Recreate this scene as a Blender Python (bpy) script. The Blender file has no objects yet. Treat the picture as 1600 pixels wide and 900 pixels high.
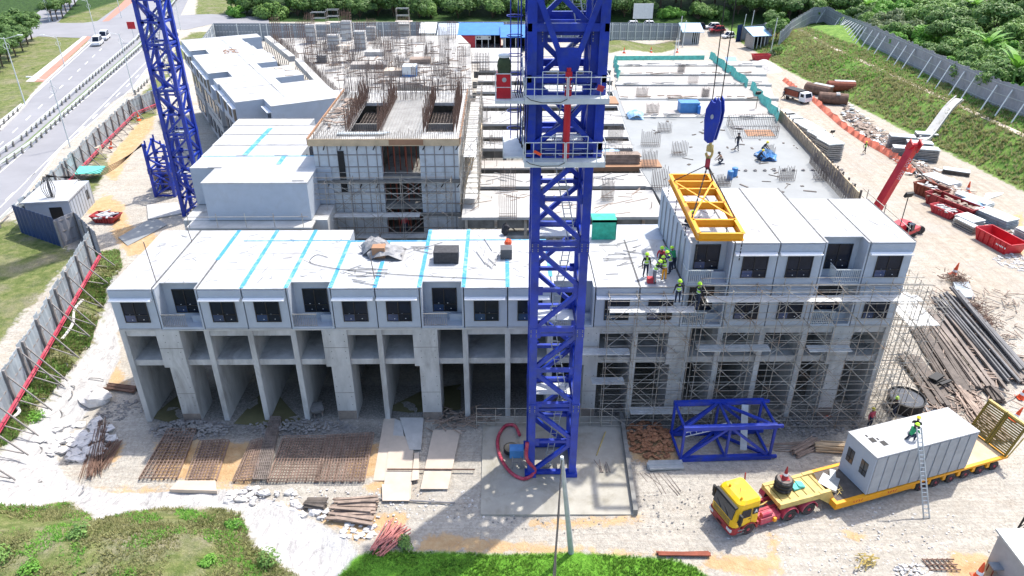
import bpy, math, random
from mathutils import Vector, Matrix, noise as mnoise
R=math.radians
S=bpy.context.scene
C=S.collection
# ---------------------------------------------------------------- camera, sky, sun, exposure
CH=37.85; F=1147.66; PIT=.5082; ROL=.0018; YAW=.0135
cam=bpy.data.objects.new('camera',bpy.data.cameras.new('camera')); C.objects.link(cam); S.camera=cam
cam.data.sensor_width=36; cam.data.lens=F/1600*36; cam.data.clip_start=.5; cam.data.clip_end=3000
cam.location=(0,0,CH)
cam.matrix_world=Matrix.Translation((0,0,CH))@Matrix.Rotation(-YAW,4,'Z')@Matrix.Rotation(math.pi/2-PIT,4,'X')@Matrix.Rotation(ROL,4,'Z')
SUN_EL=61; SUN_AZ=43      # azimuth from +Y towards +X
w=bpy.data.worlds.new('World'); S.world=w; w.use_nodes=True
nt=w.node_tree; bg=nt.nodes['Background']; sky=nt.nodes.new('ShaderNodeTexSky'); sky.sky_type='NISHITA'; sky.sun_disc=False
sky.sun_elevation=R(SUN_EL); sky.sun_rotation=R(SUN_AZ); sky.air_density=1.0; sky.dust_density=2.5; sky.ozone_density=1
nt.links.new(sky.outputs[0],bg.inputs[0]); bg.inputs[1].default_value=.15
sl=bpy.data.lights.new('sun','SUN'); sl.energy=2.65; sl.angle=R(1.0); sl.color=(1,.955,.88)
so=bpy.data.objects.new('sun',sl); C.objects.link(so)
sd=Vector((math.sin(R(SUN_AZ))*math.cos(R(SUN_EL)),math.cos(R(SUN_AZ))*math.cos(R(SUN_EL)),math.sin(R(SUN_EL))))
so.rotation_euler=sd.to_track_quat('Z','Y').to_euler()
S.view_settings.view_transform='Standard'; S.view_settings.look='None'; S.view_settings.exposure=1.2; S.view_settings.gamma=1
S.view_settings.use_curve_mapping=False
S.cycles.max_bounces=6; S.cycles.diffuse_bounces=4; S.cycles.glossy_bounces=2; S.cycles.transparent_max_bounces=4
# ---------------------------------------------------------------- terrain
def sm(t):
    t=0. if t<0 else 1. if t>1 else t
    return t*t*(3-2*t)
TOE=[(-33.5,75),(-33,57),(-33.5,46),(-32,41),(-29,38.5),(-18.6,38.6),(-13.9,36),(-9.3,32.5),(-8.5,20),(-8.5,5)]
def sd_poly(x,y,P=TOE):
    best=1e9; s=1
    for (ax,ay),(bx,by) in zip(P,P[1:]):
        dx,dy=bx-ax,by-ay; t=((x-ax)*dx+(y-ay)*dy)/(dx*dx+dy*dy); t=0 if t<0 else 1 if t>1 else t
        d=math.hypot(x-ax-t*dx,y-ay-t*dy)
        if d<best-1e-6:
            best=d; s=1 if (dx*(y-ay)-dy*(x-ax))<0 else -1
    return best*s      # positive on the high side
def toe_x(y): return 62.2+(170.7-y)*.104 if y<171 else 62.2-(y-171)*.02
def hgt(x,y):
    d=sd_poly(x,y) if (x<2 and y<80) else -9
    hl=4*sm(d/8.5) if d>0 else 0
    if y<44 and x>-30: hl*=.55+.45*sm((-x-12)/14)
    back=4*sm((y-57)/7)*(1-.75*sm((x-26)/14))
    h=max(hl,back)
    if x>28: h=max(h,1*sm((y-46)/25)*sm((x-30)/8))
    if x>50 and y>60:
        t=x-toe_x(y)
        if t>0 and y<205:
            tc=7+(y-100)*.06; tw=11.5+(y-103)*.09; fade=1-sm((y-190)/14)
            h+=(4*sm(t/tc)+1.2*sm((t-tc*.9)/(tw-tc*.9))+2.5*sm((t-tw-3)/40))*fade
            if t>tw+8: h=max(h,1+2.5*sm((t-tw)/30))
    if y>205: h=max(h, 3*sm((y-205)/20)+2) if x>-90 and h<4 else h
    if y>214: h+=9*sm((y-214)/70)*sm((x+75)/12)
    return h
def ray(px,py):
    x0,y0=px-800,py-450
    x=x0*math.cos(ROL)+y0*math.sin(ROL); y=-x0*math.sin(ROL)+y0*math.cos(ROL)
    dx,dy,dz=x, F*math.cos(PIT)-y*math.sin(PIT), -(F*math.sin(PIT)+y*math.cos(PIT))
    c,s=math.cos(YAW),math.sin(YAW)
    return dx*c+dy*s, -dx*s+dy*c, dz
def G(px,py,z=0):
    d=ray(px,py); t=(z-CH)/d[2]; return Vector((d[0]*t,d[1]*t,z))
def V(px,py,Y):
    d=ray(px,py); t=Y/d[1]; return Vector((d[0]*t,Y,CH+d[2]*t))
def g(px,py):
    'ground point seen at a place in the photograph'
    z=2.
    for k in range(14):
        p=G(px,py,z); z=.5*z+.5*hgt(p.x,p.y)
    p=G(px,py,z); p.z=hgt(p.x,p.y); return p
# ---------------------------------------------------------------- materials
MATS={}
def lin(c):
    return tuple(((v/255)/12.92 if v/255<.04045 else ((v/255+.055)/1.055)**2.4) for v in c)
def mat(name,col,rough=.7,var=.12,scale=1.5,metal=0,bump=0,bscale=None,stain=None,stain_amt=0,stain_scale=.35,spec=.35,streak=False):
    m=bpy.data.materials.new(name); m.use_nodes=True; MATS[name]=m
    n=m.node_tree.nodes; l=m.node_tree.links; b=n['Principled BSDF']
    b.inputs['Roughness'].default_value=rough; b.inputs['Metallic'].default_value=metal; b.inputs['Specular IOR Level'].default_value=spec
    tc=n.new('ShaderNodeTexCoord'); src=tc.outputs['Object']
    if streak:
        mp=n.new('ShaderNodeMapping'); mp.inputs['Scale'].default_value=streak; l.new(src,mp.inputs[0]); src=mp.outputs[0]
    nz=n.new('ShaderNodeTexNoise'); nz.inputs['Scale'].default_value=scale; nz.inputs['Detail'].default_value=7; nz.inputs['Roughness'].default_value=.65
    l.new(src,nz.inputs['Vector'])
    cr=n.new('ShaderNodeValToRGB'); cr.color_ramp.elements[0].position=.3; cr.color_ramp.elements[1].position=.7
    lo=tuple(max(0,c*(1-var*1.6)) for c in col); hi=tuple(min(1,c*(1+var)) for c in col)
    cr.color_ramp.elements[0].color=lo+(1,); cr.color_ramp.elements[1].color=hi+(1,)
    l.new(nz.outputs['Fac'],cr.inputs[0]); out=cr.outputs[0]
    if stain:
        n2=n.new('ShaderNodeTexNoise'); n2.inputs['Scale'].default_value=stain_scale; n2.inputs['Detail'].default_value=9; n2.inputs['Roughness'].default_value=.7; n2.inputs['Distortion'].default_value=.6
        l.new(src,n2.inputs['Vector'])
        r2=n.new('ShaderNodeValToRGB'); r2.color_ramp.elements[0].position=.5; r2.color_ramp.elements[1].position=.68
        r2.color_ramp.elements[0].color=(0,0,0,1); r2.color_ramp.elements[1].color=(stain_amt,)*3+(1,)
        l.new(n2.outputs['Fac'],r2.inputs[0])
        mx=n.new('ShaderNodeMixRGB'); l.new(r2.outputs[0],mx.inputs[0]); l.new(out,mx.inputs[1]); mx.inputs[2].default_value=tuple(stain)+(1,); out=mx.outputs[0]
    l.new(out,b.inputs['Base Color'])
    if bump:
        n3=n.new('ShaderNodeTexNoise'); n3.inputs['Scale'].default_value=bscale or scale*4; n3.inputs['Detail'].default_value=6
        l.new(src,n3.inputs['Vector'])
        bp=n.new('ShaderNodeBump'); bp.inputs['Strength'].default_value=bump; bp.inputs['Distance'].default_value=.1
        l.new(n3.outputs['Fac'],bp.inputs['Height']); l.new(bp.outputs[0],b.inputs['Normal'])
    return m
M=MATS
mat('roof_white',(.425,.435,.445),.6,.08,.9,stain=(.26,.25,.24),stain_amt=.75,stain_scale=.6)
mat('olive',(.05,.07,.03),.8,.2,3)
mat('rebar_light',(.27,.19,.15),.8,.3,2)
mat('prop_pink',(.45,.17,.15),.6,.2,2)
mat('form_face',(.52,.55,.57),.7,.07,.8,stain=(.34,.34,.33),stain_amt=.6,stain_scale=.9)
mat('mesh_grey',(.34,.32,.29),.7,.15,1)
mat('pad_concrete',(.37,.35,.30),.85,.12,.5,stain=(.22,.20,.15),stain_amt=.8,stain_scale=.3)
mat('facade',(.385,.43,.49),.75,.05,.7,stain=(.33,.35,.38),stain_amt=.5,stain_scale=.7)  # blue of the shaded fronts is mixed into this colour
mat('facade_white',(.78,.79,.80),.6,.03,1)
mat('facade_side',(.37,.375,.38),.8,.1,.9,stain=(.3,.3,.3),stain_amt=.5,stain_scale=.8)
mat('concrete',(.46,.46,.45),.85,.16,.9,bump=.15,stain=(.17,.16,.145),stain_amt=.6,stain_scale=.45,streak=(1,1,.35))
mat('concrete_light',(.47,.465,.445),.85,.1,.7,bump=.1,stain=(.3,.29,.27),stain_amt=.6,stain_scale=.3)
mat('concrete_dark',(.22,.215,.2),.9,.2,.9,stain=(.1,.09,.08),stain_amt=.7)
mat('deck_white',(.40,.39,.37),.85,.12,.35,stain=(.30,.28,.26),stain_amt=.75,stain_scale=.28)
mat('deck_ply',(.37,.345,.32),.8,.12,.5,stain=(.3,.27,.25),stain_amt=.6,stain_scale=.35,streak=(.4,1,1))
mat('deck_grey',(.25,.26,.258),.6,.08,.25,stain=(.3,.31,.31),stain_amt=.6,stain_scale=.15)
mat('window',(.008,.014,.028),.2,.3,.8,spec=.2)
mat('window_blue',(.02,.045,.12),.15,.3,.8,spec=.5)  # blue for the reflection painted in window panes, also for sleeves
mat('window_pane',(.05,.055,.062),.2,.2,1,spec=.5)
mat('frame_dark',(.02,.02,.022),.5,.1)
mat('seam',(.12,.12,.12),.9,.3,3)
mat('tape',(.05,.27,.46),.5,.1,2,stain=(.5,.65,.7),stain_amt=.6,stain_scale=1.5)
mat('tower_blue',(.012,.04,.36),.38,.25,.8,spec=.5,stain=(.045,.07,.24),stain_amt=.8,stain_scale=1.0,bump=.05)
mat('galv',(.42,.45,.46),.5,.12,2,metal=.3)
mat('galv_pale',(.60,.63,.62),.6,.08,2)
mat('steel_grey',(.3,.3,.3),.5,.2,3,metal=.4)
mat('scaf',(.40,.37,.32),.55,.25,1.2,metal=.2,stain=(.22,.12,.06),stain_amt=.8,stain_scale=.7)
mat('plank',(.6,.6,.58),.7,.15,1.5)
mat('rebar',(.16,.095,.07),.8,.3,2)
mat('rebar_grey',(.20,.165,.145),.8,.3,2)
mat('rust_red',(.22,.06,.035),.8,.2,2)
mat('red',(.52,.025,.035),.4,.15,1)
mat('red_dark',(.33,.03,.035),.55,.25,1.2,stain=(.2,.08,.06),stain_amt=.5,stain_scale=1)
mat('pink_red',(.45,.05,.09),.55,.2,1.5,stain=(.4,.22,.2),stain_amt=.5,stain_scale=1.5)
mat('yellow',(.80,.47,.01),.45,.08,1,stain=(.50,.36,.12),stain_amt=.45,stain_scale=1.3)
mat('orange_yellow',(.80,.34,.01),.4,.08,1,stain=(.5,.25,.05),stain_amt=.4)
mat('mustard',(.55,.42,.14),.55,.2,1.2,stain=(.3,.18,.05),stain_amt=.6,stain_scale=.9)
mat('mustard_dark',(.20,.15,.025),.6,.2,1.2)
mat('hivis',(.45,.8,.05),.6,.05); mat('hivis_orange',(.8,.25,.03),.6,.05)
mat('navy',(.02,.03,.06),.8,.1); mat('skin',(.25,.14,.09),.6,.05); mat('white_helmet',(.75,.75,.73),.4,.03)
mat('cloth_black',(.03,.03,.035),.8,.2); mat('cloth_grey',(.2,.21,.23),.8,.2); mat('helmet_yellow',(.75,.6,.03),.4,.05)
mat('cloth_red',(.45,.05,.06),.8,.1); mat('cloth_green',(.03,.3,.12),.8,.1)
mat('tyre',(.03,.03,.03),.85,.2,3,stain=(.2,.19,.17),stain_amt=.5,stain_scale=2)
mat('rim_red',(.35,.04,.06),.6,.2,3)
mat('black',(.015,.015,.016),.6,.2,3)
mat('hoarding',(.34,.39,.43),.6,.2,.6,stain=(.16,.18,.2),stain_amt=.6,stain_scale=.7,streak=(1,1,.4))
mat('hoarding_grey',(.22,.25,.28),.6,.1,.6)
mat('hoarding_back',(.30,.30,.325),.75,.12,.7,stain=(.26,.26,.27),stain_amt=.5,stain_scale=.5)
mat('hoarding_blue',(.015,.04,.12),.5,.12,.8)
mat('post_grey',(.27,.25,.24),.8,.15,2)
mat('timber',(.30,.23,.185),.8,.3,1.5); mat('timber_dark',(.13,.11,.095),.85,.3,1.5); mat('ply',(.55,.42,.27),.7,.15,.8,stain=(.4,.28,.2),stain_amt=.5)
mat('ply_pale',(.52,.44,.36),.8,.1,.7,stain=(.5,.42,.34),stain_amt=.8,stain_scale=.5)
mat('ply_brown',(.34,.19,.11),.8,.12,.7)
mat('pipe_dark',(.10,.10,.105),.5,.3,.7); mat('pipe_brown',(.21,.175,.15),.8,.3,.8)
mat('tarp_blue',(.06,.22,.50),.5,.15,1.5,bump=.3); mat('tarp_pale',(.35,.55,.75),.5,.15,1.5,bump=.4); mat('tarp_grey',(.27,.27,.275),.6,.2,1.2,bump=.4)
mat('roof_blue',(.03,.17,.50),.5,.12,.6); mat('net_green',(.04,.42,.28),.7,.2,2); mat('net_orange',(.80,.22,.13),.7,.15,2); mat('net_teal',(.12,.50,.42),.7,.2,2)
mat('foam_black',(.05,.05,.055),.6,.3,4)
mat('rock_white',(.62,.60,.58),.85,.15,1.2,bump=.3,stain=(.35,.33,.32),stain_amt=.5,stain_scale=.8)
mat('rock_grey',(.26,.25,.24),.9,.3,1.5,bump=.3)
mat('trunk',(.10,.075,.05),.9,.2,2,bump=.3)
mat('car_white',(.75,.76,.78),.3,.03); mat('car_dark',(.03,.03,.035),.3,.05); mat('car_red',(.3,.03,.04),.3,.05); mat('cone',(.8,.10,.03),.5,.1)
mat('kerb',(.5,.48,.45),.8,.1); mat('paint_white',(.75,.75,.73),.7,.1,2); mat('brick_path',(.42,.2,.15),.85,.12,2)
mat('clay',(.36,.17,.09),.95,.2,1,bump=.4); mat('gravel_heap',(.5,.48,.45),.95,.25,2.5,bump=.5); mat('water',(.12,.115,.06),.12,.2,.4,spec=.5)
def mat_asphalt():
    return mat('asphalt',(.235,.235,.25),.9,.07,.12,stain=(.29,.29,.30),stain_amt=.5,stain_scale=.08)
mat_asphalt()
def leafmat(name,dark,light,sc=.8):
    m=bpy.data.materials.new(name); m.use_nodes=True; M[name]=m; n=m.node_tree.nodes; l=m.node_tree.links; b=n['Principled BSDF']
    b.inputs['Roughness'].default_value=.55; b.inputs['Specular IOR Level'].default_value=.3
    geo=n.new('ShaderNodeNewGeometry'); oi=n.new('ShaderNodeObjectInfo'); tc=n.new('ShaderNodeTexCoord')
    nz=n.new('ShaderNodeTexNoise'); nz.inputs['Scale'].default_value=sc; l.new(tc.outputs['Object'],nz.inputs[0])
    a=n.new('ShaderNodeMath'); a.operation='MULTIPLY_ADD'; l.new(geo.outputs['Random Per Island'],a.inputs[0]); a.inputs[1].default_value=.55; l.new(nz.outputs['Fac'],a.inputs[2])
    s=n.new('ShaderNodeMath'); s.operation='MULTIPLY_ADD'; l.new(oi.outputs['Random'],s.inputs[0]); s.inputs[1].default_value=.3; l.new(a.outputs[0],s.inputs[2])
    cr=n.new('ShaderNodeValToRGB'); cr.color_ramp.elements[0].position=.5; cr.color_ramp.elements[1].position=1.25 if False else 1.
    cr.color_ramp.elements[0].color=dark+(1,); cr.color_ramp.elements[1].color=light+(1,)
    l.new(s.outputs[0],cr.inputs[0]); l.new(cr.outputs[0],b.inputs['Base Color'])
    tr=n.new('ShaderNodeBsdfTranslucent'); l.new(cr.outputs[0],tr.inputs[0]); mx=n.new('ShaderNodeMixShader'); mx.inputs[0].default_value=.3
    l.new(b.outputs[0],mx.inputs[1]); l.new(tr.outputs[0],mx.inputs[2]); l.new(mx.outputs[0],n['Material Output'].inputs[0])
leafmat('leaf_dark',(.03,.085,.025),(.15,.26,.07)); leafmat('leaf_mid',(.05,.13,.035),(.21,.35,.085)); leafmat('leaf_bright',(.05,.18,.02),(.19,.40,.06)); leafmat('leaf_grey',(.065,.105,.05),(.20,.26,.12))
leafmat('grass_blade',(.11,.14,.035),(.34,.33,.15)); leafmat('lawn_blade',(.06,.17,.02),(.20,.36,.05))
# ---------------------------------------------------------------- mesh builder
class MB:
    def __init__(s): s.v=[]; s.f=[]; s.m=[]; s.mi=0
    def quad(s,*p):
        b=len(s.v); s.v+= [tuple(q) for q in p]; s.f.append(tuple(range(b,b+len(p)))); s.m.append(s.mi); return s
    def hexa(s,p):
        b=len(s.v); s.v+=[tuple(q) for q in p]
        for q in ((0,3,2,1),(4,5,6,7),(0,1,5,4),(1,2,6,5),(2,3,7,6),(3,0,4,7)):
            s.f.append(tuple(b+i for i in q)); s.m.append(s.mi)
        return s
    def box(s,x0,x1,y0,y1,z0,z1):
        return s.hexa([(x0,y0,z0),(x1,y0,z0),(x1,y1,z0),(x0,y1,z0),(x0,y0,z1),(x1,y0,z1),(x1,y1,z1),(x0,y1,z1)])
    def ob(s,c,sz,rz=0,rx=0,ry=0):
        m=Matrix.Rotation(rz,3,'Z')@Matrix.Rotation(ry,3,'Y')@Matrix.Rotation(rx,3,'X'); c=Vector(c); a,b,d=sz[0]/2,sz[1]/2,sz[2]/2
        return s.hexa([c+m@Vector(q) for q in ((-a,-b,-d),(a,-b,-d),(a,b,-d),(-a,b,-d),(-a,-b,d),(a,-b,d),(a,b,d),(-a,b,d))])
    def bar(s,p,q,w=.1,h=None,up=(0,0,1)):
        p=Vector(p);q=Vector(q);d=q-p
        if d.length<1e-5: return s
        d.normalize(); u=Vector(up)
        if abs(d.dot(u))>.97: u=Vector((0,1,0))
        x=d.cross(u).normalized()*(w/2); y=x.cross(d).normalized()*((h or w)/2)
        return s.hexa([p-x-y,p+x-y,p+x+y,p-x+y,q-x-y,q+x-y,q+x+y,q-x+y])
    def tube(s,p,q,r=.05,r2=None,n=6,cap=True):
        p=Vector(p);q=Vector(q);d=(q-p)
        if d.length<1e-6: return s
        d.normalize(); u=Vector((0,0,1)) if abs(d.z)<.95 else Vector((0,1,0)); x=d.cross(u).normalized(); y=x.cross(d).normalized(); r2=r if r2 is None else r2
        b=len(s.v)
        for c,rr in((p,r),(q,r2)):
            for k in range(n):
                a=2*math.pi*k/n; s.v.append(tuple(c+x*(rr*math.cos(a))+y*(rr*math.sin(a))))
        for k in range(n): s.f.append((b+k,b+(k+1)%n,b+n+(k+1)%n,b+n+k)); s.m.append(s.mi)
        if cap: s.f.append(tuple(b+k for k in range(n-1,-1,-1))); s.f.append(tuple(b+n+k for k in range(n))); s.m+=[s.mi]*2
        return s
    def path(s,pts,r=.05,n=6):
        for a,b in zip(pts,pts[1:]): s.tube(a,b,r,n=n)
        return s
    def prism(s,P,z0,z1):
        n=len(P); b=len(s.v); s.v+=[(x,y,z0) for x,y in P]+[(x,y,z1) for x,y in P]
        s.f.append(tuple(b+k for k in range(n-1,-1,-1))); s.f.append(tuple(b+n+k for k in range(n))); s.m+=[s.mi]*2
        for k in range(n): s.f.append((b+k,b+(k+1)%n,b+n+(k+1)%n,b+n+k)); s.m.append(s.mi)
        return s
    def extr(s,P,x0,x1):
        'profile P in (y,z) extruded along x'
        n=len(P); b=len(s.v); s.v+=[(x0,y,z) for y,z in P]+[(x1,y,z) for y,z in P]
        s.f.append(tuple(b+k for k in range(n-1,-1,-1))); s.f.append(tuple(b+n+k for k in range(n))); s.m+=[s.mi]*2
        for k in range(n): s.f.append((b+k,b+(k+1)%n,b+n+(k+1)%n,b+n+k)); s.m.append(s.mi)
        return s
    def lathe(s,c,prof,n=12,axis='Z'):
        b=len(s.v); c=Vector(c)
        for r,z in prof:
            for k in range(n):
                a=2*math.pi*k/n
                o=(r*math.cos(a),r*math.sin(a),z) if axis=='Z' else (z,r*math.cos(a),r*math.sin(a)) if axis=='X' else (r*math.cos(a),z,r*math.sin(a))
                s.v.append(tuple(c+Vector(o)))
        for j in range(len(prof)-1):
            for k in range(n): s.f.append((b+j*n+k,b+j*n+(k+1)%n,b+(j+1)*n+(k+1)%n,b+(j+1)*n+k)); s.m.append(s.mi)
        s.f.append(tuple(b+k for k in range(n))); s.f.append(tuple(b+(len(prof)-1)*n+k for k in range(n))); s.m+=[s.mi]*2
        return s
    def blob(s,c,r,seed=0,rough=.25,seg=8,rings=5):
        b=len(s.v); rnd=random.Random(seed); c=Vector(c); rx,ry,rz=r
        for j in range(rings+1):
            t=math.pi*j/rings
            for k in range(seg):
                a=2*math.pi*k/seg; q=1+rough*(rnd.random()-.5)*2
                s.v.append((c.x+rx*q*math.sin(t)*math.cos(a),c.y+ry*q*math.sin(t)*math.sin(a),c.z+rz*q*math.cos(t)))
        for j in range(rings):
            for k in range(seg): s.f.append((b+j*seg+k,b+(j+1)*seg+k,b+(j+1)*seg+(k+1)%seg,b+j*seg+(k+1)%seg)); s.m.append(s.mi)
        return s
    def move(s,o):
        s.v=[(x+o[0],y+o[1],z+o[2]) for x,y,z in s.v]; return s
    def build(s,name,mats,parent=None,world=False,smooth=False,loc=None):
        me=bpy.data.meshes.new(name)
        v=s.v
        if world and parent is not None:
            q=parent
            while q.parent: q=q.parent
            o=q.location; v=[(a-o.x,b-o.y,c-o.z) for a,b,c in v]
        me.from_pydata(v,[],s.f)
        if not isinstance(mats,(list,tuple)): mats=[mats]
        for k in mats: me.materials.append(M[k])
        if len(mats)>1: me.polygons.foreach_set('material_index',s.m)
        if smooth: me.polygons.foreach_set('use_smooth',[True]*len(me.polygons))
        me.update()
        o=bpy.data.objects.new(name,me); C.objects.link(o)
        if parent is not None: o.parent=parent
        if loc is not None: o.location=loc
        return o
def tag(o,label,cat,group=None,kind=None):
    if label: o['label']=label
    if cat: o['category']=cat
    if group: o['group']=group
    if kind: o['kind']=kind
    elif cat: o['kind']='thing'
    return o
def thing(name,label,cat,loc=(0,0,0),rz=0,group=None):
    o=bpy.data.objects.new(name,None); C.objects.link(o); o.empty_display_size=.2
    o.location=loc; o.rotation_euler=(0,0,rz); return tag(o,label,cat,group)
def solo(mb,name,mats,label,cat,loc=None,group=None,rz=0,smooth=False,world=False):
    'a thing that is one mesh; with world=True its vertices are re-centred on loc'
    if world:
        if loc is None:
            n=len(mb.v); loc=Vector((sum(v[0] for v in mb.v)/n,sum(v[1] for v in mb.v)/n,min(v[2] for v in mb.v)))
        mb.move((-loc[0],-loc[1],-loc[2]))
    o=mb.build(name,mats,smooth=smooth); o.location=loc or (0,0,0); o.rotation_euler=(0,0,rz); return tag(o,label,cat,group)
def kids(o): return KID.get(o.name,[])
def dup(root,loc,rz=0,label=None,scale=None):
    def cp(o,par):
        c=o.copy(); C.objects.link(c)
        if par is not None: c.parent=par
        for ch in list(o.children): cp(ch,c)
        return c
    r=cp(root,None); r.location=loc; r.rotation_euler=(0,0,rz)
    if label: r['label']=label
    if scale: r.scale=(scale,)*3 if not isinstance(scale,(tuple,list)) else scale
    return r
def ang(p,q): return math.atan2(q[1]-p[1],q[0]-p[0])
rnd=random.Random(7)
# ---------------------------------------------------------------- the ground: one sheet
import numpy as np
def lines(segs):
    out=[]
    for a,b,st in segs:
        n=max(1,round((b-a)/st)); out+=[a+(b-a)*k/n for k in range(n)]
    return out+[segs[-1][1]]
GX=lines([(-600,-150,30),(-150,-64,2),(-64,-40,.8),(-40,36,.45),(36,84,.7),(84,150,2),(150,600,30)])
GY=lines([(3,26,2),(26,62,.45),(62,130,.9),(130,260,2),(260,900,25)])
def sdn(X,Y,P):
    'vectorised signed distance to a closed polygon, positive inside'
    best=np.full(X.shape,1e9); ins=np.zeros(X.shape,bool); n=len(P)
    for i in range(n):
        ax,ay=P[i]; bx,by=P[(i+1)%n]; dx,dy=bx-ax,by-ay; L=dx*dx+dy*dy+1e-9
        t=np.clip(((X-ax)*dx+(Y-ay)*dy)/L,0,1); best=np.minimum(best,np.hypot(X-ax-t*dx,Y-ay-t*dy))
        c=((ay>Y)!=(by>Y))&(X<(bx-ax)*(Y-ay)/((by-ay) if abs(by-ay)>1e-9 else 1e-9)+ax); ins^=c
    return np.where(ins,best,-best)
def PG(*pts): return [tuple(g(x,y)[:2]) for x,y in pts]
GRASS=[PG((-120,795),(60,792),(110,782),(150,812),(210,800),(255,792),(375,800),(395,850),(470,905),(300,960),(-120,980)),
 PG((-60,650),(0,600),(60,530),(125,455),(150,395),(185,392),(190,425),(165,455),(152,500),(140,540),(112,575),(88,600),(62,640),(30,680),(0,700),(-60,760)),
 PG((-80,365),(20,343),(120,395),(90,430),(0,530),(-80,610)),
 PG((-60,215),(0,187),(38,166),(55,140),(138,64),(132,55),(60,56),(-60,100)),
 PG((88,36),(150,36),(160,30),(202,2),(215,-12),(90,-12)),PG((-60,30),(0,20),(60,2),(70,-12),(-60,-12)),
 PG((278,92),(275,75),(300,50),(330,50),(330,95)),PG((305,24),(345,24),(420,26),(420,-10),(310,-10)),
 PG((205,165),(232,135),(245,120),(268,90),(282,60),(290,62),(275,95),(245,160),(215,180)),
 PG((950,64),(1056,63),(1058,76),(950,84)),
 PG((110,300),(150,268),(165,270),(140,310),(130,335),(118,330)), PG((140,245),(165,240),(172,270),(145,275)), PG((200,172),(242,170),(246,180),(205,195))]
LAWN=[PG((515,912),(562,866),(600,858),(640,862),(790,866),(900,864),(1055,873),(1085,885),(1120,912),(1100,960),(520,960))]
SHEET=[PG((200,385),(190,400),(165,455),(152,500),(140,540),(112,575),(88,600),(62,640),(30,680),(0,700),(-60,770),(-60,800),(60,790),(110,780),(150,812),(210,800),(255,792),(375,800),(395,850),(470,905),(520,915),(562,868),(540,840),(465,798),(380,764),(170,772),(100,745),(85,700),(130,650),(165,600),(186,560),(180,480))]
ORANGE=[PG((168,345),(190,345),(250,368),(240,395),(200,400),(180,375)),PG((130,330),(165,300),(195,320),(200,345),(170,350)),
 PG((165,590),(185,560),(200,600),(180,610)),PG((140,760),(250,762),(360,760),(390,765),(360,775),(180,772)),PG((180,695),(200,690),(180,725),(150,730)),
 PG((250,690),(300,690),(290,730),(270,745)),PG((330,690),(385,690),(370,745),(340,740)),PG((570,750),(605,745),(605,770),(570,768)),
 PG((420,785),(500,790),(510,800),(430,800)),PG((500,800),(640,800),(645,815),(560,850),(500,815)),PG((650,830),(800,845),(900,855),(1060,865),(1060,872),(800,866),(640,862),(660,845)),
 PG((980,672),(1060,672),(1060,725),(990,725)),PG((820,812),(1010,805),(1000,820),(830,826)),PG((1320,825),(1360,835),(1340,850),(1320,845)),
 PG((1200,830),(1215,840),(1220,900),(1200,900)),PG((1100,865),(1180,870),(1230,890),(1200,905),(1090,890)),PG((1480,860),(1560,870),(1560,905),(1480,905)),
 PG((240,700),(245,690),(400,690),(400,760),(240,750)),PG((160,270),(180,290),(200,250),(240,200),(245,170),(225,180),(170,245)),PG((540,700),(600,690),(600,750),(540,750)),
 PG((1540,350),(1600,330),(1600,400),(1570,390))]
CREAM=[PG((1080,50),(1200,50),(1215,100),(1330,165),(1450,225),(1600,300),(1600,520),(1480,450),(1400,330),(1250,200),(1120,90))]
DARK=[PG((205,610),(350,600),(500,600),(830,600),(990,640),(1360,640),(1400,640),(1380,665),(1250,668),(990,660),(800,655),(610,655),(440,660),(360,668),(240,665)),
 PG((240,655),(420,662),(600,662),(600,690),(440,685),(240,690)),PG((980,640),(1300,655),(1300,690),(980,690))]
WET=[PG((230,655),(300,600),(330,560),(600,560),(600,640),(480,660),(430,680),(400,665),(360,665))]
XX,YY=np.meshgrid(np.array(GX),np.array(GY))
def zone(polys,soft=1.2):
    z=np.zeros(XX.shape)
    for P in polys: z=np.maximum(z,np.clip(.5+sdn(XX,YY,P)/(2*soft),0,1))
    return z
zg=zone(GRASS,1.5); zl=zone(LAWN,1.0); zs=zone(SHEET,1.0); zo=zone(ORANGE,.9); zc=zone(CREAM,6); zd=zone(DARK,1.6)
ZZ=np.array([[hgt(x,y) for x in GX] for y in GY])
rng=np.random.default_rng(3)
# gentle unevenness, stronger on the sheeted slope
for fx,fy,a in ((.55,.7,.05),(1.3,1.1,.035),(2.6,2.2,.02)):
    ph=rng.random(4)*6
    ZZ+=a*np.sin(XX*fx+ph[0]+1.3*np.sin(YY*fy*.7+ph[1]))*np.sin(YY*fy+ph[2]+1.1*np.sin(XX*fx*.8+ph[3]))*(1+3.5*zs)*((YY<70)|(XX>60)|(zs>.4))
tt=XX-np.vectorize(toe_x)(YY); emb=np.clip(.5+tt/3,0,1)*((YY>60)&(YY<212)&(XX>45)); zg=np.maximum(zg,emb)
far=np.clip((YY-206)/6,0,1); zf=np.maximum(far,np.clip((tt-14-(YY-103)*.09)/4,0,1)*((XX>60)&(YY>60)))
zf=np.maximum(zf*(XX>-80),np.clip((-118-XX)/6,0,1)*(YY>150))
ny,nx=XX.shape
me=bpy.data.meshes.new('ground'); idx=np.arange(ny*nx).reshape(ny,nx)
fc=np.stack([idx[:-1,:-1],idx[:-1,1:],idx[1:,1:],idx[1:,:-1]],-1).reshape(-1,4)
me.from_pydata(np.stack([XX,YY,ZZ],-1).reshape(-1,3).tolist(),[],fc.tolist())
def cattr(name,a,b,c,d):
    at=me.attributes.new(name,'FLOAT_COLOR','POINT'); at.data.foreach_set('color',np.stack([a,b,c,d],-1).reshape(-1).astype(np.float32))
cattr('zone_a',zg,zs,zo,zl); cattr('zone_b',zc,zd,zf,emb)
me.polygons.foreach_set('use_smooth',[True]*len(me.polygons))
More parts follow.
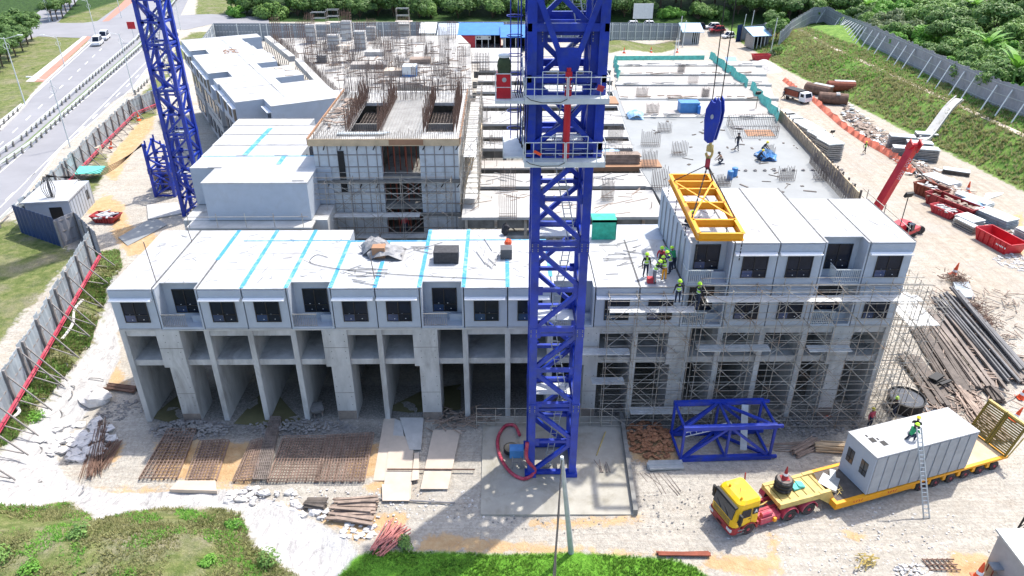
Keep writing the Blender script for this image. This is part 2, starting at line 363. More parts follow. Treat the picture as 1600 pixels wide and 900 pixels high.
gm=bpy.data.materials.new('ground'); gm.use_nodes=True; n=gm.node_tree.nodes; l=gm.node_tree.links; B=n['Principled BSDF']; B.inputs['Roughness'].default_value=.93; B.inputs['Specular IOR Level'].default_value=.15
tc=n.new('ShaderNodeTexCoord')
def NZ(sc,det=6,ro=.6,dist=0,src=None):
    a=n.new('ShaderNodeTexNoise'); a.inputs['Scale'].default_value=sc; a.inputs['Detail'].default_value=det; a.inputs['Roughness'].default_value=ro; a.inputs['Distortion'].default_value=dist
    l.new(src or tc.outputs['Object'],a.inputs['Vector']); return a.outputs['Fac']
def RAMP(f,stops):
    r=n.new('ShaderNodeValToRGB'); e=r.color_ramp.elements
    while len(e)<len(stops): e.new(.5)
    for k,(p,c) in enumerate(stops): e[k].position=p; e[k].color=tuple(c)+(1,) if len(c)==3 else c
    l.new(f,r.inputs[0]); return r.outputs[0]
def MIX(f,a,b):
    m=n.new('ShaderNodeMixRGB'); l.new(f,m.inputs[0]); l.new(a,m.inputs[1]); l.new(b,m.inputs[2]); return m.outputs[0]
def MASK(ch,nz,amt=.55,wd=.1,cut=.5):
    a=n.new('ShaderNodeMath'); a.operation='SUBTRACT'; l.new(nz,a.inputs[0]); a.inputs[1].default_value=.5
    b=n.new('ShaderNodeMath'); b.operation='MULTIPLY_ADD'; l.new(a.outputs[0],b.inputs[0]); b.inputs[1].default_value=amt*2; l.new(ch,b.inputs[2])
    c=n.new('ShaderNodeMapRange'); c.interpolation_type='SMOOTHSTEP'; l.new(b.outputs[0],c.inputs[0]); c.inputs[1].default_value=cut-wd; c.inputs[2].default_value=cut+wd; return c.outputs[0]
def ATT(nm):
    a=n.new('ShaderNodeAttribute'); a.attribute_name=nm; s=n.new('ShaderNodeSeparateColor'); l.new(a.outputs['Color'],s.inputs[0]); return s.outputs[0],s.outputs[1],s.outputs[2],a.outputs['Alpha']
ag,as_,ao,al=ATT('zone_a'); ac,ad,af,ae=ATT('zone_b')
nb=NZ(.25,8,.65,.4); nm=NZ(1.2,8,.7,.3); nf=NZ(6,6,.7); nff=NZ(14,4,.7)
vor=n.new('ShaderNodeTexVoronoi'); vor.inputs['Scale'].default_value=5; l.new(tc.outputs['Object'],vor.inputs[0])
grav=RAMP(nf,[(.3,(.30,.275,.235)),(.5,(.42,.39,.34)),(.7,(.52,.485,.43))])
grav2=RAMP(nff,[(.35,(.37,.345,.305)),(.65,(.50,.465,.41))])
grav=MIX(RAMP(nm,[(.4,(0,0,0)),(.62,(1,1,1))]),grav,grav2)
peb=n.new('ShaderNodeMixRGB'); peb.blend_type='MULTIPLY'; peb.inputs[0].default_value=.35; l.new(grav,peb.inputs[1]); l.new(RAMP(vor.outputs['Color'],[(.2,(.55,.55,.55)),(.6,(1.15,1.13,1.1))]),peb.inputs[2]); grav=peb.outputs[0]
mp3=n.new('ShaderNodeMapping'); mp3.inputs['Scale'].default_value=(.07,1.3,1); mp3.inputs['Rotation'].default_value=(0,0,-.25); l.new(tc.outputs['Object'],mp3.inputs[0])
rut2=NZ(1.0,4,.55,.5,mp3.outputs[0])
grav=MIX(RAMP(rut2,[(.46,(0,0,0)),(.53,(.55,.55,.55)),(.6,(0,0,0))]),grav,RAMP(nf,[(.3,(.25,.225,.19)),(.7,(.39,.355,.30))]))
grav=MIX(RAMP(nb,[(.56,(0,0,0)),(.72,(.55,.55,.55))]),grav,RAMP(nf,[(.3,(.27,.20,.13)),(.7,(.42,.34,.26))]))
cream=RAMP(nm,[(.3,(.31,.265,.21)),(.55,(.42,.37,.305)),(.8,(.50,.455,.39))])
cream=MIX(RAMP(NZ(.12,8,.7,.8),[(.5,(0,0,0)),(.66,(.6,.6,.6))]),cream,RAMP(nf,[(.3,(.30,.285,.26)),(.7,(.42,.40,.375))]))
mp2=n.new('ShaderNodeMapping'); mp2.inputs['Scale'].default_value=(1.1,.05,1); mp2.inputs['Rotation'].default_value=(0,0,.06); l.new(tc.outputs['Object'],mp2.inputs[0])
rut=NZ(1.0,5,.6,.3,mp2.outputs[0])
cream=MIX(RAMP(rut,[(.48,(0,0,0)),(.56,(.5,.5,.5)),(.64,(0,0,0))]),cream,RAMP(nf,[(.3,(.24,.20,.16)),(.7,(.36,.31,.25))]))
col=MIX(MASK(ac,nb,.3,.3),grav,cream)
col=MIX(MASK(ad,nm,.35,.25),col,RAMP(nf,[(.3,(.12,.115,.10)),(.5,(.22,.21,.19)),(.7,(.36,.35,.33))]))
orange=RAMP(nm,[(.3,(.40,.24,.11)),(.55,(.50,.345,.19)),(.75,(.50,.41,.29))])
col=MIX(MASK(ao,nm,.75,.14,.55),col,orange)
mp=n.new('ShaderNodeMapping'); mp.inputs['Scale'].default_value=(1.6,.5,1); mp.inputs['Rotation'].default_value=(0,0,.5); l.new(tc.outputs['Object'],mp.inputs[0])
ns=NZ(1.0,9,.75,1.5,mp.outputs[0])
sheet=RAMP(ns,[(.3,(.2,.195,.19)),(.42,(.36,.35,.345)),(.52,(.47,.46,.45)),(.7,(.54,.53,.515))])
col=MIX(MASK(as_,nm,.3,.06),col,sheet)
gr=RAMP(nm,[(.3,(.07,.10,.025)),(.5,(.14,.18,.05)),(.72,(.27,.27,.12))])
gr=MIX(RAMP(nf,[(.4,(0,0,0)),(.62,(.8,.8,.8))]),gr,RAMP(nm,[(.35,(.10,.15,.035)),(.65,(.26,.26,.12))]))
gr=MIX(RAMP(nb,[(.47,(0,0,0)),(.66,(.8,.8,.8))]),gr,RAMP(nf,[(.3,(.20,.17,.12)),(.7,(.40,.34,.27))]))
gr=MIX(RAMP(nff,[(.38,(.75,.75,.75)),(.6,(0,0,0))]),gr,RAMP(nm,[(.35,(.035,.06,.015)),(.65,(.13,.13,.05))]))
embc=RAMP(NZ(.55,9,.75,.6),[(.3,(.06,.13,.025)),(.5,(.13,.23,.045)),(.66,(.21,.31,.07)),(.85,(.29,.32,.12))])
gr=MIX(ae,gr,embc)
col=MIX(MASK(ag,nm,.5,.1),col,gr)
lw=RAMP(nf,[(.3,(.06,.17,.015)),(.55,(.12,.29,.03)),(.8,(.22,.38,.06))])
col=MIX(MASK(al,nm,.2,.1),col,lw)
col=MIX(MASK(af,nm,.2,.2),col,RAMP(nm,[(.35,(.012,.03,.01)),(.65,(.05,.10,.02))]))
l.new(col,B.inputs['Base Color'])
bp=n.new('ShaderNodeBump'); bp.inputs['Strength'].default_value=.7; bp.inputs['Distance'].default_value=.16
ad2=n.new('ShaderNodeMath'); ad2.operation='ADD'; l.new(nm,ad2.inputs[0]); l.new(nf,ad2.inputs[1]); ad3=n.new('ShaderNodeMath'); ad3.operation='ADD'; l.new(ad2.outputs[0],ad3.inputs[0]); l.new(ns,ad3.inputs[1]); l.new(ad3.outputs[0],bp.inputs['Height']); l.new(bp.outputs[0],B.inputs['Normal'])
me.materials.append(gm); go=bpy.data.objects.new('ground',me); C.objects.link(go); tag(go,None,None,kind='structure')
# ---------------------------------------------------------------- roads, paths
def sheet_obj(name,pts,z,m,px=True,kind='structure',th=0):
    P=[tuple(G(x,y,4)[:2]) for x,y in pts] if px else pts
    mb=MB()
    if th: mb.prism(P,z-th,z)
    else: mb.quad(*[(x,y,z) for x,y in P])
    o=mb.build(name,m); tag(o,None,None,kind=kind); return o
sheet_obj('road',[(-260,430),(0,345),(20,332),(92,238),(140,195),(175,160),(206,140),(240,95),(272,45),(300,-12),(215,-12),(152,33),(135,70),(72,127),(50,150),(40,167),(0,205),(-260,330)],4.03,'asphalt')
sheet_obj('cross_road',[(-120,62),(0,50),(85,36),(130,36),(152,33),(300,23),(330,22),(420,27),(420,40),(330,38),(290,47),(272,45),(135,60),(60,57),(-120,90)],4.04,'asphalt')
sheet_obj('side_road',[(44,30),(66,14),(78,-12),(132,-12),(92,34),(60,50)],4.036,'asphalt')
sheet_obj('pavement',[(40,128),(136,57),(143,58),(68,128)],4.06,'brick_path')
sheet_obj('pavement',[(40,128),(130,57),(136,57),(54,128)],4.064,'kerb')
sheet_obj('pavement',[(170,33),(212,0),(222,-10),(206,-10),(160,34)],4.06,'brick_path')
def strip(name,pts,wd,z0,z1,m,label=None,cat=None,kind=None,closed=False,group=None):
    mb=MB()
    for a,b in zip(pts,pts[1:]):
        a=Vector((a[0],a[1],0)); b=Vector((b[0],b[1],0)); mb.bar(a+Vector((0,0,(z0+z1)/2)),b+Vector((0,0,(z0+z1)/2)),wd,z1-z0)
    if kind: o=mb.build(name,m); return tag(o,None,None,kind=kind)
    return solo(mb,name,m,label,cat,world=True,group=group)
Z4=lambda *pts:[tuple(G(x,y,4)[:2]) for x,y in pts]
strip('kerb',Z4((0,205),(37,168),(50,150),(72,127),(140,66)),.35,3.9,4.16,'kerb',kind='structure')
strip('kerb',Z4((-40,372),(20,330),(92,237),(206,140),(240,95),(272,47)),.3,3.9,4.14,'kerb',kind='structure')
strip('grass_verge',Z4((-80,281),(0,255),(42,226),(219,70),(279,-12)),1.0,4.0,4.07,'leaf_grey',kind='structure')
# lane dashes
def dashes(a,b,k,ln,wd=.16):
    a=Vector(G(*a,4)); b=Vector(G(*b,4)); d=(b-a).normalized(); mb=MB(); L=(b-a).length; t=0
    while t<L:
        mb.bar(a+d*t+Vector((0,0,.046)),a+d*min(L,t+ln)+Vector((0,0,.046)),wd,.006); t+=k
    tag(mb.build('lane_marking','paint_white'),None,None,kind='structure')
dashes((-30,255),(160,75),7,2.6); dashes((-30,350),(225,110),7,2.6)
dashes((-10,205),(145,66),400,400,.12); dashes((0,270),(222,78),400,400,.12); dashes((0,325),(264,62),400,400,.12)
# wet patches on the ground floor
for P in (((235,652),(300,600),(325,640),(262,660)),((365,662),(420,600),(455,640),(470,655),(430,672),(400,665)),((600,640),(660,610),(720,600),(720,640),(640,645))):
    q=[G(x,y,.045) for x,y in P]; mb=MB().quad(*[tuple(v) for v in q]); tag(mb.build('puddle','water'),None,None,kind='structure')
# ---------------------------------------------------------------- front building
BX,BY,BW=-28.49,46.37,3.2
ZB,ZR,ZT=8.62,12.11,15.55
bl=thing('apartment_block','long unfinished white modular apartment block on grey concrete walls, nearest building across the middle','building',(BX,BY,0))
def xi(i): return BX+BW*i
# precast concrete lower storeys
fins=[0,2,3,4,6,8,9,10,12,14,15,16,18]
for i in fins:
    a=.0 if i==0 else -.4 if i==18 else -.2
    MB().box(xi(i)+a,xi(i)+a+.4,BY+.02,BY+8.2,-.2,ZB-.12).build('party_wall','concrete',bl,True)
for i,a,b in ((1,-.55,1.2),(5,-1.05,.8),(7,-.7,1.15),(11,-.9,.5),(13,-.7,.9),(17,-1.15,.35)):
    m=MB(); m.box(xi(i)+a,xi(i)+b,BY-.05,BY+2.6,5.25,ZB-.1); m.box(xi(i)+a+.35,xi(i)+b,BY+.0,BY+2.5,-.2,5.25)
    col_=m.build('column','concrete',bl,True)
    m=MB(); yf=BY-.056; xa,xb=xi(i)+a,xi(i)+b
    m.box(xa,xb,yf,yf+.004,6.95,7.0); m.build('pour_joint','concrete_dark',col_,True); m=MB(); m.box(xa+.35,xb,BY-.006,BY-.001,2.7,2.75); m.build('pour_joint','concrete_dark',col_,True)
    m=MB()
    for u_ in (.55,b-a-.25):
        for z in (.6,1.5,2.3,3.3,4.2): m.box(xa+u_-.03,xa+u_+.03,BY-.008,BY-.001,z,z+.06)
        for z in (6.0,6.6,7.5,8.1): m.box(xa+u_-.03,xa+u_+.03,yf,yf+.004,z,z+.06)
    m.build('tie_holes','seam',col_,True)
    m=MB(); m.box(xa+.36,xb-.01,BY-.007,BY-.002,-.1,.55+.2*(i%3)); m.build('mud_splash','pipe_brown',col_,True)
for i in range(18):
    if i not in (1,4,7,13): MB().box(xi(i)+.1,xi(i+1)-.1,BY+.1,BY+.5,ZB-.62,ZB-.1).build('beam','concrete',bl,True)
m=MB(); m.box(BX,xi(18),BY-.03,BY+8.3,ZB-.1,ZB+.02); m.build('floor_slab','concrete_light',bl,True)
for a,b in ((0,1),(1,2),(2,3),(3,4),(4,6),(6,8),(8,9),(9,10),(10,12),(12,14),(14,15),(15,16),(16,18)):
    MB().box(xi(a)+.2,xi(b)-.2,BY+.25,BY+8.1,5.25,5.75).build('floor_slab','concrete',bl,True)
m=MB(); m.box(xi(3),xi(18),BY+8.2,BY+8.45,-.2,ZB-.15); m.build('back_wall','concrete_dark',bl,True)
m=MB()
for i in (5,7,11,13):  # inner cross walls seen in the dark bays
    m.box(xi(i)-.1,xi(i)+.1,BY+4,BY+8.1,-.1,ZB-.2)
m.build('inner_wall','concrete',bl,True)
def window(mod,x0,x1,y,z0,z1,blue=0,sill=True):
    w=MB(); fr=.06
    w.mi=0; w.box(x0,x1,y-.03,y+.0,z0,z1)                 # glass
    w.mi=1; xm=x0+(x1-x0)*.47
    for a,b,c,d in ((x0,x0+fr,z0,z1),(x1-fr,x1,z0,z1),(x0,x1,z0,z0+fr),(x0,x1,z1-fr,z1),(xm-.03,xm+.03,z0,z1),(x0,x1,z0+.62,z0+.67)):
        w.box(a,b,y-.075,y-.032,c,d)
    if blue: w.mi=2; w.box(x0+fr,xm-.03,y-.045,y-.033,z0+fr,z0+.62)  # blue reflection in the glass, painted as a lower left pane
    w.mi=3
    for q,r in ((.25,.36),(.62,.36),(.3,.12),(.75,.13)):
        w.box(x0+(x1-x0)*q-.035,x0+(x1-x0)*q+.035,y-.05,y-.034,z0+(z1-z0)*r-.02,z0+(z1-z0)*r+.02)
    return w.build('window',['window','frame_dark','window_blue','facade_white'],mod,True)
def railing(mod,x0,x1,y,z,h=1.05,white=False):
    r=MB(); mt='galv_pale' if white else 'steel_grey'
    r.box(x0,x1,y-.03,y+.03,z+h-.04,z+h+.02); r.box(x0,x1,y-.015,y+.015,z+.08,z+.11)
    k=x0
    while k<=x1+.01: r.box(k-.014,k+.014,y-.014,y+.014,z,z+h); k+=.14
    for t in range(8): r.box(x0-.014,x0+.014,y+.14*t,y+.14*t+.03,z,z+h)
    r.box(x0-.03,x0+.03,y,y+1.15,z+h-.04,z+h+.02)
    return r.build('railing',mt,mod,True)
TAPE={2:(.45,1),3:(.0,1),4:(0,1),5:(0,1),6:(0,1),7:(0,1),8:(0,1),9:(0,.85),10:(.2,.8)}
def module(i,zb,depth,kind,lvl,hole=0):
    x0,x1=xi(i)+.04,xi(i+1)-.04; y0,y1=BY,BY+depth; zt=zb+3.49-.03; y=BY
    if i<17 and not(lvl==0 and i==12):
        MB().box(x1+.0,x1+.08,BY+.16,BY+6,zb+.05,zt-.15).build('joint','seam',bl,True)
    m=MB()
    if kind=='H':
        m.mi=0; m.box(x0,x1,y0,y1,zb+.03,zt-.1); m.mi=1; m.box(x0-.0,x1+.0,y0-.04,y1,zt-.1,zt)
        o=m.build('room_module',['facade','roof_white'],bl,True)
        h=MB(); h.extr([(y0-.38,zb+2.58),(y0-.38,zb+2.66),(y0-.002,zb+2.76),(y0-.002,zb+2.5)],x0+.02,x1-.12); h.build('hood',['facade_white'],o,True)
        h=MB(); h.box(x0+.02,x1-.02,y0-.09,y0-.002,zb+2.78,zt-.12); h.build('fascia',['facade'],o,True)
        window(o,x0+.68,x1-.62,y0-.002,zb+.66,zb+2.5,blue=(i*7+lvl)%3!=1)
        m=MB(); m.box(x0+.02,x1-.02,y0-.03,y0-.002,zb+.04,zb+.14); m.build('ledge','facade_side',o,True)
    else:
        rc=1.25; m.mi=0
        m.box(x0,x1,y0+rc,y1,zb+.03,zt-.1); m.box(x0,x0+.12,y0,y0+rc,zb+.2,zt-.1); m.box(x1-.12,x1,y0,y0+rc,zb+.2,zt-.1); m.box(x0,x1,y0,y0+rc-.003,zb+.03,zb+.2)
        m.mi=1; m.box(x0,x1,y0+rc-.3,y1,zt-.1,zt); m.box(x0,x0+.14,y0,y0+rc-.3,zt-.1,zt); m.box(x1-.14,x1,y0,y0+rc-.3,zt-.1,zt)
        o=m.build('room_module',['facade','roof_white'],bl,True)
        window(o,x0+.75,x1-.55,y0+rc-.002,zb+.75,zb+2.75,blue=(i%2))
        if i<16 or lvl==0: railing(o,x0+.0,x0+1.9,y0+.05,zb+.2,white=(i>12))
        else: railing(o,x0+1.2,x1-.15,y0+.05,zb+.2,white=True)
        m=MB(); m.box(x0+2.0,x1-.12,y0+rc-.5,y0+rc-.35,zb+.2,zb+.75); m.build('low_wall','facade',o,True)
    # roof seam and fittings
    m=MB(); m.box(x1-.05,x1+.1,y0+.1,y1-.02,zt-.02,zt+.005); m.build('seam','seam',o,True) if (lvl or i in(0,1,11,12)) else None
    if lvl==0 and i in TAPE:
        a,b=TAPE[i]; m=MB(); m.box(xi(i)-.15,xi(i)+.15,y0+depth*a+.02,y0+depth*b,zt+.008,zt+.02); m.build('roof_tape','tape',o,True)
    m=MB(); r=random.Random(i+lvl*40)
    for k in range(9):
        a=x0+.4+r.random()*2; b=y0+1+r.random()*(depth-2); m.ob((a,b,zt+.012),(.2+r.random()*.8,.05,.015),r.random()*3)
    m.build('roof_mark','seam' if r.random()<.3 else 'steel_grey',o,True)
    m=MB()
    m.box(x0,x1,y0+2.9,y0+2.96,zt,zt+.006); m.box(x0,x1,y0+5.6,y0+5.66,zt,zt+.006); m.build('roof_joint','steel_grey',o,True)
    return o
KINDP=['B' if i%3==1 else 'H' for i in range(18)]
for i in range(18):
    dp=7.95+(2.1 if i in (1,2,3,4,7,8) else 0)
    if i==0: dp=10.05
    module(i,ZB,dp,KINDP[i],0)
m=MB(); m.box(xi(11),xi(18),BY+7.97,BY+11.2,ZB+.1,ZR-.15); m.build('rear_module','facade',bl,True)
for i in range(13,18):
    module(i,ZR+.0,10.4 if i in(14,15) else 10.6 if i==13 else 8.0,KINDP[i],1)
# end wall panels of the upper left module
m=MB()
for k in range(7): m.box(xi(13)-.05,xi(13)+.02,BY+1.3+k*1.35,BY+1.36+k*1.35,ZR+.1,ZT-.2)
m.build('wall_rib','facade_side',bl,True)
# tape along the back edge
m=MB(); m.box(xi(5),xi(7),BY+7.7,BY+7.93,ZR-.02,ZR-.005); m.box(xi(2)+1,xi(5),BY+7.9,BY+8.02,ZR-.02,ZR-.005); m.box(xi(7),xi(10),BY+7.9,BY+8.05,ZR-.02,ZR-.005); m.build('roof_tape','tape',bl,True)

# ---------------------------------------------------------------- modular block behind on the left (axis aligned)
def plain_block(nm,label,x0,x1,y0,y1,zb,zt,seams,tapes=(),rz=0,loc=None,roofm='roof_white'):
    pass
lb=thing('modular_block','shade-blue walled modular block with flat white roof between left crane mast and grey core','building',(-27.6,58.5,4))
def lbox(n,x0,x1,y0,y1,z0,z1,ov=.0):
    m=MB(); m.mi=0; m.box(x0,x1,y0,y1,z0,z1-.12); m.mi=1; m.box(x0-ov,x1+ov,y0-ov,y1,z1-.12,z1); return m.build(n,['facade','roof_white'],lb,True)
lbox('room_module',-25.3,-16.5,58.45,62.0,12.12,ZT,.06)
yy=[62.03,65.2,68.4,71.7,74.9,77.3]
xl=[(-27.6,-16.9),(-27.7,-18.6),(-27.8,-18.8),(-27.9,-19.0),(-28.0,-20.0)]
xr2=[-15.0,-15.9,-16.9,-17.4,-17.6]
for k in range(5):
    o=lbox('room_module',xl[k][0],xl[k][1] if k else -15.2,yy[k],yy[k+1]-.06,12.12,ZT)
    m=MB(); m.box(xl[k][0]+.1,xl[k][1]-.1,yy[k+1]-.12,yy[k+1]+.06,ZT-.01,ZT+.015); m.build('seam','tape' if k in(0,) else 'seam',o,True)
    if k in(1,2,3):
        m=MB(); m.box(xl[k][1]-.02,xl[k][1]+.03,yy[k]+.8,yy[k]+2.2,13,15); m.build('window','window',o,True)
m=MB(); a=G(382,243,ZT);b=G(423,200,ZT); m.bar((a.x,a.y,ZT+.02),(b.x,b.y,ZT+.02),.45,.02); a=G(435,257,ZT);b=G(445,243,ZT); m.bar((a.x,a.y,ZT+.02),(b.x,b.y,ZT+.02),.4,.02); m.build('roof_tape','tape',lb,True)
m=MB()
for x0,y0,ww in ((-26,61.98,1.2),(-24.5,65.15,1),(-21,65.2,1.2),(-17.8,58.7,1),(-22.5,68.3,.8),(-19.5,74.8,.6)): m.box(x0,x0+ww,y0,y0+.16,ZT,ZT+.05)
m.build('roof_fitting','steel_grey',lb,True)
m=MB(); m.box(-27.6,-15.2,58.6,77,3.9,12.05); m.build('lower_wall','concrete',lb,True)
m=MB(); m.box(-26.8,-16.2,57.0,58.5,11.9,12.05); m.build('walkway','concrete_light',lb,True)
m=MB()
for k in range(5): m.tube((-26.5+2.4*k,57.1,11.9),(-26.5+2.4*k,57.1,13.3),.03)
m.tube((-26.7,57.1,13.0),(-16.4,57.1,13.0),.025); m.build('handrail','scaf',lb,True)
# ---------------------------------------------------------------- staggered wing along the road (rotated)
P0=G(367,160,ZT); P1=G(284,62,ZT); d=(P1-P0); d.z=0; L=d.length; U=d.normalized(); Wv=Vector((U.y,-U.x,0))
wz=math.atan2(Wv.y,Wv.x)
wing=thing('modular_wing','far left staggered wing of white roofed modules with hooded windows along the road side','building',(P0.x,P0.y,4),wz)
# local frame: x = Wv (to the right), y = U (backwards)
zt=ZT-4
def wbox(x0,x1,y0,y1,z0,z1,nm='room_module'):
    m=MB(); m.mi=0; m.box(x0,x1,y0,y1,z0,z1-.1); m.mi=1; m.box(x0-.02,x1+.02,y0,y1,z1-.1,z1); return m.build(nm,['facade','roof_white'],wing)
n=int(L/3.25); offs=[0,0,.0,-.2,2.2,-.3,-.3,-.3,-.3,2.0,-.2,-.2,-.2]
rt=[11.5,11.0,6.8,10.5,10.2,6.6,9.4,9.8,9.6,8.8,8.6,8.4]
for k in range(n):
    x0=offs[k%len(offs)]; o=wbox(x0,rt[k%len(rt)],k*3.25,k*3.25+3.2,8.1,zt)
    if x0<1:
        m=MB(); m.box(x0-.05,x0-.0,k*3.25+.7,k*3.25+2.4,8.8,10.6); m.build('window','frame_dark',o)
        m=MB(); m.box(x0-.45,x0+.02,k*3.25+.1,k*3.25+3.0,10.75,10.85); m.build('hood','facade_white',o)
    if rt[k%len(rt)]<7:
        m=MB(); m.box(rt[k%len(rt)]-.4,rt[k%len(rt)]-.35,k*3.25,k*3.25+3.2,8.3,11); m.build('inner_panel','facade',o)
        xr=rt[(k+1)%len(rt)]; m=MB(); m.box(rt[k%len(rt)]+1.2,min(xr,10)-.8,k*3.25+3.18,k*3.25+3.24,8.8,10.4) if False else m.box(rt[k%len(rt)]+.9,rt[k%len(rt)]+2.6,k*3.25+3.16,k*3.25+3.235,8.7,10.5); m.build('window','frame_dark',o)
    m=MB(); m.box(.05,rt[k%len(rt)]-.1,k*3.25+3.17,k*3.25+3.28,zt-.01,zt+.012); m.box(5.5,5.62,k*3.25,k*3.25+3.2,zt,zt+.012); m.build('seam','seam' if k%4==1 else 'steel_grey',o)
    # lower storeys
    for lv in (4.4,.7):
        m=MB(); m.mi=0; m.box(x0+.6,9.5,k*3.25,k*3.25+3.15,lv,lv+3.5); m.mi=1; m.box(x0+.52,x0+.6,k*3.25+.7,k*3.25+2.4,lv+.8,lv+2.5); m.build('lower_storey',['facade_side','window'],wing)
m=MB(); m.mi=0; x=3.2; m.box(x,13.2,-3.6,-.06,8.1,zt-.1); m.mi=1; m.box(x-.02,13.22,-3.62,-.06,zt-.1,zt); o=m.build('room_module',['facade','roof_white'],wing)
m=MB(); m.box(x-.05,x,-2.8,-1.2,8.8,10.6); m.build('window','window',o); m=MB(); m.box(x-.5,x,-3.4,-.4,10.75,10.85); m.build('hood','facade_white',o)
m=MB(); r=random.Random(5)
for k in range(60): m.ob((4+r.random()*2,28+r.random()*3,zt+.03),(.5*r.random(),.3*r.random(),.03),r.random()*3)
m.build('roof_debris','ply_brown',wing)
for (a,b) in ((8.3,10),(9,13),(8,14.5)):
    m=MB(); m.box(a,a+1,b,b+.9,zt,zt+.08); m.build('roof_hatch','ply_pale',wing)
ORD=['first','second','third','fourth','fifth','sixth','seventh','eighth','ninth','tenth','eleventh','twelfth','thirteenth','fourteenth','fifteenth','sixteenth','seventeenth','eighteenth','nineteenth','twentieth','twenty-first','twenty-second','twenty-third','twenty-fourth','twenty-fifth','twenty-sixth','twenty-seventh','twenty-eighth','twenty-ninth','thirtieth']+['%dth'%k for k in range(31,140)]
def pxw(n,p): # metres covered by n px at p
    c,s=math.cos(YAW),math.sin(YAW); y=p[0]*s+p[1]*c
    cz=y*math.cos(PIT)-(p[2]-CH)*math.sin(PIT); return n*cz/F
# ---------------------------------------------------------------- grey lift core tower
CX0,CX1,CY,CZ=-16.6,-3.9,62.3,18.0
ct=thing('lift_core','grey concrete lift core wrapped in scaffold and crowned with rebar, behind the front block','building',(CX0,CY,4))
vx0,vx1=V(596,250,CY).x,V(656,250,CY).x
m=MB(); m.box(CX0,vx0,CY,CY+1,4,CZ-.3); m.box(vx1,CX1,CY,CY+1,4,CZ-.3); m.build('wall','form_face',ct,True)
m=MB(); m.box(CX0,CX0+.3,CY+1,CY+17,4,CZ-.3); m.box(CX1-.3,CX1,CY+1,CY+17,4,CZ-.3); m.box(CX0,CX1,CY+16.7,CY+17,4,CZ-.3); m.build('side_wall','concrete',ct,True)
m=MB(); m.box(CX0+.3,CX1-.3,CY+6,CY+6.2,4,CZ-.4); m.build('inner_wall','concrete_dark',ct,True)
for z in (15.0-.9,11.4,8.2): MB().box(vx0-.1,vx1+.1,CY+.15,CY+6,z,z+.5).build('floor_slab','concrete_dark',ct,True)  # dark concrete puts the shade of the void into the slab colour
for k in range(9): MB().bar((vx0+.35*k,CY+.8+(k%3)*.9,8),(vx0+.35*k,CY+.8+(k%3)*.9,CZ-.4),.09).build('prop','rust_red',ct,True)
for z in (14.1,10.9):
    m=MB(); m.box(CX0-.2,CX1+.1,CY-.35,CY+.02,z,z+.25); m.build('ledge','concrete_dark',ct,True)
# panel ribs on the faces
m=MB()
x=CX0+.4
while x<CX1:
    if not(vx0-.1<x<vx1+.1):
        m.box(x-.035,x+.035,CY-.06,CY-.002,11.2,CZ-.35); m.box(x-.02,x+.02,CY-.05,CY-.002,6,10.8)
    x+=.85
for z in (16.6,15.5,13.1,12.0,9.6,8.4):
    m.box(CX0,vx0,CY-.075,CY-.003,z,z+.07); m.box(vx1,CX1,CY-.075,CY-.003,z,z+.07)
m.build('formwork_rib','post_grey',ct,True)
x=CX0+.9
while x<CX1:
    if not(vx0-.1<x<vx1+.1):
        for z in (17.1,13.6,): MB().bar((x,CY-.1,z),(x+.25,CY-.55,z+.5),.07).build('bracket','black',ct,True)
    x+=1.45
m=MB(); m.box(CX0+2.1,CX0+2.65,CY-.11,CY-.06,13.2,17.0); m.build('dark_panel','black',ct,True)
# top deck with two shafts
sh=[(-13.9,-11.2),(-7.0,-4.4)]; ys0,ys1=CY+2.2,CY+12.0
m=MB()
for a,b in ((CX0-.3,-13.9),(-11.2,-7.0),(-4.4,CX1+.1)): m.box(a,b,CY-.15,CY+16.8,CZ-.3,CZ)
for a,b in sh: m.box(a,b,CY-.15,ys0,CZ-.3,CZ); m.box(a,b,ys1,CY+16.8,CZ-.3,CZ)
m.build('top_deck','concrete',ct,True)
m=MB(); m.box(CX0-.35,CX1+.15,CY-.25,CY-.16,CZ-.5,CZ+.12); m.build('edge_form','ply',ct,True)
m=MB(); m.box(-9.9,-6.9,CY-.27,CY-.252,CZ-.42,CZ+.08)
m.build('edge_form','ply_brown',ct,True)
m=MB(); m.box(CX0-.42,CX0-.31,CY-.2,CY+17,CZ-.4,CZ+.2); m.box(CX1+.12,CX1+.22,CY-.2,CY+17,CZ-.4,CZ+.2); m.build('edge_form','ply_brown',ct,True)
m=MB()
for a,b in sh: m.box(a,b,ys0,ys1,CZ-2.6,CZ-2.5)
m.build('shaft_floor','concrete_dark',ct,True)
def mesh_mat(x0,x1,y0,y1,z,sx,sy,r=.012,mb=None):
    mb=mb or MB(); x=x0
    while x<=x1: mb.box(x-r,x+r,y0,y1,z,z+2*r); x+=sx
    y=y0
    while y<=y1: mb.box(x0,x1,y-r,y+r,z+2*r,z+4*r); y+=sy
    return mb
mm=mesh_mat(-11.1,-7.1,CY,CY+16,CZ+.05,.3,.3,.014); mesh_mat(CX0,-14,CY,CY+16,CZ+.05,.33,.33,.014,mm); mm.build('deck_mesh','mesh_grey',ct,True)
mm=MB()
for a,b in sh: mesh_mat(a,b,ys0,ys1,CZ-1,.3,.45,.02,mm); mesh_mat(a,b,ys0,ys1,CZ-1.8,.6,.3,.02,mm)
mm.build('shaft_mesh','rebar_grey',ct,True)
def bars(mb,p,q,n,h,r=.022,jit=.15,seed=1):
    rr=random.Random(seed); p=Vector(p);q=Vector(q)
    for k in range(n):
        c=p.lerp(q,k/max(1,n-1)); hh=h*(1+jit*(rr.random()-.5)*2); mb.bar(c,c+Vector((rr.uniform(-.03,.03)*h,rr.uniform(-.03,.03)*h,hh)),r*2)
    return mb
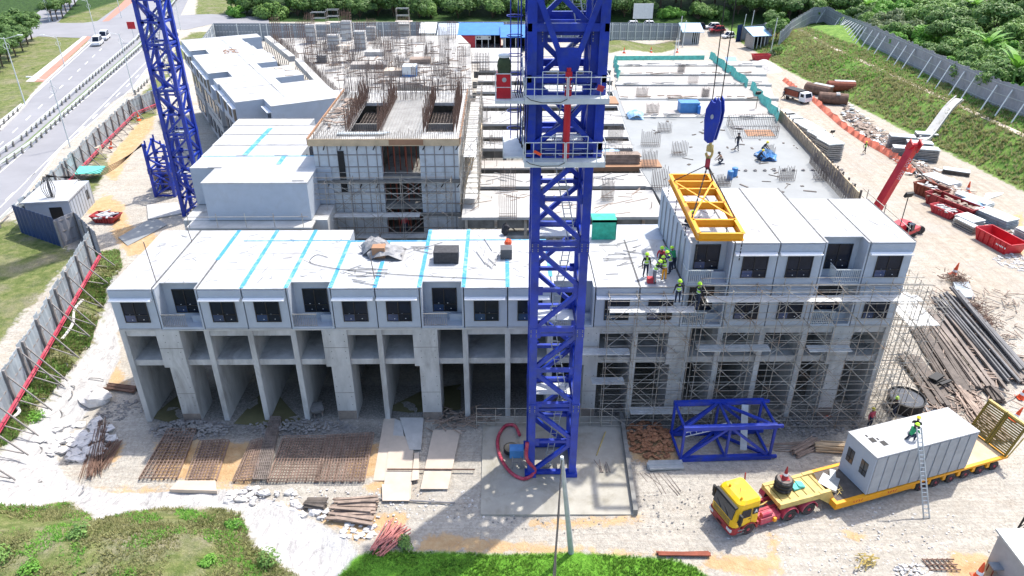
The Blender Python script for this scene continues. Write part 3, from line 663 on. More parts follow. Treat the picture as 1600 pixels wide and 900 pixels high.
for k,(x,m_) in enumerate(((-14.0,'rebar'),(-11.15,'rebar'),(-7.1,'rebar'),(-4.4,'rebar'))):
    mb=bars(MB(),(x,ys0-.3,CZ),(x,ys1+2,CZ),42,1.9,.02,.35,k); bars(mb,(x+.25,ys0-.3,CZ),(x+.25,ys1+2,CZ),42,1.6,.018,.35,k+9)
    mb.build('starter_bars',m_,ct,True)
mb=bars(MB(),(CX0,CY,CZ),(CX1,CY,CZ),70,.75,.016,.3,4)
for a,b in sh: bars(mb,(a,ys0-.2,CZ),(b,ys0-.2,CZ),14,.9,.018,.2,7); bars(mb,(a,ys1+.2,CZ),(b,ys1+.2,CZ),18,1.6,.02,.2,8)
bars(mb,(CX0,CY+16,CZ),(CX1,CY+16,CZ),60,1.5,.018,.3,5); bars(mb,(CX0+.2,CY,CZ),(CX0+.2,CY+16,CZ),50,.6,.016,.3,6)
mb.build('starter_bars','rebar_grey',ct,True)
m=MB(); rr=random.Random(91)
for k in range(40): m.ob((rr.uniform(CX0+.3,-14.2),rr.uniform(CY+3,CY+13),CZ+.15+rr.random()*.2),(rr.uniform(.2,1.6),rr.uniform(.1,.3),.08),rr.random()*3)
m.build('loose_timber','timber',ct,True)
m=MB()
for k in range(4): m.tube((-14.6,CY+1.0+.14*k,CZ+.2),(-10.6+.2*k,CY+1.0+.14*k,CZ+.2),.06,n=6)
m.build('pipe_bundle','galv_pale',ct,True)
m=MB(); rr=random.Random(92)
for k in range(60): x=rr.uniform(CX0,CX1); y=rr.choice([CY+13,CY+14.5,CY+16.2]); m.bar((x,y,CZ),(x+rr.uniform(-.1,.1),y,CZ+rr.uniform(1.4,2.8)),.045)
m.build('starter_bars','rebar_grey',ct,True)
# scaffold on the front and right of the core
def scaffold(name,label,x0,x1,y0,y1,z0,z1,bay=1.9,lift=2.0,decks=(),rail=1.0,brace=True,planks='plank',axis='x',seed=1,group=None,dense=False):
    t=thing(name,label,'scaffold',(x0,y0,z0),group=group); rr=random.Random(seed)
    nx=max(1,round((x1-x0)/bay)); ny=max(1,round((y1-y0)/1.2)) if axis=='x' else max(1,round((y1-y0)/bay))
    xs=[x0+(x1-x0)*k/nx for k in range(nx+1)]; ys=[y0+(y1-y0)*k/ny for k in range(ny+1)]
    r=.027
    for x in xs:
        for y in ys:
            MB().tube((x,y,z0),(x+rr.uniform(-.06,.06),y,z1+rr.uniform(0,.5)),r,n=5).build('standard','scaf',t,True)
    lv=[z0+.3]; z=z0+lift
    while z<z1: lv.append(z); z+=lift
    lv.append(z1)
    for z in lv:
        for y in ys:
            m=MB(); m.tube((x0-.2,y-.03,z),(x1+.2,y-.03,z+rr.uniform(-.03,.03)),r*.9,n=5)
            m.build('ledger','scaf',t,True)
            if dense or rr.random()<.55:
                MB().tube((x0-.2,y-.03,z+.55),(x1+.2,y-.03,z+.55),r*.8,n=5).build('guard_rail','scaf',t,True)
        m=MB()
        for x in xs: m.tube((x,y0-.1,z+.05),(x,y1+.1,z+.05),r*.9,n=5)
        m.build('transom','scaf',t,True)
    if brace:
        for k in range(len(xs)-1):
            for j in range(len(lv)-1):
                for y in (ys[0],) if rr.random()<.5 else (ys[0],ys[-1]):
                    a,b=(xs[k],xs[k+1]) if (k+j)%2 else (xs[k+1],xs[k])
                    m=MB(); m.tube((a,y-.05,lv[j]),(b,y-.05,lv[j+1]),r*.8,n=4)
                    if rr.random()<.5: m.tube((b,y-.09,lv[j]),(a,y-.09,lv[j+1]),r*.8,n=4)
                    m.build('brace','scaf',t,True)
    for (a,b,z) in decks:
        m=MB()
        for q in range(3):
            yy0=y0+.1+(y1-y0-.2)*q/3; m.box(a,b,yy0,yy0+(y1-y0-.2)/3-.03,z,z+.05)
        m.build('platform',planks,t,True)
    return t
scaffold('scaffold','light steel scaffold with plank walkways wrapped round the front of the grey lift core',CX0-1.2,-4.6,60.7,61.9,7.4,14.6,2.1,1.9,[(CX0-1.2,-7.5,11.3),(CX0-1.2,-7,9.2)],seed=3,dense=True)
scaffold('scaffold','rusty steel scaffold climbing the right side of the grey lift core',-3.5,-2.2,61,79,9,18.6,1.3,2.0,[(-3.4,-2.3,12.9),(-3.4,-2.3,16.8)],axis='y',brace=True,seed=4,dense=True)
m=MB()
for k in range(5): m.ob((-3.2+.2*k,62.5+3.0*k,14.5+.5*(k%2)),(.12,2.2,1.7+.4*(k%3)),0,0,.2)
solo(m,'plywood_stack','ply','raw plywood panels leaning on the right side scaffold of the lift core','panels',world=True)
# ---------------------------------------------------------------- stepped slabs between the core and the right deck
DZ=12.1
md=thing('floor_decks','pale half built floor decks in long strips behind the blue crane mast','building',(-4,58.9,4))
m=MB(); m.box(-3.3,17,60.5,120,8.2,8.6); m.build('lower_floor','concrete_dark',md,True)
m=MB(); m.box(-3.3,15.5,59.4,60.4,9.8,10.1); m.box(-3.3,15.5,59.3,59.45,8.6,9.6); m.build('ledge','concrete',md,True)
strips=[(715,1040,340,298,'deck_white'),(722,1012,291,271,'deck_white'),(738,1000,262,250,'deck_ply'),(742,990,232,221,'deck_white'),(742,985,214,203,'deck_white'),
 (740,978,193,173,'deck_white'),(738,965,166,150,'deck_white'),(738,961,143,133,'deck_white'),(738,958,126,117,'deck_ply'),(740,955,110,98,'deck_white')]
for k,(a,b,y0,y1,mt) in enumerate(strips):
    p=G(a,y0,DZ);q=G(b,y0,DZ);r_=G(a,y1,DZ)
    m=MB(); m.box(max(p.x,-3.6),q.x,p.y,r_.y,DZ-.25-.08*(k%2),DZ-.03*(k%3)); m.build('deck_slab',mt,md,True)
    m=MB(); x=p.x+.6
    while x<q.x: m.box(x,x+.25,p.y+.25,p.y+.5,8.6,DZ-.3); x+=2.6
    m.build('prop','concrete_dark' if k%2 else 'scaf',md,True)
    m=MB(); m.box(p.x,q.x,p.y+.6,p.y+.7,DZ-1.3,DZ-.3); m.build('edge_beam','concrete_dark',md,True)
    if k in (0,1,3,5,6):
        m=MB(); rr=random.Random(k)
        for j in range(26): m.ob((rr.uniform(p.x,q.x),rr.uniform(p.y+.3,r_.y-.3),DZ+.02),(rr.uniform(.4,2.6),.07,.03),rr.uniform(-.6,1.2))
        m.build('loose_timber',['timber','steel_grey'][k%2],md,True)
# ply sheets standing out
p=G(710,358,DZ)
m=MB(); rr=random.Random(19)
for j in range(150):
    x=rr.uniform(-3.4,1.2) if rr.random()<.6 else rr.uniform(6,15.5); y=rr.uniform(60,118); m.bar((x,y,8.6),(x+rr.uniform(-.1,.1),y,DZ+rr.uniform(-.5,1.3)),.05)
m.build('standing_props','scaf',md,True)
# clutter under the strips
m=MB(); rr=random.Random(9)
for j in range(240):
    x=rr.uniform(-3,16); y=rr.uniform(61,112); m.ob((x,y,8.9+rr.random()),(rr.uniform(.3,1.6),.08,.08),rr.uniform(0,3),0,rr.uniform(-.5,.5))
m.build('loose_timber','timber',md,True)
# ---------------------------------------------------------------- far deck with columns (left) and right deck
def deckpoly(pts,z,mt,nm,par,th=.35):
    P=[tuple(G(x,y,z)[:2]) for x,y in pts]
    return MB().prism(P,z-th,z).build(nm,mt,par,True)
fdp=G(530,160,DZ)
fd=thing('far_deck','pale far floor deck crowded with rebar and column forms behind the lift core','building',(fdp.x,fdp.y,4))
deckpoly([(420,60),(720,55),(735,70),(738,150),(640,128),(530,165),(470,97)],DZ,'deck_white','deck_slab',fd)
deckpoly([(735,75),(815,75),(815,96),(736,96)],DZ-.4,'deck_white','deck_slab',fd)
for a,b in (((418,62),(457,94)),((466,98),(524,160))):
    p=G(*a,DZ);q=G(*b,DZ); m=MB(); m.bar(p+Vector((0,0,.2)),q+Vector((0,0,.2)),1.0,.9); m.build('edge_beam','concrete_light',fd,True)
    m=MB(); d=(q-p).normalized(); nrm=Vector((-d.y,d.x,0))
    for k in range(int((q-p).length/1.3)):
        c=p+d*(k*1.3)-nrm*1.2; m.bar(c+nrm*.2-Vector((0,0,2.2)),c+nrm*1.0,.1); m.bar(c+Vector((0,0,-2.4)),c+d*1.2+Vector((0,0,-1)),.08)
    m.build('falsework','scaf',fd,True)
    mb=bars(MB(),p+nrm*.7,q+nrm*.7,int((q-p).length/.5),1.5,.018,.3,3); bars(mb,p+nrm*1.1,q+nrm*1.1,int((q-p).length/.35),1.1,.02,.3,5); mb.build('starter_bars','rebar_grey',fd,True)
    m=MB(); m.bar(p-nrm*1.2-Vector((0,0,2.6)),q-nrm*1.2-Vector((0,0,2.6)),1.6,.3); m.build('lower_ledge','concrete_dark',fd,True)
mb=MB()
for (a,b,y,h) in ((470,520,75,1.5),(500,560,84,1.3),(560,620,72,1.5),(620,680,66,1.5),(660,720,88,1.3),(480,520,120,1.4),(540,600,140,1.3),(690,735,100,1.4),(440,470,66,1.6),(600,640,133,1.2),(640,700,118,1.4),(545,600,120,1.3),(560,640,108,1.0),(690,735,128,1.5),(645,690,140,1.5)):
    bars(mb,G(a,y,DZ),G(b,y,DZ),int((b-a)/1.7),h,.02,.3,a)
rr=random.Random(71)
for k in range(46):
    x=rr.uniform(470,735); y=rr.uniform(64,150)
    if x<470+(y-95)*1.0 or x>735: continue
    if rr.random()<.7: bars(mb,G(x,y,DZ),G(x+rr.uniform(12,34),y,DZ),rr.randint(7,16),rr.uniform(1,2.2),.018,.25,k)
    else: a_=G(x,y,DZ); bars(mb,a_,a_+Vector((0,rr.uniform(2,5),0)),rr.randint(8,14),rr.uniform(1,2),.018,.25,k)
mb.build('starter_bars','rebar_grey',fd,True)
m=MB(); rr=random.Random(11)
for j in range(170):
    x=rr.uniform(470,730); y=rr.uniform(66,150)
    if y>100 and x<520: continue
    p=G(x,y,DZ+.06); m.ob(p,(rr.uniform(.5,3),rr.uniform(.05,.2),.1),rr.uniform(-.4,.4)+ (0 if rr.random()<.7 else 1.2))
m.build('loose_timber','timber',fd,True)
for (x0,x1,y,mt) in ((570,600,88,'concrete'),(548,605,108,'deck_ply'),(640,672,100,'timber'),(600,650,118,'ply_pale')):
    p=G(x0,y,DZ);q=G(x1,y,DZ); m=MB(); m.box(p.x,q.x,p.y,p.y+2.2,DZ,DZ+.7); m.build('formwork_stack',mt,fd,True)
p=G(629,120,DZ); p2=G(656,108,DZ)
m=MB(); m.mi=0; m.box(p.x,p2.x,p.y,p.y+2,DZ,DZ+1.3); m.mi=1; m.box(p.x+.03,p2.x-.03,p.y-.02,p.y+1.98,DZ+.3,DZ+1.5)
solo(m,'panel_bundle',['tarp_blue','galv_pale'],'blue and white wrapped bundle on brown boards in the middle of the far deck','bundle',world=True)
CAG=[(481,495,20,67,1,'rust brown bars over a grey column form'),(514,532,40,77,1,''),(536,551,14,62,1,''),(556,573,30,77,1,''),(624,641,24,55,1,''),(496,515,45,97,0,''),(550,566,50,95,0,''),(597,615,47,95,0,''),
 (687,702,41,97,0,''),(428,441,22,72,2,''),(449,461,36,82,2,''),(478,492,55,100,2,''),(583,596,42,80,0,''),(612,626,35,78,0,''),(678,696,93,118,0,''),(738,763,80,112,0,''),(497,512,78,97,1,''),(704,722,112,150,2,'')]
CAG+=[(466,478,30,60,2,''),(520,532,66,108,0,''),(538,548,70,104,2,''),(575,588,28,62,1,''),(602,612,62,104,2,''),(634,646,58,92,0,''),(652,664,30,66,2,''),(664,678,62,98,0,''),(700,712,30,60,2,''),(716,728,70,108,2,''),(618,630,86,118,0,''),(588,600,96,130,2,''),(645,656,100,136,2,'')]
CAG.sort(key=lambda c:c[0])
for k,(x0,x1,yt,yb,kind,_) in enumerate(CAG):
    xc=(x0+x1)/2; p=G(xc,yb,DZ); wd=pxw(x1-x0,p); h=V(xc,yt,p.y).z-DZ
    t=thing('rebar_cage',f"{ORD[k]} from the left of the rebar columns standing on the far pale deck",'column rebar',p,group='rebar columns on the far deck')
    mb=MB(); hh=wd/2; n=6 if kind!=2 else 4
    for s in range(n+1):
        for dy in (-.5,.5):
            mb.bar((-hh+wd*s/n,dy*wd*.7,0),(-hh+wd*s/n+rnd.uniform(-.08,.08),dy*wd*.7,h*rnd.uniform(.86,1.02)),.045)
    for s in range(int(h/.45)):
        z=.2+s*.45; mb.bar((-hh,-.35*wd,z),(hh,-.35*wd,z),.03); mb.bar((-hh,.35*wd,z),(hh,.35*wd,z),.03); mb.bar((hh,-.35*wd,z),(hh,.35*wd,z),.03)
    mb.build('cage_bars','rebar' if kind else 'rebar_grey',t)
    if kind==1:
        m=MB(); m.box(-hh,hh,-.4*wd,.4*wd,0,h*.62); m.build('column_form','concrete',t)
        m=MB()
        for s in range(4): m.box(-hh-.08,hh+.08,-.4*wd-.1,-.4*wd-.01,h*(.06+.15*s),h*(.06+.15*s)+.12)
        m.build('waler','post_grey',t)
for k,(x0,x1,yt,yb) in enumerate(((491,513,18,30),(515,533,14,28),(622,641,12,28),(532,546,50,66))):
    xc=(x0+x1)/2; p=G(xc,yb+30,DZ); wd=pxw(x1-x0,p); h=V(xc,yt,p.y).z-DZ; h0=h*.55
    t=thing('access_tower',f"{ORD[k]} from the left of the small scaffold towers on the far deck",'scaffold tower',p,group='scaffold towers on the far deck')
    mb=MB()
    for a in (-wd/2,wd/2):
        for b in (-.6,.6): mb.bar((a,b,0),(a,b,h),.06)
    mb.build('frame','scaf',t); mb=MB()
    for z in (h0*.5,h0,h0+1,h-.1):
        for b in (-.6,.6): mb.bar((-wd/2,b,z),(wd/2,b,z),.05)
    mb.build('guard_rail','galv_pale',t); MB().box(-wd/2-.3,wd/2+.6,-.6,.6,h0-.05,h0).build('platform','ply_pale',t)
# right deck
rdp=G(1045,310,DZ)
rd=thing('right_deck','wide grey floor deck with ply panels and green netting beside the sandy site road','building',(rdp.x,rdp.y,1))
deckpoly([(957,140),(1218,180),(1338,318),(1035,318),(1000,262)],DZ,'deck_grey','deck_slab',rd)
for k,(y0,y1) in enumerate(((183,158),(154,135),(132,119),(116,104),(102,96))):
    xl_=lambda y: 958+(y-97)*.12+max(0,(y-140))*.25; xr_=lambda y:1188+(y-95)*.5
    P=[(xl_(y0),y0),(xr_(y0)-12,y0),(xr_(y1)-12,y1),(xl_(y1),y1)]
    deckpoly(P,DZ+.05,'deck_ply' if k!=4 else 'deck_white','ply_deck',rd,.2)
    p=G(xl_(y0),y0+1.5,DZ);q=G(xr_(y0),y0+1.5,DZ); m=MB(); m.box(p.x,q.x,p.y,p.y+.7,DZ-.3,DZ+.12); m.build('beam_form','concrete_light',rd,True)
    m=MB(); rr=random.Random(k+60)
    for j in range(16):
        x=rr.uniform(p.x,q.x-2); m.ob((x,p.y+rr.uniform(-.5,.9),DZ+.3),(rr.uniform(.3,2),rr.uniform(.05,.25),.1),rr.uniform(-.3,.3))
    m.build('loose_timber','timber' if k%2 else 'steel_grey',rd,True)
deckpoly([(1187,95),(1222,180),(1216,181),(1175,95)],DZ-.2,'deck_white','edge_strip',rd)
m=MB()
a=G(1335,318,DZ);b=G(1215,185,DZ); m.bar(a+Vector((.2,0,.45)),b+Vector((.2,0,.45)),.12,1.3); m.build('edge_form','ply',rd,True)
m=MB(); d=(b-a).normalized(); L=(b-a).length
for k in range(int(L/1.6)): m.bar(a+d*(k*1.6)+Vector((.35,0,-.5)),a+d*(k*1.6)+Vector((.35,0,1.3)),.14)
m.build('form_post','timber_dark',rd,True)
mb=bars(MB(),a+Vector((-.2,0,0)),b+Vector((-.2,0,0)),80,1.3,.02,.3,8); bars(mb,a+Vector((-.9,-1,0)),a.lerp(b,.4)+Vector((-.9,0,0)),50,1.7,.025,.3,8)
mb.build('starter_bars','rebar_grey',rd,True)
# left side falsework of the right deck
a=G(957,150,DZ-.6); b=G(1010,300,DZ-.6); d=(b-a).normalized(); L=(b-a).length
m=MB()
for k in range(int(L/.9)):
    c=a+d*(k*.9); m.bar(c+Vector((-1.6,0,-2.5)),c+Vector((-.3,0,.3)),.08); m.bar(c+Vector((-1.4,0,-1.2)),c+Vector((0,.6,-1.1)),.1)
m.build('falsework','scaf',rd,True)
m=MB(); m.bar(a+Vector((.15,0,.35)),b+Vector((.15,0,.35)),.5,.4); m.build('edge_beam','concrete_light',rd,True)
CR=[(994,1011,137,152),(1059,1069,100,113),(1075,1089,118,132),(1010,1028,162,178),(1028,1048,192,206),(1096,1107,137,153),(1050,1072,222,242),(1216,1240,262,281),(1272,1292,265,281),(960,985,230,255),(1192,1207,227,248),(1120,1140,275,290),(782,805,262,296),(780,807,305,341),(818,826,150,190),(745,765,84,110),(1003,1024,236,262),(1018,1042,262,296),(940,958,282,312),(765,788,205,222),(800,816,225,245),(950,972,196,222),(745,762,168,190),(770,790,118,134),(1002,1030,205,228)]
CR.sort()
for k,(x0,x1,yt,yb) in enumerate(CR):
    xc=(x0+x1)/2; p=G(xc,yb,DZ); wd=pxw(x1-x0,p); h=max(.9,V(xc,yt,p.y).z-DZ)
    mb=MB(); n=9
    for s in range(n+1):
        for dy in (-.3,.3): mb.bar((-wd/2+wd*s/n,dy,0),(-wd/2+wd*s/n,dy,h*rnd.uniform(.85,1.1)),.035)
    for z in (.1,.3): mb.bar((-wd/2,-.3,z),(wd/2,-.3,z),.03); mb.bar((-wd/2,.3,z),(wd/2,.3,z),.03)
    solo(mb,'starter_rebar','rebar_grey',f"{ORD[k]} from the left of the small rebar clusters on the pale decks",'rebar',p,group='rebar clusters on the right deck')
# rebar parapet with open pit on the deck
mb=MB(); 
pp=[G(1134,212,DZ),G(1150,185+20,DZ)]
c0=G(1145,215,DZ);c1=G(1215,215,DZ);c2=G(1205,195,DZ);c3=G(1135,197,DZ)
for a,b,n in ((c0,c1,26),(c1,c2,8),(c3,c0,8),(c3,c2,26)): bars(mb,a,b,n,1.4,.018,.05,3); mb.bar(a+Vector((0,0,1.3)),b+Vector((0,0,1.3)),.03); mb.bar(a+Vector((0,0,.7)),b+Vector((0,0,.7)),.03)
solo(mb,'rebar_parapet','rebar_grey','low rectangular rebar parapet around an opening on the right grey deck','rebar',world=True)
m=MB(); m.quad(*[tuple(v+Vector((0,0,.03))) for v in (G(1168,213,DZ),G(1212,213,DZ),G(1204,203,DZ),G(1162,203,DZ))]); m.build('pit_form','ply_brown',rd,True)
for (a,b,lab) in (((1108,92),(1168,138),'green netting along the upper right edge of the right deck'),((1172,140),(1216,192),'green netting along the right edge of the right deck, nearer length'),((958,98),(966,128),'short green netting at the far left corner of the right deck')):
    p=G(*a,DZ);q=G(*b,DZ); m=MB(); n=14
    for k in range(n):
        u=p.lerp(q,k/n); v=p.lerp(q,(k+1)/n); o=Vector((.12*math.sin(k*1.7),.1*math.cos(k),0)); o2=Vector((.12*math.sin((k+1)*1.7),.1*math.cos(k+1),0))
        m.hexa([u+o,v+o2,v+o2+Vector((0,.03,0)),u+o+Vector((0,.03,0)),u+o*2+Vector((.2,0,1.15)),v+o2*2+Vector((.2,0,1.15+.1*math.sin(k))),v+o2*2+Vector((.2,.03,1.15)),u+o*2+Vector((.2,.03,1.15))])
    solo(m,'safety_net','net_teal',lab,'netting',world=True)
m=MB(); p=G(960,96,DZ);q=G(1100,95,DZ); m.bar(p+Vector((0,0,.5)),q+Vector((0,0,.5)),.05,.7); solo(m,'safety_net','net_teal','green netting along the far edge of the right deck','netting',world=True)
# things lying on the decks
def pbox(x0,x1,yb,h,dep,mt,name,label,cat,z=DZ,bump=0,rz=0):
    p=G((x0+x1)/2,yb,z); wd=pxw(x1-x0,p); m=MB(); m.ob((0,dep/2,h/2),(wd,dep,h)); 
    return solo(m,name,mt,label,cat,p,rz=rz)
t=thing('water_tank','blue rectangular tank with a folded flap on the upper right deck','tank',G(1077,177,DZ))
m=MB(); m.box(-1.2,1.2,0,1.6,0,1.2); m.box(-1.25,1.25,-.05,1.65,1.2,1.3); m.build('tank_body','tarp_blue',t); m=MB(); m.box(.9,1.25,-.5,-.05,.0,1.0); m.build('flap','roof_blue',t)
def tarp(x,y,z,rx,ry,h,mt,label,seed=1,name='tarpaulin'):
    p=G(x,y,z) if z is not None else g(x,y); rr=random.Random(seed); m=MB(); n=9
    P=[]
    for j in range(n):
        for i in range(n):
            u=(i/(n-1)-.5)*2; v=(j/(n-1)-.5)*2; k=1+.12*math.sin(7*math.atan2(v,u)+seed)
            P.append((u*rx*k,v*ry*k,max(.02,h*(1-min(1,(u*u+v*v)*.55))**.8*(.85+.25*rr.random())+.04*math.sin(5*u+seed)*math.sin(6*v))))
    b=len(m.v); m.v+=P
    for j in range(n-1):
        for i in range(n-1): m.f.append((j*n+i,j*n+i+1,(j+1)*n+i+1,(j+1)*n+i)); m.m.append(0)
    m.f.append(tuple([0,(n-1)*n,n*n-1,n-1])); m.m.append(0)
    return solo(m,name,mt,label,'tarpaulin',p)
tarp(992,184,DZ,.95,.9,1.0,'tarp_pale','pale blue tarpaulin draped over a heap at the left of the right deck',2)
tarp(1197,247,DZ,.9,1.1,.9,'tarp_blue','blue tarpaulin over a mixer on the grey deck beside the crouching workers',3)
tarp(955,238,DZ,.9,.6,.3,'tarp_pale','crumpled pale blue plastic sheet just right of the lower crane platform',4)
tarp(1152,200,DZ,.7,.5,.3,'tarp_grey','small grey plastic cover on the upper middle of the right deck',5)
for k,(x,y,mt,l_) in enumerate(((1140,280,'tarp_blue','left one of two blue drums on the grey deck above the white roofs'),(1147,275,'tarp_blue','right one of two blue drums on the grey deck above the white roofs'))):
    p=G(x,y,DZ); solo(MB().lathe((0,0,0),[(.28,0),(.3,.05),(.3,.3),(.31,.33),(.3,.36),(.3,.85),(.2,.9)],10),'drum',mt,l_,'drum',p,smooth=False)
m=MB(); p=G(945,163,DZ); 
m.ob((0,1.6,.1),(3.6,3.6,.15)); solo(m,'plywood_sheet','ply_brown','brown plywood sheet lying just right of the upper crane platform','plywood',p)
m=MB(); 
for k in range(7): m.ob((rnd.uniform(-.15,.15),.5,.1+.16*k),(4.3,1.1,.12))
solo(m,'timber_stack','timber','brown stacked timber planks right of the lower crane platform','timber stack',G(967,258,DZ))
m=MB()
for k in range(5): m.ob((0,1,.1+.1*k),(7,2.2,.08),rnd.uniform(-.03,.03))
solo(m,'form_panels','ply_brown','row of brown edge form panels under the timber stack beside the crane','form panels',G(980,268,DZ-.4))
# light masts and green netting at front
m=MB(); p=G(940,371,ZR-.05)
pa=G(924,374,ZR);pb=G(962,374,ZR)
m.box(pa.x,pb.x,pa.y,pa.y+.05,ZR-.3,ZR+1.7); m.box(pb.x-.05,pb.x,pa.y,pa.y+1.6,ZR-.3,ZR+1.5); m.box(pa.x,pb.x,pa.y,pa.y+1.4,ZR+1.5,ZR+1.7)
solo(m,'green_screen','net_green','bright green net screen standing at the roof edge just right of the crane mast','netting',world=True)

m=MB(); rr=random.Random(88)
for j in range(60):
    p=G(rr.uniform(985,1290),rr.uniform(188,300),DZ+.03)
    if p.x>15+(p.y-60)*.1 and p.x<33: m.ob(p,(rr.uniform(.1,1.2),rr.uniform(.04,.3),.05),rr.random()*3)
m.build('deck_debris','timber_dark',rd,True)
m=MB()
for k in range(12): p=G(1150+k*15,267-.1*k,DZ+.02); m.lathe(p,[(.18,0),(.2,.12),(.12,.12),(.1,.02)],8)
m.build('deck_sleeve','post_grey',rd,True)

# end of right deck
# ---------------------------------------------------------------- tower crane masts
def mast_geo(m,x0,x1,y0,y1,z0,z1,sec=3.6,leg=.34,br=.17,flip=0):
    'lattice members: returns builders keyed by part'
    pass
def mast(root,x0,x1,y0,y1,z0,z1,sec=6.1,leg=.5,br=.27,ladder=True):
    for (x,y) in ((x0,y0),(x1,y0),(x0,y1),(x1,y1)):
        m=MB(); sx=1 if x==x0 else -1; sy=1 if y==y0 else -1
        m.box(min(x,x+sx*leg),max(x,x+sx*leg),min(y,y+sy*leg),max(y,y+sy*leg),z0,z1)
        z=z0+sec
        while z<z1:
            m.box(min(x-sx*.03,x+sx*(leg+.03)),max(x-sx*.03,x+sx*(leg+.03)),min(y-sy*.03,y+sy*(leg+.03)),max(y-sy*.03,y+sy*(leg+.03)),z-.35,z+.35); z+=sec
        z=z0+sec/2
        while z<z1:
            m.box(min(x+sx*leg,x+sx*(leg+.28)),max(x+sx*leg,x+sx*(leg+.28)),min(y+sy*.1,y+sy*.13),max(y+sy*.1,y+sy*.13),z-.3,z+.3); m.box(min(x+sx*leg,x+sx*(leg+.2)),max(x+sx*leg,x+sx*(leg+.2)),min(y+sy*.1,y+sy*.13),max(y+sy*.1,y+sy*.13),z+sec/2-.45,z+sec/2+.45); z+=sec
        m.build('mast_leg','tower_blue',root,True)
        z=z0+sec; m=MB()
        while z<z1:
            for o in (-.17,.17):
                for q in (-.22,-.1,.1,.22): m.box(x+sx*leg/2+o-.03,x+sx*leg/2+o+.03,y-sy*.06-.02,y-sy*.06+.02,z+q-.03,z+q+.03)
            z+=sec
        m.build('bolts','steel_grey',root,True)
    n=0; z=z0
    a=leg/2
    C4=[(x0+a,y0+a),(x1-a,y0+a),(x1-a,y1-a),(x0+a,y1-a)]
    while z<z1-.3:
        zz=min(z+sec,z1)
        for k in range(4):
            p=C4[k];q=C4[(k+1)%4]; m=MB(); h=(zz-z)/2
            m.bar((*p,z+.18),(*q,z+.18),br,br*1.1); m.bar((*p,z-.22),(*q,z-.22),br*.8,br*.8) if z>z0+1 else None
            if zz==z+sec:
                m.bar((*p,z+h),(*q,z+h),br*.9)
                if (n+k)%2: p,q=q,p
                m.bar((*p,z+.2),(*q,z+h-.05),br); m.bar((*q,z+h+.1),(*p,zz-.15),br)
            m.build('lattice','tower_blue',root,True)
        z+=sec; n+=1
    if ladder:
        m=MB(); z=z0; xm=(x0+x1)/2+.2; k=0
        while z<z1-1:
            a,b=((xm-.5,y0+.9,z),(xm+.6,y1-.9,z+sec*.95)); 
            if k%2: a,b=((xm+.6,y0+.9,z),(xm-.5,y1-.9,z+sec*.95))
            for o in (-.22,.22): m.bar(Vector(a)+Vector((o,0,0)),Vector(b)+Vector((o,0,0)),.05)
            for j in range(18):
                c=Vector(a).lerp(Vector(b),j/18); m.bar(c-Vector((.22,0,0)),c+Vector((.22,0,0)),.035)
                if j%3==0:
                    m.bar(c+Vector((-.3,-.3,.5)),c+Vector((.3,-.3,.5)),.03); m.bar(c+Vector((-.3,-.3,.5)),c+Vector((-.22,0,0)),.03); m.bar(c+Vector((.3,-.3,.5)),c+Vector((.22,0,0)),.03)
            z+=sec; k+=1
        m.build('ladder','galv',root,True)
        z=z0+sec
        while z<z1-1:
            MB().box(x0+.5,x1-.5,y0+1.6,y1-.5,z-.02,z+.03).build('landing','galv_pale',root,True); z+=sec
MX0,MX1,MY0,MY1=1.68,5.15,39.7,43.1
mt_=thing('crane_mast','large central blue crane mast on a concrete pad with red ram and railed platforms','crane mast',(3.5,41.4,.2))
mast(mt_,MX0,MX1,MY0,MY1,.2,46)
# anchor blocks at the foot
m=MB()
for x in (MX0,MX1-.5):
    for y in (MY0,MY1-.36): m.box(x-.2,x+.6,y-.15,y+.5,.15,.45)
m.build('base_plate','tower_blue',mt_,True)
# climbing cage
ex=.38; cx0,cx1,cy0,cy1=MX0-ex,MX1+ex,MY0-ex,MY1+ex; zb,zt2=24.0,33.6
for (x,y) in ((cx0,cy0),(cx1,cy0),(cx0,cy1),(cx1,cy1)):
    sx=1 if x==cx0 else -1; sy=1 if y==cy0 else -1
    MB().box(min(x,x+sx*.5),max(x,x+sx*.5),min(y,y+sy*.3),max(y,y+sy*.3),zb,zt2+12).build('cage_post','tower_blue',mt_,True)
for z in (zb+.1,zb+.9,28.6,31.2,):
    m=MB(); m.box(cx0,cx1,cy0+.02,cy0+.25,z-.2,z+.2); m.box(cx0,cx1,cy1-.25,cy1-.02,z-.2,z+.2); m.box(cx0+.02,cx0+.25,cy0,cy1,z-.2,z+.2); m.box(cx1-.25,cx1-.02,cy0,cy1,z-.2,z+.2); m.build('cage_ring','tower_blue',mt_,True)
m=MB(); q=lambda a,b,w_=.3: m.bar(a,b,w_,.2,up=(0,1,0))
m2=MB(); m2.prism([(0,0)]*0 or [(3.0,cy0-.02),(3.95,cy0-.02),(3.95,cy0+.2),(3.0,cy0+.2)],29.7,30.0)
m2.hexa([(3.0,cy0-.06,29.0),(4.0,cy0-.06,29.0),(4.0,cy0+.15,29.0),(3.0,cy0+.15,29.0),(2.75,cy0-.06,30.2),(4.2,cy0-.06,30.2),(4.2,cy0+.15,30.2),(2.75,cy0+.15,30.2)])
m2.build('gusset','tower_blue',mt_,True)
q((2.95,cy0+.03,30.0),(cx0+.35,cy0+.03,33.2)); q((4.05,cy0+.03,30.0),(cx1-.35,cy0+.03,33.2)); q((cx0+.4,cy0+.03,33.3),(cx1-.4,cy0+.03,36)); q((cx1-.4,cy0+.03,33.3),(cx0+.4,cy0+.03,36))
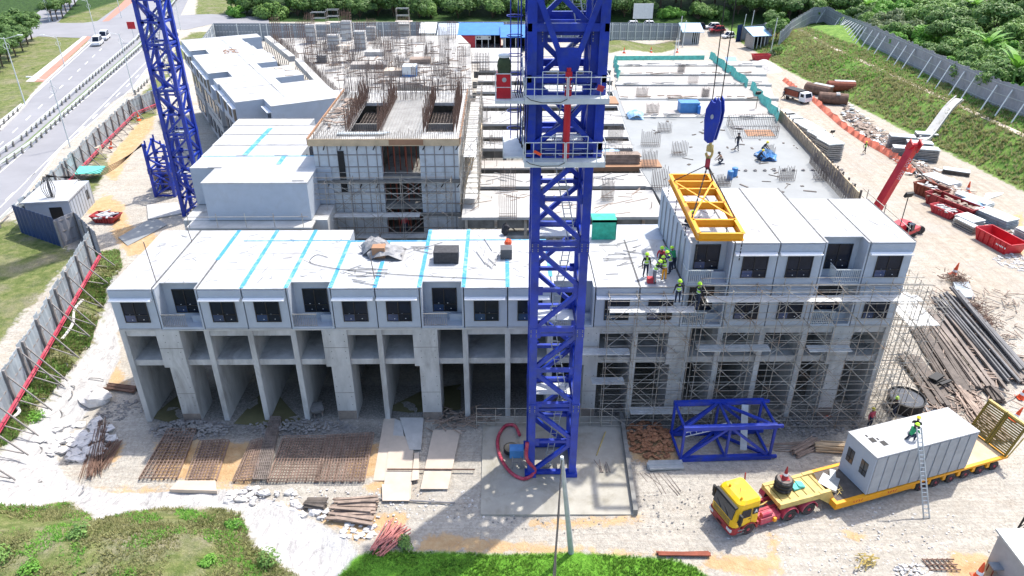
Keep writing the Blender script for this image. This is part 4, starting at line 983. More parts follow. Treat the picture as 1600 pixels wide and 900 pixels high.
q((cx0+.4,cy0+.05,27.7),(3.5,cy0+.05,26.0),.25); q((cx1-.4,cy0+.05,28.2),(3.5,cy0+.05,26.2),.25); q((cx0+.35,cy0+.06,25.0),(3.5,cy0+.06,26.2),.25); q((cx1-.35,cy0+.06,24.9),(3.4,cy0+.06,26.6),.25)
m.build('cage_brace','tower_blue',mt_,True)
m=MB(); m.tube((3.5,cy0-.1,24.3),(3.5,cy0-.1,28.2),.19,n=12); m.build('ram','red',mt_,True)
m=MB(); m.tube((3.5,cy0-.1,28.2),(3.5,cy0-.1,29.2),.12,n=10); m.ob((3.5,cy0-.1,28.8),(.35,.3,.4)); m.build('ram_head','red',mt_,True)
def ringplat(z,nm):
    o=.75; m=MB(); X0,X1,Y0,Y1=cx0-.12,cx1+.12,cy0-o,cy1+.2
    m.box(X0,X1,Y0,cy0-.02,z-.3,z); m.box(X0-.0,cx0-.02,cy0,Y1,z-.1,z); m.box(cx1+.02,X1,cy0,Y1,z-.1,z)
    pl=m.build('platform','galv_pale',mt_,True)
    def rail(p,q_,h=1.1,mid=True):
        p=Vector((*p,z));q_=Vector((*q_,z)); m=MB(); r=.025
        m.path([p,p+Vector((0,0,h)),q_+Vector((0,0,h)),q_],r,6)
        if mid: m.tube(p+Vector((0,0,h*.45)),q_+Vector((0,0,h*.45)),r*.8)
        m.build('railing','galv_pale',pl,True)
    xm=(X0+X1)/2
    rail((X0+.05,Y0+.03),(xm-.04,Y0+.03)); rail((xm+.04,Y0+.03),(X1-.05,Y0+.03)); 
    for a in (X0+.5,xm-.02,X1-.5,xm+.06): MB().tube((a,Y0+.02,z),(a,Y0+.02,z+1.1),.022).build('rail_post','galv_pale',pl,True)
    rail((X0+.95,cy0-.1),(X0+1.75,cy0-.1),1.25); rail((X1-1.75,cy0-.1),(X1-.95,cy0-.1),1.25); rail((X1-.05,Y0+.05),(X1-.05,Y1)); rail((X0-.05,Y0+.05),(X0-.05,Y1)); rail((X0,Y1),(X1,Y1))
    m=MB(); pts=[Vector((X0+.1,Y0-.03,z+.1)),Vector((X0+.3,Y0-.05,z-.05)),Vector((X0+.9,Y0-.05,z-.2)),Vector((X0+1.9,Y0-.05,z-.18)),Vector((xm,Y0-.05,z+.0))]; m.path(pts,.02,5); m.build('cable','black',pl,True)
    return pl
ringplat(24.25,'lower'); ringplat(27.75,'upper')
# red and white caution rag
MB().ob((cx1-.4,cy0-.8,28.3),(.35,.03,.3),0,0,.3).build('warning_rag','cloth_red',mt_,True); MB().ob((cx0+.6,cy0-.8,24.8),(.45,.03,.15),0,0,.5).build('warning_rag','cone',mt_,True)
# left annexe: power pack on a bracket platform
pz=27.75; m=MB(); m.box(cx0-1.7,cx0-.13,cy0-.7,cy0+.9,pz-.28,pz-.12); m.build('bracket_platform','galv_pale',mt_,True)
pp_=MB(); pp_.box(cx0-1.62,cx0-.85,cy0-.3,cy0+.7,pz-.1,pz+1.15); pk=pp_.build('power_pack','red',mt_,True)
MB().lathe((cx0-1.2,cy0-.32,pz+.88),[(.12,-.01),(.12,.02)],14,'Y').build('emblem','galv',pk,True)
m=MB(); m.path([Vector((cx0-1.66,cy0-.36,pz-.1)),Vector((cx0-1.66,cy0-.36,pz+1.2)),Vector((cx0-.85,cy0-.36,pz+1.2)),Vector((cx0-.82,cy0-.36,pz-.1))],.025); m.tube((cx0-1.66,cy0-.36,pz+.5),(cx0-.84,cy0-.36,pz+.5),.02); m.build('guard_rail','galv_pale',pk,True)
m=MB(); m.lathe((cx0-1.2,cy0+.2,pz+1.15),[(.34,0),(.38,.35),(.33,.62),(.24,.8)],12); m.build('motor_cover','olive',pk,True,smooth=True)
m=MB(); m.lathe((cx0-1.2,cy0+.2,pz+1.95),[(.3,0),(.3,.12),(.22,.14)],12); m.build('motor_cap','galv_pale',pk,True)
m=MB()
for k in range(5):
    xx=cx0-.55+.12*k; m.path([Vector((xx,cy0+.1,pz+.9-.1*k)),Vector((xx-.1,cy0-.1,pz+.2)),Vector((xx+.15,cy0,pz-.6)),Vector((xx+.05,cy0,pz-2.3-.3*k)),Vector((cx0-.2,cy0+.1,pz-2.8))],.025,5)
m.build('hydraulic_hose','black',mt_,True)
# hooped access ladder left of cage
m=MB()
for s in (-.72,-.3): m.tube((cx0+s-.1,cy1-.6,24),(cx0+s-.1,cy1-.6,35),.03)
m.tube((cx0-.25,cy1-1.3,24),(cx0-.25,cy1-1.3,35),.04)
for k in range(9): m.path([Vector((cx0-.6+.45*math.cos(a*.7),cy1-1.0+.4*math.sin(a*.7),25+1.05*k)) for a in range(10)],.03,5)
m.build('ladder_cage','tower_blue',mt_,True)
m=MB(); m.box(cx0-1.3,cx0-.15,cy0+.2,cy1,24.15,24.25); m.box(cx0-1.3,cx0-1.25,cy0+.2,cy0+1,24.2,25.2);m.build('side_platform','galv_pale',mt_,True)
# foot: cable box, hoses
fb=thing('junction_box','light blue electrical box on a stand at the left foot of the central crane mast','electrical box',(.9,40.7,.15))
MB().ob((0,0,1.5),(1.0,.6,.9),0,.25).build('box_body','tarp_blue',fb)
m=MB()
for a in (-.3,.3):
    for b in (-.2,.2): m.bar((a,b,0),(a,b,1.2),.06)
m.bar((-.3,-.2,.6),(.3,-.2,.6),.05); m.build('stand','post_grey',fb)
def curve_pts(P,n=8):
    out=[]; P=[Vector(p) for p in P]
    for i in range(len(P)-1):
        a=P[max(0,i-1)];b=P[i];c=P[i+1];d=P[min(len(P)-1,i+2)]
        for k in range(n):
            t=k/n; out.append(.5*((2*b)+(c-a)*t+(2*a-5*b+4*c-d)*t*t+(3*b-a-3*c+d)*t*t*t))
    return out+[P[-1]]
m=MB(); hp=[G(838,655,2.0)+Vector((0,-.1,0)),Vector((1.62,39.6,3.3)),Vector((1.6,39.55,1.6)),G(832,745,.3),G(808,748,.25),G(783,712,.3),G(780,680,.3),G(792,665,.3),G(808,668,.35),G(812,680,.5)]
m.path(curve_pts([Vector((1.62,39.6,3.4)),Vector((1.6,39.5,2.0)),G(836,735,.6),G(820,748,.3),G(798,738,.3),G(781,712,.3),G(778,685,.3),G(789,666,.3),G(804,665,.35),G(812,680,.5)]),.13,8)
solo(m,'hose','pink_red','thick red corrugated hose looping over the concrete pad by the crane foot','hose',world=True,smooth=True)
m=MB()
for k in range(4): m.lathe((.55,42.2,.35+.1*k),[(.55,0),(.6,.04),(.55,.08),(.45,.04)],16)
solo(m,'cable_coil','black','coil of black cable beside the red hose at the crane foot','cable coil',world=True,smooth=True)
# concrete pad
pad=[G(755,652),G(968,652),G(990,806),G(751,806)]
m=MB(); m.prism([tuple(p[:2]) for p in pad],-.1,.14); tag(m.build('mast_pad','pad_concrete'),None,None); o=bpy.data.objects['mast_pad']; tag(o,'square pale concrete pad under the central crane mast','concrete pad')
o['kind']='structure'; del o['category']; del o['label']
m=MB(); m.bar(pad[1]+Vector((.1,0,.25)),pad[2]+Vector((.1,0,.25)),.3,.6); solo(m,'retaining_kerb','concrete_dark','dark concrete upstand along the right edge of the crane pad','kerb',world=True)
# second mast
sm_=thing('crane_mast','blue lattice crane mast rising on the left beyond the modular block','crane mast',(-35,79.5,4))
mast(sm_,-36.7,-34.0,77.9,80.6,4,52,4.7,.38,.2)
bs=thing('mast_section','short blue lattice section standing left of the left crane mast','mast section',(-41,84,4))
mast(bs,-42.3,-39.7,83.8,86.4,4,10.6,3.3,.3,.17,ladder=False)
# lying mast section on the ground
ls=thing('mast_section','blue lattice mast section lying on the gravel in front of the scaffold','mast section',(14.5,43.9,0),R(-5))
def lying(root,L,w_,d_,h_):
    cr=[(0,0,.15),(0,d_,.15),(0,0,h_),(0,d_,h_)]
    for x,y,z in cr: 
        m=MB(); m.box(0,L,y-.17,y+.17,z-.15,z+.19); m.ob((L+.22,y,z),(.45,.2,.22)); m.build('mast_leg','tower_blue',root)
    F4=[((0,.15),(0,h_)),((d_,.15),(d_,h_)),((0,h_),(d_,h_)),((0,.15),(d_,.15))]
    for (ya,za),(yb,zb_) in F4:
        for (xa,xb,fl) in ((.1,L/2,0),(L/2,L-.1,1)):
            a=(xa,ya,za) if not fl else (xa,yb,zb_); b=(xb,yb,zb_) if not fl else (xb,ya,za)
            MB().bar(a,b,.18).build('brace','tower_blue',root)
        for x in (.1,L/2,L-.1): MB().bar((x,ya,za),(x,yb,zb_),.17).build('lattice','tower_blue',root)
    m=MB()
    for o in (-.2,.2): m.bar((.5,1+o,1.6),(L*.6,1.5+o,2.1),.05)
    for k in range(9): c=Vector((.5,1,1.6)).lerp(Vector((L*.6,1.5,2.1)),k/8); m.bar(c-Vector((0,.2,0)),c+Vector((0,.2,0)),.04)
    m.build('ladder','galv_pale',root); MB().bar((L*.72,.5,.4),(L*.78,2.6,3),.5,.06).build('grating','galv',root)
a=G(1062,725); ls.location=(a.x,a.y+.3,.05); ls.rotation_euler=(0,0,R(2))
lying(ls,6.9,3,2.9,3.05)
# ---------------------------------------------------------------- hook block, ropes, lifting frame
HB=Vector((13.3,54,0)); 
hk=V(1115,190,49.2); fr_c=None
hb=thing('hook_block','blue sheave hook block with hook hanging on two steel ropes above the right deck','hook block',(hk.x,49.2,hk.z),R(-35))
hb.scale=(.82,1.25,1.25)
prof=[(-.28,1.25),(-.1,1.1),(.1,1.1),(.25,1.4),(.5,1.2),(.66,.6),(.62,.1),(.32,-1.05),(-.1,-1.15),(-.45,-1.0),(-.66,.1),(-.62,.7)]
for s in (-.32,.2):
    m=MB(); n=len(prof); b=len(m.v); m.v+=[(x,s,z) for x,z in prof]+[(x,s+.12,z) for x,z in prof]
    m.f.append(tuple(range(n))); m.f.append(tuple(b+n+k for k in range(n-1,-1,-1)))
    for k in range(n): m.f.append((k,n+k,n+(k+1)%n,(k+1)%n))
    m.m=[0]*len(m.f); m.build('cheek_plate','tower_blue',hb)
m=MB(); m.lathe((0,0,.45),[(.5,-.12),(.42,-.02),(.5,.1)],18,'Y'); m.lathe((0,0,-.35),[(.38,-.12),(.32,-.02),(.38,.1)],18,'Y'); m.build('sheave','black',hb)
MB().lathe((0,0,.35),[(.13,-.38),(.13,.38)],12,'Y').build('axle','galv',hb)
m=MB(); m.tube((0,0,-1.0),(0,0,-1.4),.12,n=10); m.path(curve_pts([Vector((0,0,-1.35)),Vector((.25,0,-1.6)),Vector((.2,0,-1.95)),Vector((-.1,0,-2.05)),Vector((-.3,0,-1.8))],5),.1,8); m.ob((0,0,-1.5),(.45,.3,.35)); m.build('hook','mustard',hb)
m=MB(); m.ob((.05,-.05,-2.4),(.3,.2,.6),.5); m.ob((-.15,.05,-2.3),(.15,.2,.7),.2); m.build('shackle','rim_red',hb)
hkz=hk.z
for dx,px_,l_ in ((-.28,1133,'left steel hoist rope running up out of frame from the blue hook block'),(.3,1150,'right steel hoist rope running up out of frame from the blue hook block')):
    a=Vector((hk.x+dx,49.2,hkz+1.2)); b=V(px_,0,48.8); d=b-a; b=a+d*1.6
    solo(MB().tube(a,b,.035,n=6),'hoist_rope','black',l_,'rope',world=True,group='hoist ropes')
# yellow frame: corners from the photograph at z ~ 17.6
FZ=17.35
A=[G(1092,370,FZ),G(1161,370,FZ),G(1106,277,FZ),G(1047,277,FZ)]
ox=A[0].x; fx0,fx1=A[0].x,A[1].x; fy0,fy1=A[0].y,A[3].y
fx0,fx1=(A[0].x+A[3].x)/2-.05,(A[1].x+A[2].x)/2+.1
lf=thing('lifting_frame','yellow steel lifting frame with cross bracing hung by chains over the upper roof edge','lifting frame',((A[0].x+A[1].x)/2,A[0].y,FZ))
def rel(p): return (p.x-lf.location.x,p.y-lf.location.y,p.z-lf.location.z)
A=[Vector(rel(p)) for p in A]
def ybeam(p,q,w_=.22,h_=.5):
    m=MB(); m.bar(p,q,.05,h_); up=Vector((0,0,h_/2)); m.bar(Vector(p)+up,Vector(q)+up,w_,.05); m.bar(Vector(p)-up,Vector(q)-up,w_,.05); return m
for a,b in ((0,3),(1,2)): ybeam(A[a],A[b],.26).build('side_beam','orange_yellow',lf)
for t_ in (0,.12+.08,.48,.72,.86,1): 
    ybeam(A[0].lerp(A[3],t_),A[1].lerp(A[2],t_),.2).build('cross_beam','orange_yellow',lf)
for p,q_ in ((A[0].lerp(A[3],.22),A[1].lerp(A[2],.85)),(A[1].lerp(A[2],.22),A[0].lerp(A[3],.85))):
    MB().bar(p+Vector((0,0,.27)),q_+Vector((0,0,.27)),.13,.06).build('brace','orange_yellow',lf)
top=Vector((hk.x,49.2,hkz-3.1))
corners=[A[0].lerp(A[3],.22),A[1].lerp(A[2],.22),A[0].lerp(A[3],.86),A[1].lerp(A[2],.86)]
for k,(c,l_) in enumerate(zip(corners,('near left','near right','far left','far right'))):
    c=c+lf.location+Vector((0,0,.3)); m=MB()
    if k in (1,3,0):
        n=26
        for j in range(n):
            p=top.lerp(c,j/n); q_=top.lerp(c,(j+1)/n); d=(q_-p); m.bar(p+d*.05,q_-d*.05,.10 if j%2 else .05,.05 if j%2 else .10)
    else: m.tube(top,c,.035,n=6)
    solo(m,'sling_chain','black',f'dark sling from the hook to the {l_} corner of the yellow lifting frame','sling',world=True,group='lifting slings')
k=0
for t_ in (.0,.35,.7,1.0):
    for e,(a,b) in enumerate(((0,3),(1,2))):
        p=A[a].lerp(A[b],t_)+lf.location; m=MB(); n=6
        for j in range(n): m.bar((p.x,p.y,FZ-.3-j*.25),(p.x,p.y,FZ-.3-j*.25-.18),.07 if j%2 else .04,.04 if j%2 else .07)
        m.build('drop_chain','black',lf,True)
# ---------------------------------------------------------------- lorry and low loader
def wheel(par,x,y,r=.5,w_=.32,rim='rim_red',side=-1):
    m=MB(); m.lathe((x,y,r),[(r*.62,-w_/2),(r*.93,-w_/2),(r,-w_/2+.05),(r,w_/2-.05),(r*.93,w_/2),(r*.62,w_/2)],20,'Y'); o=m.build('wheel','tyre',par)
    m=MB(); m.lathe((x,y,r),[(.06,side*(w_/2+.03)),(r*.25,side*(w_/2+.02)),(r*.3,side*(w_/2-.06)),(r*.55,side*(w_/2-.05)),(r*.63,side*(w_/2+.01)),(r*.63,side*(w_/2-.1))],16,'Y'); m.build('rim',rim,o)
    return o
tr=thing('truck','yellow cabbed tractor lorry with crimson mudguards parked on the gravel','lorry',(14.75,33.8,0),R(20))
W_=2.45
m=MB()
def loft(mb,secs):
    'sections: list of (z, [(x,y)...]) joined upward'
    b=len(mb.v); n=len(secs[0][1])
    for z,P in secs: mb.v+=[(x,y,z) for x,y in P]
    for j in range(len(secs)-1):
        for k in range(n): mb.f.append((b+j*n+k,b+j*n+(k+1)%n,b+(j+1)*n+(k+1)%n,b+(j+1)*n+k)); mb.m.append(mb.mi)
    mb.f.append(tuple(b+k for k in range(n-1,-1,-1))); mb.f.append(tuple(b+(len(secs)-1)*n+k for k in range(n))); mb.m+=[mb.mi]*2
def rr_(x0,x1,y0,y1,c):
    return [(x0+c,y0),(x1-c*.5,y0),(x1,y0+c*.5),(x1,y1-c*.5),(x1-c*.5,y1),(x0+c,y1),(x0+c*.3,y1-c*.35),(x0,y1-c),(x0,y0+c),(x0+c*.3,y0+c*.35)]
loft(m,[(1.0,rr_(0,2.05,0,W_,.3)),(1.55,rr_(.0,2.05,0,W_,.3)),(1.7,rr_(.04,2.05,.01,W_-.01,.3)),(2.45,rr_(.2,2.07,.05,W_-.05,.3)),(2.8,rr_(.36,2.08,.1,W_-.1,.32)),(2.98,rr_(.62,2.0,.25,W_-.25,.3))])
cab=m.build('cab','yellow',tr)
m=MB(); loft(m,[(.42,rr_(-.04,.76,-.03,W_+.03,.25)),(.98,rr_(-.06,.74,-.03,W_+.03,.25))]); m.box(1.96,2.1,-.02,W_+.02,.5,.98); m.build('bumper','red_dark',tr)
MB().box(.76,2.0,.4,W_-.4,.5,.99).build('engine_bay','black',tr)
for y in (.13,W_-.13):
    m=MB(); P=[(1.35+.64*math.cos(a),.52+.64*math.sin(a)) for a in [math.pi*k/10 for k in range(11)]]; Q=[(1.35+.57*math.cos(a),.52+.57*math.sin(a)) for a in [math.pi*k/10 for k in range(11)]]
    for k in range(10): m.hexa([(P[k][0],y-.19,P[k][1]),(P[k+1][0],y-.19,P[k+1][1]),(P[k+1][0],y+.19,P[k+1][1]),(P[k][0],y+.19,P[k][1]),(Q[k][0],y-.19,Q[k][1]),(Q[k+1][0],y-.19,Q[k+1][1]),(Q[k+1][0],y+.19,Q[k+1][1]),(Q[k][0],y+.19,Q[k][1])])
    m.build('mudguard','red_dark',tr)
m=MB(); m.hexa([(-.03,.22,1.62),(-.03,W_-.22,1.62),(.14,W_-.22,1.62),(.14,.22,1.62),(.15,.24,2.56),(.15,W_-.24,2.56),(.35,W_-.24,2.56),(.35,.24,2.56)])
m.build('windscreen','window_pane',cab)
m=MB(); m.hexa([(.04,.15,2.56),(.04,W_-.15,2.56),(.3,W_-.15,2.56),(.3,.15,2.56),(.1,.15,2.68),(.1,W_-.15,2.68),(.3,W_-.15,2.68),(.3,.15,2.68)]); m.build('sun_visor','black',cab)
for y,s in ((.0,-1),(W_,1)):
    m=MB(); yy=y+s*.012; m.hexa([(.5,y-s*.05,1.72),(1.3,y-s*.05,1.72),(1.3,yy,1.72),(.5,yy,1.72),(.62,y-s*.0,2.4),(1.3,y,2.4),(1.3,yy-s*.02,2.4),(.62,yy-s*.02,2.4)]); m.build('side_window','window',cab)
    m=MB(); m.ob((1.66,y+s*-.0,2.12),(.42,.04,.5)); qw=m.build('side_window','window',cab)
    m=MB(); m.ob((.34,y+s*.22,2.05),(.14,.26,.55)); m.ob((.34,y+s*.2,1.6),(.14,.22,.3)); m.bar((.3,y,1.5),(.34,y+s*.22,2.3),.05); m.build('mirror','black',cab)
m=MB(); m.bar((1.57,-.028,1.98),(1.66,-.028,2.26),.05,.012,up=(0,1,0)); m.bar((1.75,-.028,1.98),(1.66,-.028,2.26),.05,.012,up=(0,1,0)); m.bar((1.6,-.028,2.07),(1.72,-.028,2.07),.04,.012,up=(0,1,0)); m.build('emblem','facade_white',cab)
m=MB()
for k in range(4): m.box(-.03,-.005,.35,W_-.35,1.1+.12*k,1.13+.12*k)
m.build('grille','seam',cab)
for y in (.14,W_-.14): m=MB(); m.ob((-.02,y+(.12 if y<1 else -.12),.78),(.12,.42,.22)); m.build('headlight','galv_pale',tr)
for y in (.5,W_-.7): MB().lathe((.75,y,2.98),[(.09,0),(.08,.14),(.02,.18)],8).build('beacon','orange_yellow',cab)
MB().bar((.9,.9,2.99),(1.3,1.35,3.05),.03).build('antenna','black',cab)
m=MB(); m.box(2.0,7.1,.75,.95,.7,.95); m.box(2.0,7.1,W_-.95,W_-.75,.7,.95)
for x in (2.4,3.6,4.4,5.6,7.0): m.box(x-.06,x+.06,.9,W_-.9,.72,.9)
m.build('chassis','rim_red',tr)
MB().box(2.35,3.9,.05,.7,.45,.95).build('fuel_tank','pink_red',tr); MB().tube((2.5,.3,1.1),(3.3,.3,1.1),.18,n=10).build('air_tank','pink_red',tr)
m=MB(); m.tube((2.25,2.1,.9),(2.25,2.1,2.2),.11,n=8); m.tube((2.25,2.1,2.2),(2.2,2.15,3.3),.05,n=6); m.build('exhaust','red_dark',tr)
m=MB()
for k in range(6): m.path(curve_pts([Vector((2.15,1+.1*k,1.5)),Vector((2.5,1+.15*k,1.2)),Vector((3,1.1,1.05)),Vector((3.7,1.2,1.1))],4),.03,5)
m.build('air_line','mustard',tr)
m=MB(); m.ob((5.4,W_/2,1.1),(1.1,.95,.14)); m.build('fifth_wheel','black',tr)
MB().ob((3.4,-.02,.72),(.2,.2,.3)).build('lamp','orange_yellow',tr)
for y,s in ((0,-1),(W_,1)):
    m=MB()
    for a,b in (((.5,1.02),(.5,1.7)),((1.38,1.02),(1.38,2.45)),((.5,1.04),(1.38,1.04))): m.bar((a[0],y+s*.006,a[1]),(b[0],y+s*.006,b[1]),.02,.012,up=(0,1,0))
    m.build('door_seam','seam',cab); m=MB(); m.box(1.18,1.33,y-.02,y+.02,1.5,1.55); m.build('door_handle','black',cab)
    m=MB(); m.box(.45,.95,y+s*.04-.05,y+s*.04+.05,.45,.5); m.box(.45,.95,y+s*.04-.05,y+s*.04+.05,.72,.77); m.build('step','steel_grey',tr)
m=MB(); m.bar((-.04,.6,1.7),(.06,1.15,2.05),.03); m.bar((-.04,1.4,1.7),(.06,1.95,2.05),.03); m.build('wiper','black',cab)
m=MB(); m.box(-.1,-.085,W_/2-.28,W_/2+.28,.55,.68); m.build('number_plate','black',tr)
for x in (1.35,4.7,6.3):
    wheel(tr,x,.16,.52,.33,side=-1); wheel(tr,x,W_-.16,.52,.33,side=1)
    if x>2:
        for y in (.2,W_-.2):
            m=MB(); P=[(x+.66*math.cos(a),.55+.66*math.sin(a)) for a in [math.pi*k/10 for k in range(11)]]; Q=[(x+.61*math.cos(a),.55+.61*math.sin(a)) for a in [math.pi*k/10 for k in range(11)]]
            for k in range(10): m.hexa([(P[k][0],y-.26,P[k][1]),(P[k+1][0],y-.26,P[k+1][1]),(P[k+1][0],y+.26,P[k+1][1]),(P[k][0],y+.26,P[k][1]),(Q[k][0],y-.26,Q[k][1]),(Q[k+1][0],y-.26,Q[k+1][1]),(Q[k+1][0],y+.26,Q[k+1][1]),(Q[k][0],y+.26,Q[k][1])])
            m.build('mudguard','pink_red',tr)
# trailer
TW=3.3; tl=thing('low_loader','long mustard yellow low loader trailer with many axles carrying a white room module','trailer',(22.4,35.9,0),R(17.5))
m=MB(); m.box(0,6.6,0,.25,.5,1.02); m.box(0,6.6,TW-.25,TW,.5,1.02); m.box(6.6,15.2,0,.22,.84,1.02); m.box(6.6,15.2,TW-.22,TW,.84,1.02); m.box(0,.25,.25,TW-.25,.5,1.02); m.box(15,15.2,.25,TW-.25,.5,1.02); m.build('side_rail','orange_yellow',tl)
m=MB(); m.box(.25,8,.25,TW-.25,.85,.98); m.build('deck_boards','timber_dark',tl); m=MB(); m.box(8,15,.25,TW-.25,.85,1.0); m.build('deck_plate','ply',tl)
m=MB()
for x in (1.5,4.4,7.2):
    for k,cx in enumerate((0,.22,.44,.66)): m.ob((x+cx,-.006,.78),(.06,.01,.2),0,0,(.4 if k%2 else -.4))
m.build('lettering','red',tl)
m=MB(); m.box(-4.1,-.3,.75,TW-.75,1.3,1.62); m.build('gooseneck','mustard',tl)
m=MB()
for k in range(6): m.box(-3.8+.65*k,-3.74+.65*k,.8,TW-.8,1.62,1.65)
m.build('deck_rib','mustard_dark',tl)
for y in (.6,TW-.85):
    m=MB(); m.extr([(0,0)]*0 or [(y,1.25),(y+.25,1.25),(y+.25,1.68),(y,1.68)],-4.1,-.9); P=[(-.95,1.25),(-.95,1.72),(-.1,1.72),(.3,1.02),(.3,.5),(0,.5)]
    b=len(m.v); m.v+=[(x,y,z) for x,z in P]+[(x,y+.25,z) for x,z in P]; n=len(P); m.f.append(tuple(b+k for k in range(n))); m.f.append(tuple(b+n+k for k in range(n-1,-1,-1))); m.m+=[0,0]
    for k in range(n): m.f.append((b+k,b+n+k,b+n+(k+1)%n,b+(k+1)%n)); m.m.append(0)
    m.build('gooseneck_arm','mustard',tl)
for k in range(6):
    x=7.3+1.35*k
    for y,s in ((.16,-1),(TW-.22,1)): wheel(tl,x,y,.42,.36,side=s)
    for y in (-.02,TW-.2):
        m=MB(); m.box(x-.8,x-.55,y,y+.22,.45,.85); m.build('axle_bracket','orange_yellow',tl)
# ramps
rmp=[]
for s,(a,b) in enumerate(((.02,TW/2-.03),(TW/2+.03,TW-.02))):
    m=MB(); x0,x1=14.9,15.9; z0,z1=1.02,3.6
    for y in (a,b-.12): m.bar((x0,y+.06,z0),(x1,y+.06,z1),.12,.16)
    for k in range(17):
        c=Vector((x0,0,z0)).lerp(Vector((x1,0,z1)),k/16); m.box(c.x-.05,c.x+.05,a,b,c.z-.035,c.z+.035)
    m.build('ramp','mustard_dark',tl); m=MB(); m.bar((x1,a,z1),(x1,b,z1),.2,.16); m.build('ramp_edge','mustard',tl)
MB().bar((15.0,-.05,1.0),(15.9,-.05,2.6),.07).build('ramp_strut','mustard',tl)
m=MB(); m.ob((1.0,1.5,1.15),(1.6,.5,.16),.7,0,.1); m.ob((1.3,2.0,1.1),(1.9,.4,.14),.9); m.ob((.7,1.9,1.2),(1.2,.9,.04),.6,.15)
solo(m,'steel_plates','galv','grey folded steel plates lying on the trailer in front of the white module','steel plates',(22.4,35.9,0),rz=R(17.5))
m=MB()
for k in range(5): m.ob((.7+.1*k,.7+.08*k,1.2+.03*k),(.5,.03,.03),.5+k); 
solo(m,'strap_heap','mustard','small heap of yellow straps at the trailer neck','straps',(22.4,35.9,0),rz=R(17.5))
cd_=thing('cable_drum','black tyre stack with upright red cone on top, standing on the trailer neck','tyre stack',(18.9,36.75,1.62),R(17))
for k in range(3): MB().lathe((0,0,.05+.3*k),[(.42,0),(.58,.04),(.62,.15),(.58,.26),(.42,.3)],18).build('tyre','tyre',cd_,smooth=True)
MB().lathe((0,0,.95),[(.5,0),(.5,.03),(.2,.05)],14).build('lid','rebar_grey',cd_)
CONE=None
def cone(par_loc,label,h=.75,rx=0,tilt=0,mt='cone'):
    t=thing('traffic_cone',label,'traffic cone',par_loc); m=MB(); m.lathe((0,0,.04),[(.17*h/.75,0),(.13*h/.75,.2*h),(.1*h/.75,.4*h),(.03*h/.75,h*.95),(.01,h)],10); c=m.build('cone_body',mt,t)
    MB().lathe((0,0,.04),[(.125*h/.75,.25*h),(.105*h/.75,.42*h)],10).build('reflective_band','facade_white',c); MB().box(-.2*h/.75,.2*h/.75,-.2*h/.75,.2*h/.75,0,.04).build('base',mt,t)
    t.rotation_euler=(rx,tilt,0); return t
cone((18.9,36.75,2.62),'dark red cone standing on top of the black tyre stack on the trailer neck',1.0,mt='red_dark')
tarp_p=Vector((19.9,36.9,1.64)); m=MB(); m.ob((0,0,.08),(.8,.5,.14),.4,.1,.1); m.ob((.3,.15,.12),(.5,.6,.1),.1,-.1,.2); solo(m,'cloth','net_teal','crumpled turquoise cloth beside the tyre stack on the trailer neck','cloth',tarp_p)
# carried module
cm=thing('room_module','white roofed room module with ribbed grey side and two small windows riding on the trailer','room module',(24.72,36.72,1.05),R(17.3))
ML,MW,MH=8.7,2.75,3.35
m=MB(); m.mi=0; m.box(0,ML,.03,MW,0,MH-.1); m.mi=1; m.box(-.03,ML+.03,-.03,MW+.03,MH-.1,MH); m.build('shell',['facade','roof_white'],cm)
m=MB()
for k in range(10): m.box(.12+k*.87,.12+k*.87+.72,-.04,.028,.06,MH-.14)
m.build('side_panel','facade_side',cm)
for y0 in (.45,1.75):
    m=MB(); m.box(-.035,-.003,y0,y0+.62,1.2,2.35); wd_=m.build('window','window_pane',cm); m=MB(); m.box(-.06,-.036,y0+.29,y0+.33,1.2,2.35); m.box(-.06,-.036,y0,y0+.62,1.6,1.64); m.build('window_frame','frame_dark',wd_)
for k in range(2):
    m=MB(); m.box(.75+k*.5,1.15+k*.5,1.3-.5*k,1.75-.5*k,MH,MH+.02); m.box(.8+k*.5,.9+k*.5,1.9-.5*k,2.1-.5*k,MH,MH+.03); m.build('roof_opening','black',cm)
# ladder
lad=thing('ladder','long aluminium ladder leaning from the gravel up to the white module roof on the trailer','ladder',G(1448,811))
m=MB(); b_=G(1448,811); t_=V(1436,668,36.95+.9); tp=t_-b_
for o in (-.2,.2): m.bar((o,0,0),(tp.x+o*.75,tp.y,tp.z),.07)
m.build('rail','galv',lad); m=MB()
for k in range(22): c=Vector((0,0,0)).lerp(tp,(k+.5)/22); w0=.2-.05*(k/22); m.bar(c-Vector((w0,0,0)),c+Vector((w0,0,0)),.06,.035)
m.build('rung','galv_pale',lad)
